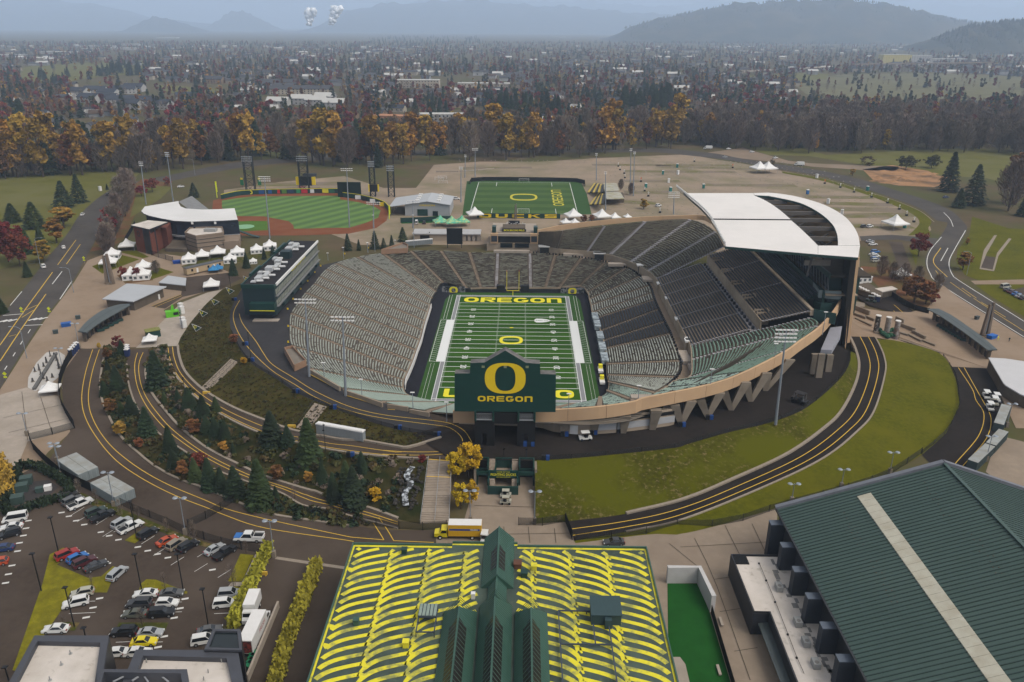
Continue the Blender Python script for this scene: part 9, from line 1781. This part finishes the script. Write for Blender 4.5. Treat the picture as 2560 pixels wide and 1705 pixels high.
# distant woods and garden trees: one mass per kind
def scatter(name,lab,pts,proto_me,mat=None):
 me=bpy.data.meshes.new(name);me.from_pydata([tuple(p)for p,h in pts],[],[]);a=me.attributes.new('size','FLOAT','POINT');a.data.foreach_set('value',[h for p,h in pts]);o=bpy.data.objects.new(name,me);C.objects.link(o);tag(o,lab,None,kind='stuff')
 po=bpy.data.objects.new('seed_tree',proto_me);po.parent=o;C.objects.link(po);po.location=pts[0][0];po.scale=(pts[0][1],)*3;po['kind']='stuff'
 ng=bpy.data.node_groups.new(name,'GeometryNodeTree');ng.interface.new_socket('Geometry',in_out='INPUT',socket_type='NodeSocketGeometry');ng.interface.new_socket('Geometry',in_out='OUTPUT',socket_type='NodeSocketGeometry');N=ng.nodes;L=ng.links
 gi,go,ip,oi,at_,rv_=N.new('NodeGroupInput'),N.new('NodeGroupOutput'),N.new('GeometryNodeInstanceOnPoints'),N.new('GeometryNodeObjectInfo'),N.new('GeometryNodeInputNamedAttribute'),N.new('FunctionNodeRandomValue');at_.data_type='FLOAT';at_.inputs['Name'].default_value='size';rv_.data_type='FLOAT_VECTOR';rv_.inputs['Min'].default_value=(0,0,0);rv_.inputs['Max'].default_value=(0,0,6.28);oi.inputs['Object'].default_value=po;oi.inputs['As Instance'].default_value=True
 L.new(gi.outputs[0],ip.inputs['Points']);L.new(oi.outputs['Geometry'],ip.inputs['Instance']);L.new(at_.outputs[0],ip.inputs['Scale']);L.new(rv_.outputs[0],ip.inputs['Rotation']);L.new(ip.outputs[0],go.inputs[0]);o.modifiers.new('scatter','NODES').node_group=ng
for kind,pts in FAR.items():
 if pts:scatter('distant_trees','distant %s trees among the houses of the town'%{'conifer':'dark conifer','gold':'golden','rust':'rust orange','red':'dark red','bare':'bare brown','olive':'olive green'}[kind],pts,variants(kind,0)[0][0])
 # =================================================================== the town, hills and air
WALLC=[M('house_white',(.40,.385,.37),.85,.06,.3),M('house_cream',(.42,.36,.28),.85,.06,.3),M('house_grey',(.26,.26,.26),.85,.06,.3),M('house_tan',(.28,.19,.12),.85,.06,.3)]
ROOFC=[M('shingle_grey',(.075,.075,.082),.9,.12,.3),M('shingle_blue',(.055,.06,.075),.9,.12,.3),M('shingle_brown',(.10,.07,.055),.9,.12,.3),M('roof_pale',(.50,.485,.46),.85,.06,.1)]
def house(name,lab,p,L,W,H,rz,wm,rm,flat_=False,win=(0,0),grp=None):
 t=thing(name,lab,'house' if name=='house' else 'building',p,rz,grp);b=MB();b.box(-L/2,L/2,-W/2,W/2,-.3,H);rh=W*.32
 if not flat_:b.add([(-L/2,-W/2,H),(-L/2,W/2,H),(-L/2,0,H+rh)],[(0,2,1)]);b.add([(L/2,-W/2,H),(L/2,W/2,H),(L/2,0,H+rh)],[(0,1,2)])
 b.obj('wall',wm,t,world=False);b=MB();e=.6
 if flat_:b.box(-L/2-.3,L/2+.3,-W/2-.3,W/2+.3,H,H+.5)
 else:
  k_=rh/(W/2)
  for s in(-1,1):b.add([(-L/2-e,s*(W/2+e),H-e*k_),(L/2+e,s*(W/2+e),H-e*k_),(L/2+e,0,H+rh),(-L/2-e,0,H+rh),(-L/2-e,s*(W/2+e),H-e*k_+.4),(L/2+e,s*(W/2+e),H-e*k_+.4),(L/2+e,0,H+rh+.4),(-L/2-e,0,H+rh+.4)],[(0,1,2,3),(7,6,5,4),(0,4,5,1),(1,5,6,2),(3,2,6,7),(0,3,7,4)])
 b.obj('roof',rm,t,world=False);nx,nz=win
 me=None
 for i in range(nx):
  for j in range(nz):
   if me is None:b=MB();b.box(-.9,.9,-.06,.06,-.8,.8);o=b.obj('window',GLASS,t,world=False);me=o.data
   else:o=bpy.data.objects.new('window',me);C.objects.link(o);o.parent=t
   o.location=(-L/2+L*(i+.5)/nx,-W/2-.05,H*(j+.55)/nz)
 return t
def hp(name,lab,f,x,y,L,W,H,rz,wi,ri,fl=False,win=(0,0),grp=None):house(name,lab,at(f,x,y,0),L,W,H,rz,WALLC[wi]if isinstance(wi,int)else wi,ROOFC[ri]if isinstance(ri,int)else ri,fl,win,grp)
for k,(x,y)in enumerate([(540,655),(660,645),(750,665),(860,640),(925,625),(620,702),(740,702),(830,718),(900,745),(1000,722),(1100,748),(1290,692)]):hp('apartment_block','grey-roofed white apartment block in the curved group, %s listed from its left end'%ordi(k),'A',x,y,34,16,8,(-.25,.1,-.3,.3,-.1,-.35,-.2,.2,-.3,-.15,-.25,.5)[k],0,1,False,(6,2),'curved group of apartment blocks')
for k,(x,y)in enumerate([(350,880),(410,872),(640,905),(700,905),(830,862),(900,852),(1040,875),(1130,885),(1430,945),(1830,965),(1250,900),(1550,930)]):hp('house','white gabled house glimpsed between the golden trees, %s from the left'%ordi(sorted([350,410,640,700,830,900,1040,1130,1430,1830,1250,1550]).index(x)),'A',x,y,13,10,7,random.uniform(1,2),0,0,False,(3,2),'white houses behind the golden trees')
for k,(x,y)in enumerate([(1910,735),(2070,715),(2170,725),(2230,700),(2290,745)]):hp('apartment_block','white block with pale roofs behind the golden trees, %s from the left'%ordi(k),'A',x,y,30,16,9,-.1,0,3,False,(5,2),'white apartment complex')
for k,(x,y)in enumerate([(1330,562),(1470,572),(1820,522),(1850,595),(1930,645),(1930,522),(1950,595),(2060,595),(2080,645),(2150,595),(2200,645)]):hp('apartment_block','tan apartment block with dark roof at the upper middle, %s from the left'%ordi(k),'A',x,y,36,16,9,random.uniform(-.2,.2),k%2*2+1,0,False,(6,3),'tan apartment blocks')
hp('office_building','large cream office block with banded floors, left of two','B',540,600,78,26,14,0,1,3,True,(14,3));hp('office_building','large cream office block with banded floors, right of two','B',985,612,95,26,11,0,1,3,True,(16,2));hp('apartment_block','long flat-roofed apartment under construction, pale right half','B',700,872,62,18,15,.05,0,3,True,(14,4));hp('apartment_block','orange-sheathed left half of the apartment under construction','B',390,880,52,18,14,-.25,M('sheathing',(.48,.22,.11),.85,.1,.3),M('deck_orange',(.45,.22,.12),.9),True,(8,3))
for k,(f,x,y)in enumerate([('B',70,612),('B',200,755),('B',310,695),('B',400,765),('B',590,545),('B',900,832),('B',950,805),('B',975,845),('B',1040,535),('B',1200,535),('B',1440,535),('B',1620,535),('B',1960,872),('B',2010,905),('B',2200,912),('B',2310,922),('B',2260,775),('C',160,925),('C',220,775),('C',770,725)]):hp('house','gabled house in the near neighbourhood, %s from the left'%ordi(k),f,x,y,19,12,5.5,random.uniform(-.4,.4),random.choice((0,0,1,2)),random.choice((0,1,2)),False,(3,1),'houses of the near neighbourhood')
hp('office_building','white hip-roofed building with teal front beside the bare woods','C',400,885,26,16,6,-.3,M('teal_wall',(.10,.22,.26),.7),3,False,(4,1));hp('office_building','tall yellow apartment building by the arched bridge','C',1465,432,95,40,27,0,M('yellow_wall',(.55,.46,.16),.8,.06,.05),3,True,(12,4));hp('office_building','white apartment building joined to the yellow one','C',1590,432,110,40,25,.05,0,3,True,(12,6));hp('office_building','low white building right of the arched bridge trees','C',1830,428,120,30,13,0,0,3,True,(10,3))
for k,(f,x,y,L)in enumerate([('A',80,390,90),('A',400,368,120),('A',700,325,120),('A',850,340,110),('A',900,312,110),('A',620,345,70),('A',1150,262,170),('A',1750,204,240),('A',2100,214,220),('B',270,350,80),('B',1030,216,130),('B',1230,222,180),('B',1350,218,120),('B',1500,258,150),('B',1650,238,150),('C',90,362,45),('C',240,326,45),('C',370,325,45),('C',440,358,45),('C',1250,298,70),('C',1710,322,110),('C',2000,335,170),('C',2240,300,110)]):hp('warehouse','long pale warehouse roof in the far town, %s listed left to right'%ordi(k),f,x,y,L,L*.45,8,random.uniform(-.1,.1),0,3,True,(0,0),'far warehouses')
pos=[]
while len(pos)<950:
 x,y=random.uniform(-80,2640),118+215*random.random()**1.5
 if y<basey(x)-62 and not blocked(x,y):pos.append((x,y))
pos.sort(key=lambda a:-a[1]);near=sorted(pos[:250])
for k,(x,y)in enumerate(near):hp('house','small house among the town trees, %s from the left'%ordi(k),'W',x,y,random.uniform(12,22),random.uniform(9,13),random.uniform(4,7),random.uniform(-.6,.6),random.choice((0,1,2,2,3,3)),random.choice((0,0,1,1,2,2,3)),False,(0,0),'small houses in the town')
b=MB()
for(x,y)in pos[250:]:p=at('W',x,y,0);L=random.uniform(14,34);h=random.uniform(5,9);i=random.randrange(3);b.box(p.x-L/2,p.x+L/2,p.y-6,p.y+6,0,h,i);b.add([(p.x-L/2-1,p.y-7,h),(p.x+L/2+1,p.y-7,h),(p.x+L/2+1,p.y,h+4),(p.x-L/2-1,p.y,h+4),(p.x+L/2+1,p.y+7,h),(p.x-L/2-1,p.y+7,h)],[(0,1,2,3),(3,2,4,5)],3+(random.random()<.2))
tag(b.obj('far_houses',WALLC[:3]+[ROOFC[0],ROOFC[3]]),'scattered tiny houses of the far town',kind='stuff')
# bridge, overpass, pond
br=thing('arch_bridge','pale concrete bridge with two low arches beside the floodplain','bridge',at('C',1780,480,0));by=at('C',1780,482,0).y;bw=lambda x,y:aty('C',x,y,by)
b=MB();b.bar(bw(1180,440),bw(2140,428),10,3);b.obj('deck',CONC,br)
for(x0,x1,yt)in((1475,1690,440),(1800,2085,432)):
 b=MB();P=[bw(x0+(x1-x0)*t,480-(480-yt)*4*t*(1-t))for t in np.linspace(0,1,15)]
 for a,c_ in zip(P,P[1:]):b.bar(a,c_,6,2.6)
 b.obj('arch',CONCL,br)
for x in(1470,1745,2095):b=MB();q=bw(x,440);b.box(q.x-3,q.x+3,by-3,by+3,0,q.z);b.obj('pier',CONC,br)
ov=thing('highway_overpass','long pale highway overpass above the green verge','bridge',at('C',720,490,0));b=MB();b.bar(at('C',420,490,7),at('C',1005,458,9),14,2.5);b.obj('deck',CONCL,ov)
for k in range(6):p=at('C',420,490,7).lerp(at('C',1005,458,9),(k+.5)/6);b=MB();b.box(p.x-1,p.x+1,p.y-4,p.y+4,0,6.5);b.obj('pier',CONC,ov)
WATER=M('pond_water',(.05,.06,.07),.06,.1,.1,spec=.8)
zone('pond',pl('C',[(2100,985),(2115,920),(2180,900),(2420,895),(2420,960),(2230,995)]),WATER,'bright pond among the bare woods at the right edge',.08);zone('river',pl('C',[(1500,486),(1700,470),(2100,486),(2600,520),(2600,545),(2050,505),(1700,492)]),WATER,'pale river under the arched bridge',.08)
# hills
HILLM=M('hill_forest',(.030,.034,.020),.95,.5,.02,s2=.004,c2=(.085,.070,.040),th=.56,soft=.1)
def hill(lab,pts,Y,depth,rough=.06):
 nx,ny=90,14;xs=np.linspace(pts[0][0],pts[-1][0],nx);ys=np.interp(xs,[p[0]for p in pts],[p[1]for p in pts]);b=MB();vs=[];ph=rng.random(6)*6
 for j in range(ny):
  v=j/(ny-1)*2-1;sh=(1-v*v)**1.3
  for i in range(nx):
   c=aty('W',xs[i],ys[i],Y);tp=max(0,c.z);ed=min(1,i/8,(nx-1-i)/8);nz_=1+rough*(math.sin(i*.7+ph[0]+j)+.7*math.sin(i*1.7+ph[1]-j*1.3)+.6*math.sin(j*2.1+i*.35+ph[2]))*(1-abs(sh-1)if sh>.98 else 1)*(0 if j==ny//2 else 1);vs.append((c.x*(1+v*depth/Y*.5),Y+v*depth,-2+tp*sh*nz_*(ed if xs[0]>100 and i<8 or xs[-1]<2400 and i>nx-9 else 1)))
 b.add(vs,[(j*nx+i,j*nx+i+1,(j+1)*nx+i+1,(j+1)*nx+i)for j in range(ny-1)for i in range(nx-1)]);return tag(b.obj('hill',HILLM,smooth=True),lab,kind='structure')
hill('long hazy ridge at the upper left',[(-400,-30),(0,-6),(150,4),(220,8),(300,24),(360,42),(450,52),(560,64),(640,76)],20000,4000);hill('small cone hill left of the steam plumes',[(500,84),(550,50),(580,28),(612,30),(650,48),(720,84)],18000,1300);hill('low wooded hill at the upper left',[(300,95),(345,62),(385,42),(420,47),(480,66),(560,95)],13000,1100)
hill('broad hazy ridge in the middle',[(760,70),(850,32),(930,16),(1000,9),(1130,1),(1230,4),(1330,14),(1480,22),(1600,34),(1720,40),(1850,70)],18000,3500);hill('faint far ridge behind the middle',[(900,40),(1050,2),(1250,2),(1480,6),(1600,12),(1760,30),(1900,40)],27000,3500);hill('faint far peaks right of the middle',[(1560,30),(1700,12),(1800,2),(1900,10),(2000,20),(2100,14),(2250,-2),(2360,10),(2480,20),(2700,10)],29000,3500)
hill('large forested hill at the upper right',[(1480,110),(1560,70),(1640,50),(1700,36),(1760,24),(1830,9),(1870,14),(1900,10),(1930,2),(2010,1),(2080,-2),(2160,3),(2240,16),(2330,40),(2450,60),(2600,90)],7600,1500);hill('forested slope at the right edge',[(2240,130),(2330,100),(2400,70),(2450,62),(2500,56),(2560,52),(2800,40)],4300,600)
pts=[]
for _ in range(2600):
 r_=random.random();x,y,Y,dd=(random.uniform(1560,2560),0,7600,1350)if r_<.68 else(random.uniform(2330,2640),0,4300,540);v=random.uniform(-1,.05)
 prof={7600:([1480,1560,1640,1700,1760,1830,1870,1930,2080,2160,2240,2330,2450,2600],[110,70,50,36,24,9,14,2,-2,3,16,40,60,90]),4300:([2240,2330,2400,2450,2500,2560,2800],[130,100,70,62,56,52,40])}[Y];c=aty('W',x,np.interp(x,*prof),Y);pts.append((Vector((c.x*(1+v*dd/Y*.5),Y+v*dd,max(0,c.z)*(1-v*v)**1.3-4)),random.uniform(14,24)))
scatter('distant_trees','distant conifers covering the hills',pts,variants('conifer',0)[1][0])
# steam plumes from the mill
def volmat(name,col,dens,aniso=0.0):
 mt=bpy.data.materials.new(name);mt.use_nodes=True;n=mt.node_tree.nodes;n.remove(n['Principled BSDF']);v=n.new('ShaderNodeVolumePrincipled');v.inputs['Color'].default_value=(*col,1);v.inputs['Density'].default_value=dens;v.inputs['Anisotropy'].default_value=aniso;mt.node_tree.links.new(v.outputs[0],n['Material Output'].inputs['Volume']);return mt
STEAM=M('steam',(1.25,1.27,1.3),1.0,.02,.02,spec=0);STEAM.node_tree.nodes['Principled BSDF'].inputs['Alpha'].default_value=.8
for lab,x0,y0,x1,y1 in(('narrow white steam plume above the far town',772,62,778,26),('broad white steam plume beside the narrow one',828,62,842,20)):
 b=MB()
 for k in range(70):t=random.random();p=aty('W',x0+(x1-x0)*t+random.uniform(-5,5)*(1+t),y0+(y1-y0)*t,6200+random.uniform(-25,25));blob(b,p,7+t*14+random.uniform(-3,5),8,5,.95,.4)
 tag(b.obj('steam_plume',STEAM,smooth=True),lab,'steam')
 # haze over the whole valley
hz=MB();hz.box(-36500,36500,-36500,36500,-12.5,1500);tag(hz.obj('haze',volmat('valley_haze',(.62,.77,1.0),1.15e-4,.1)),'pale blue valley haze',None,kind='stuff')
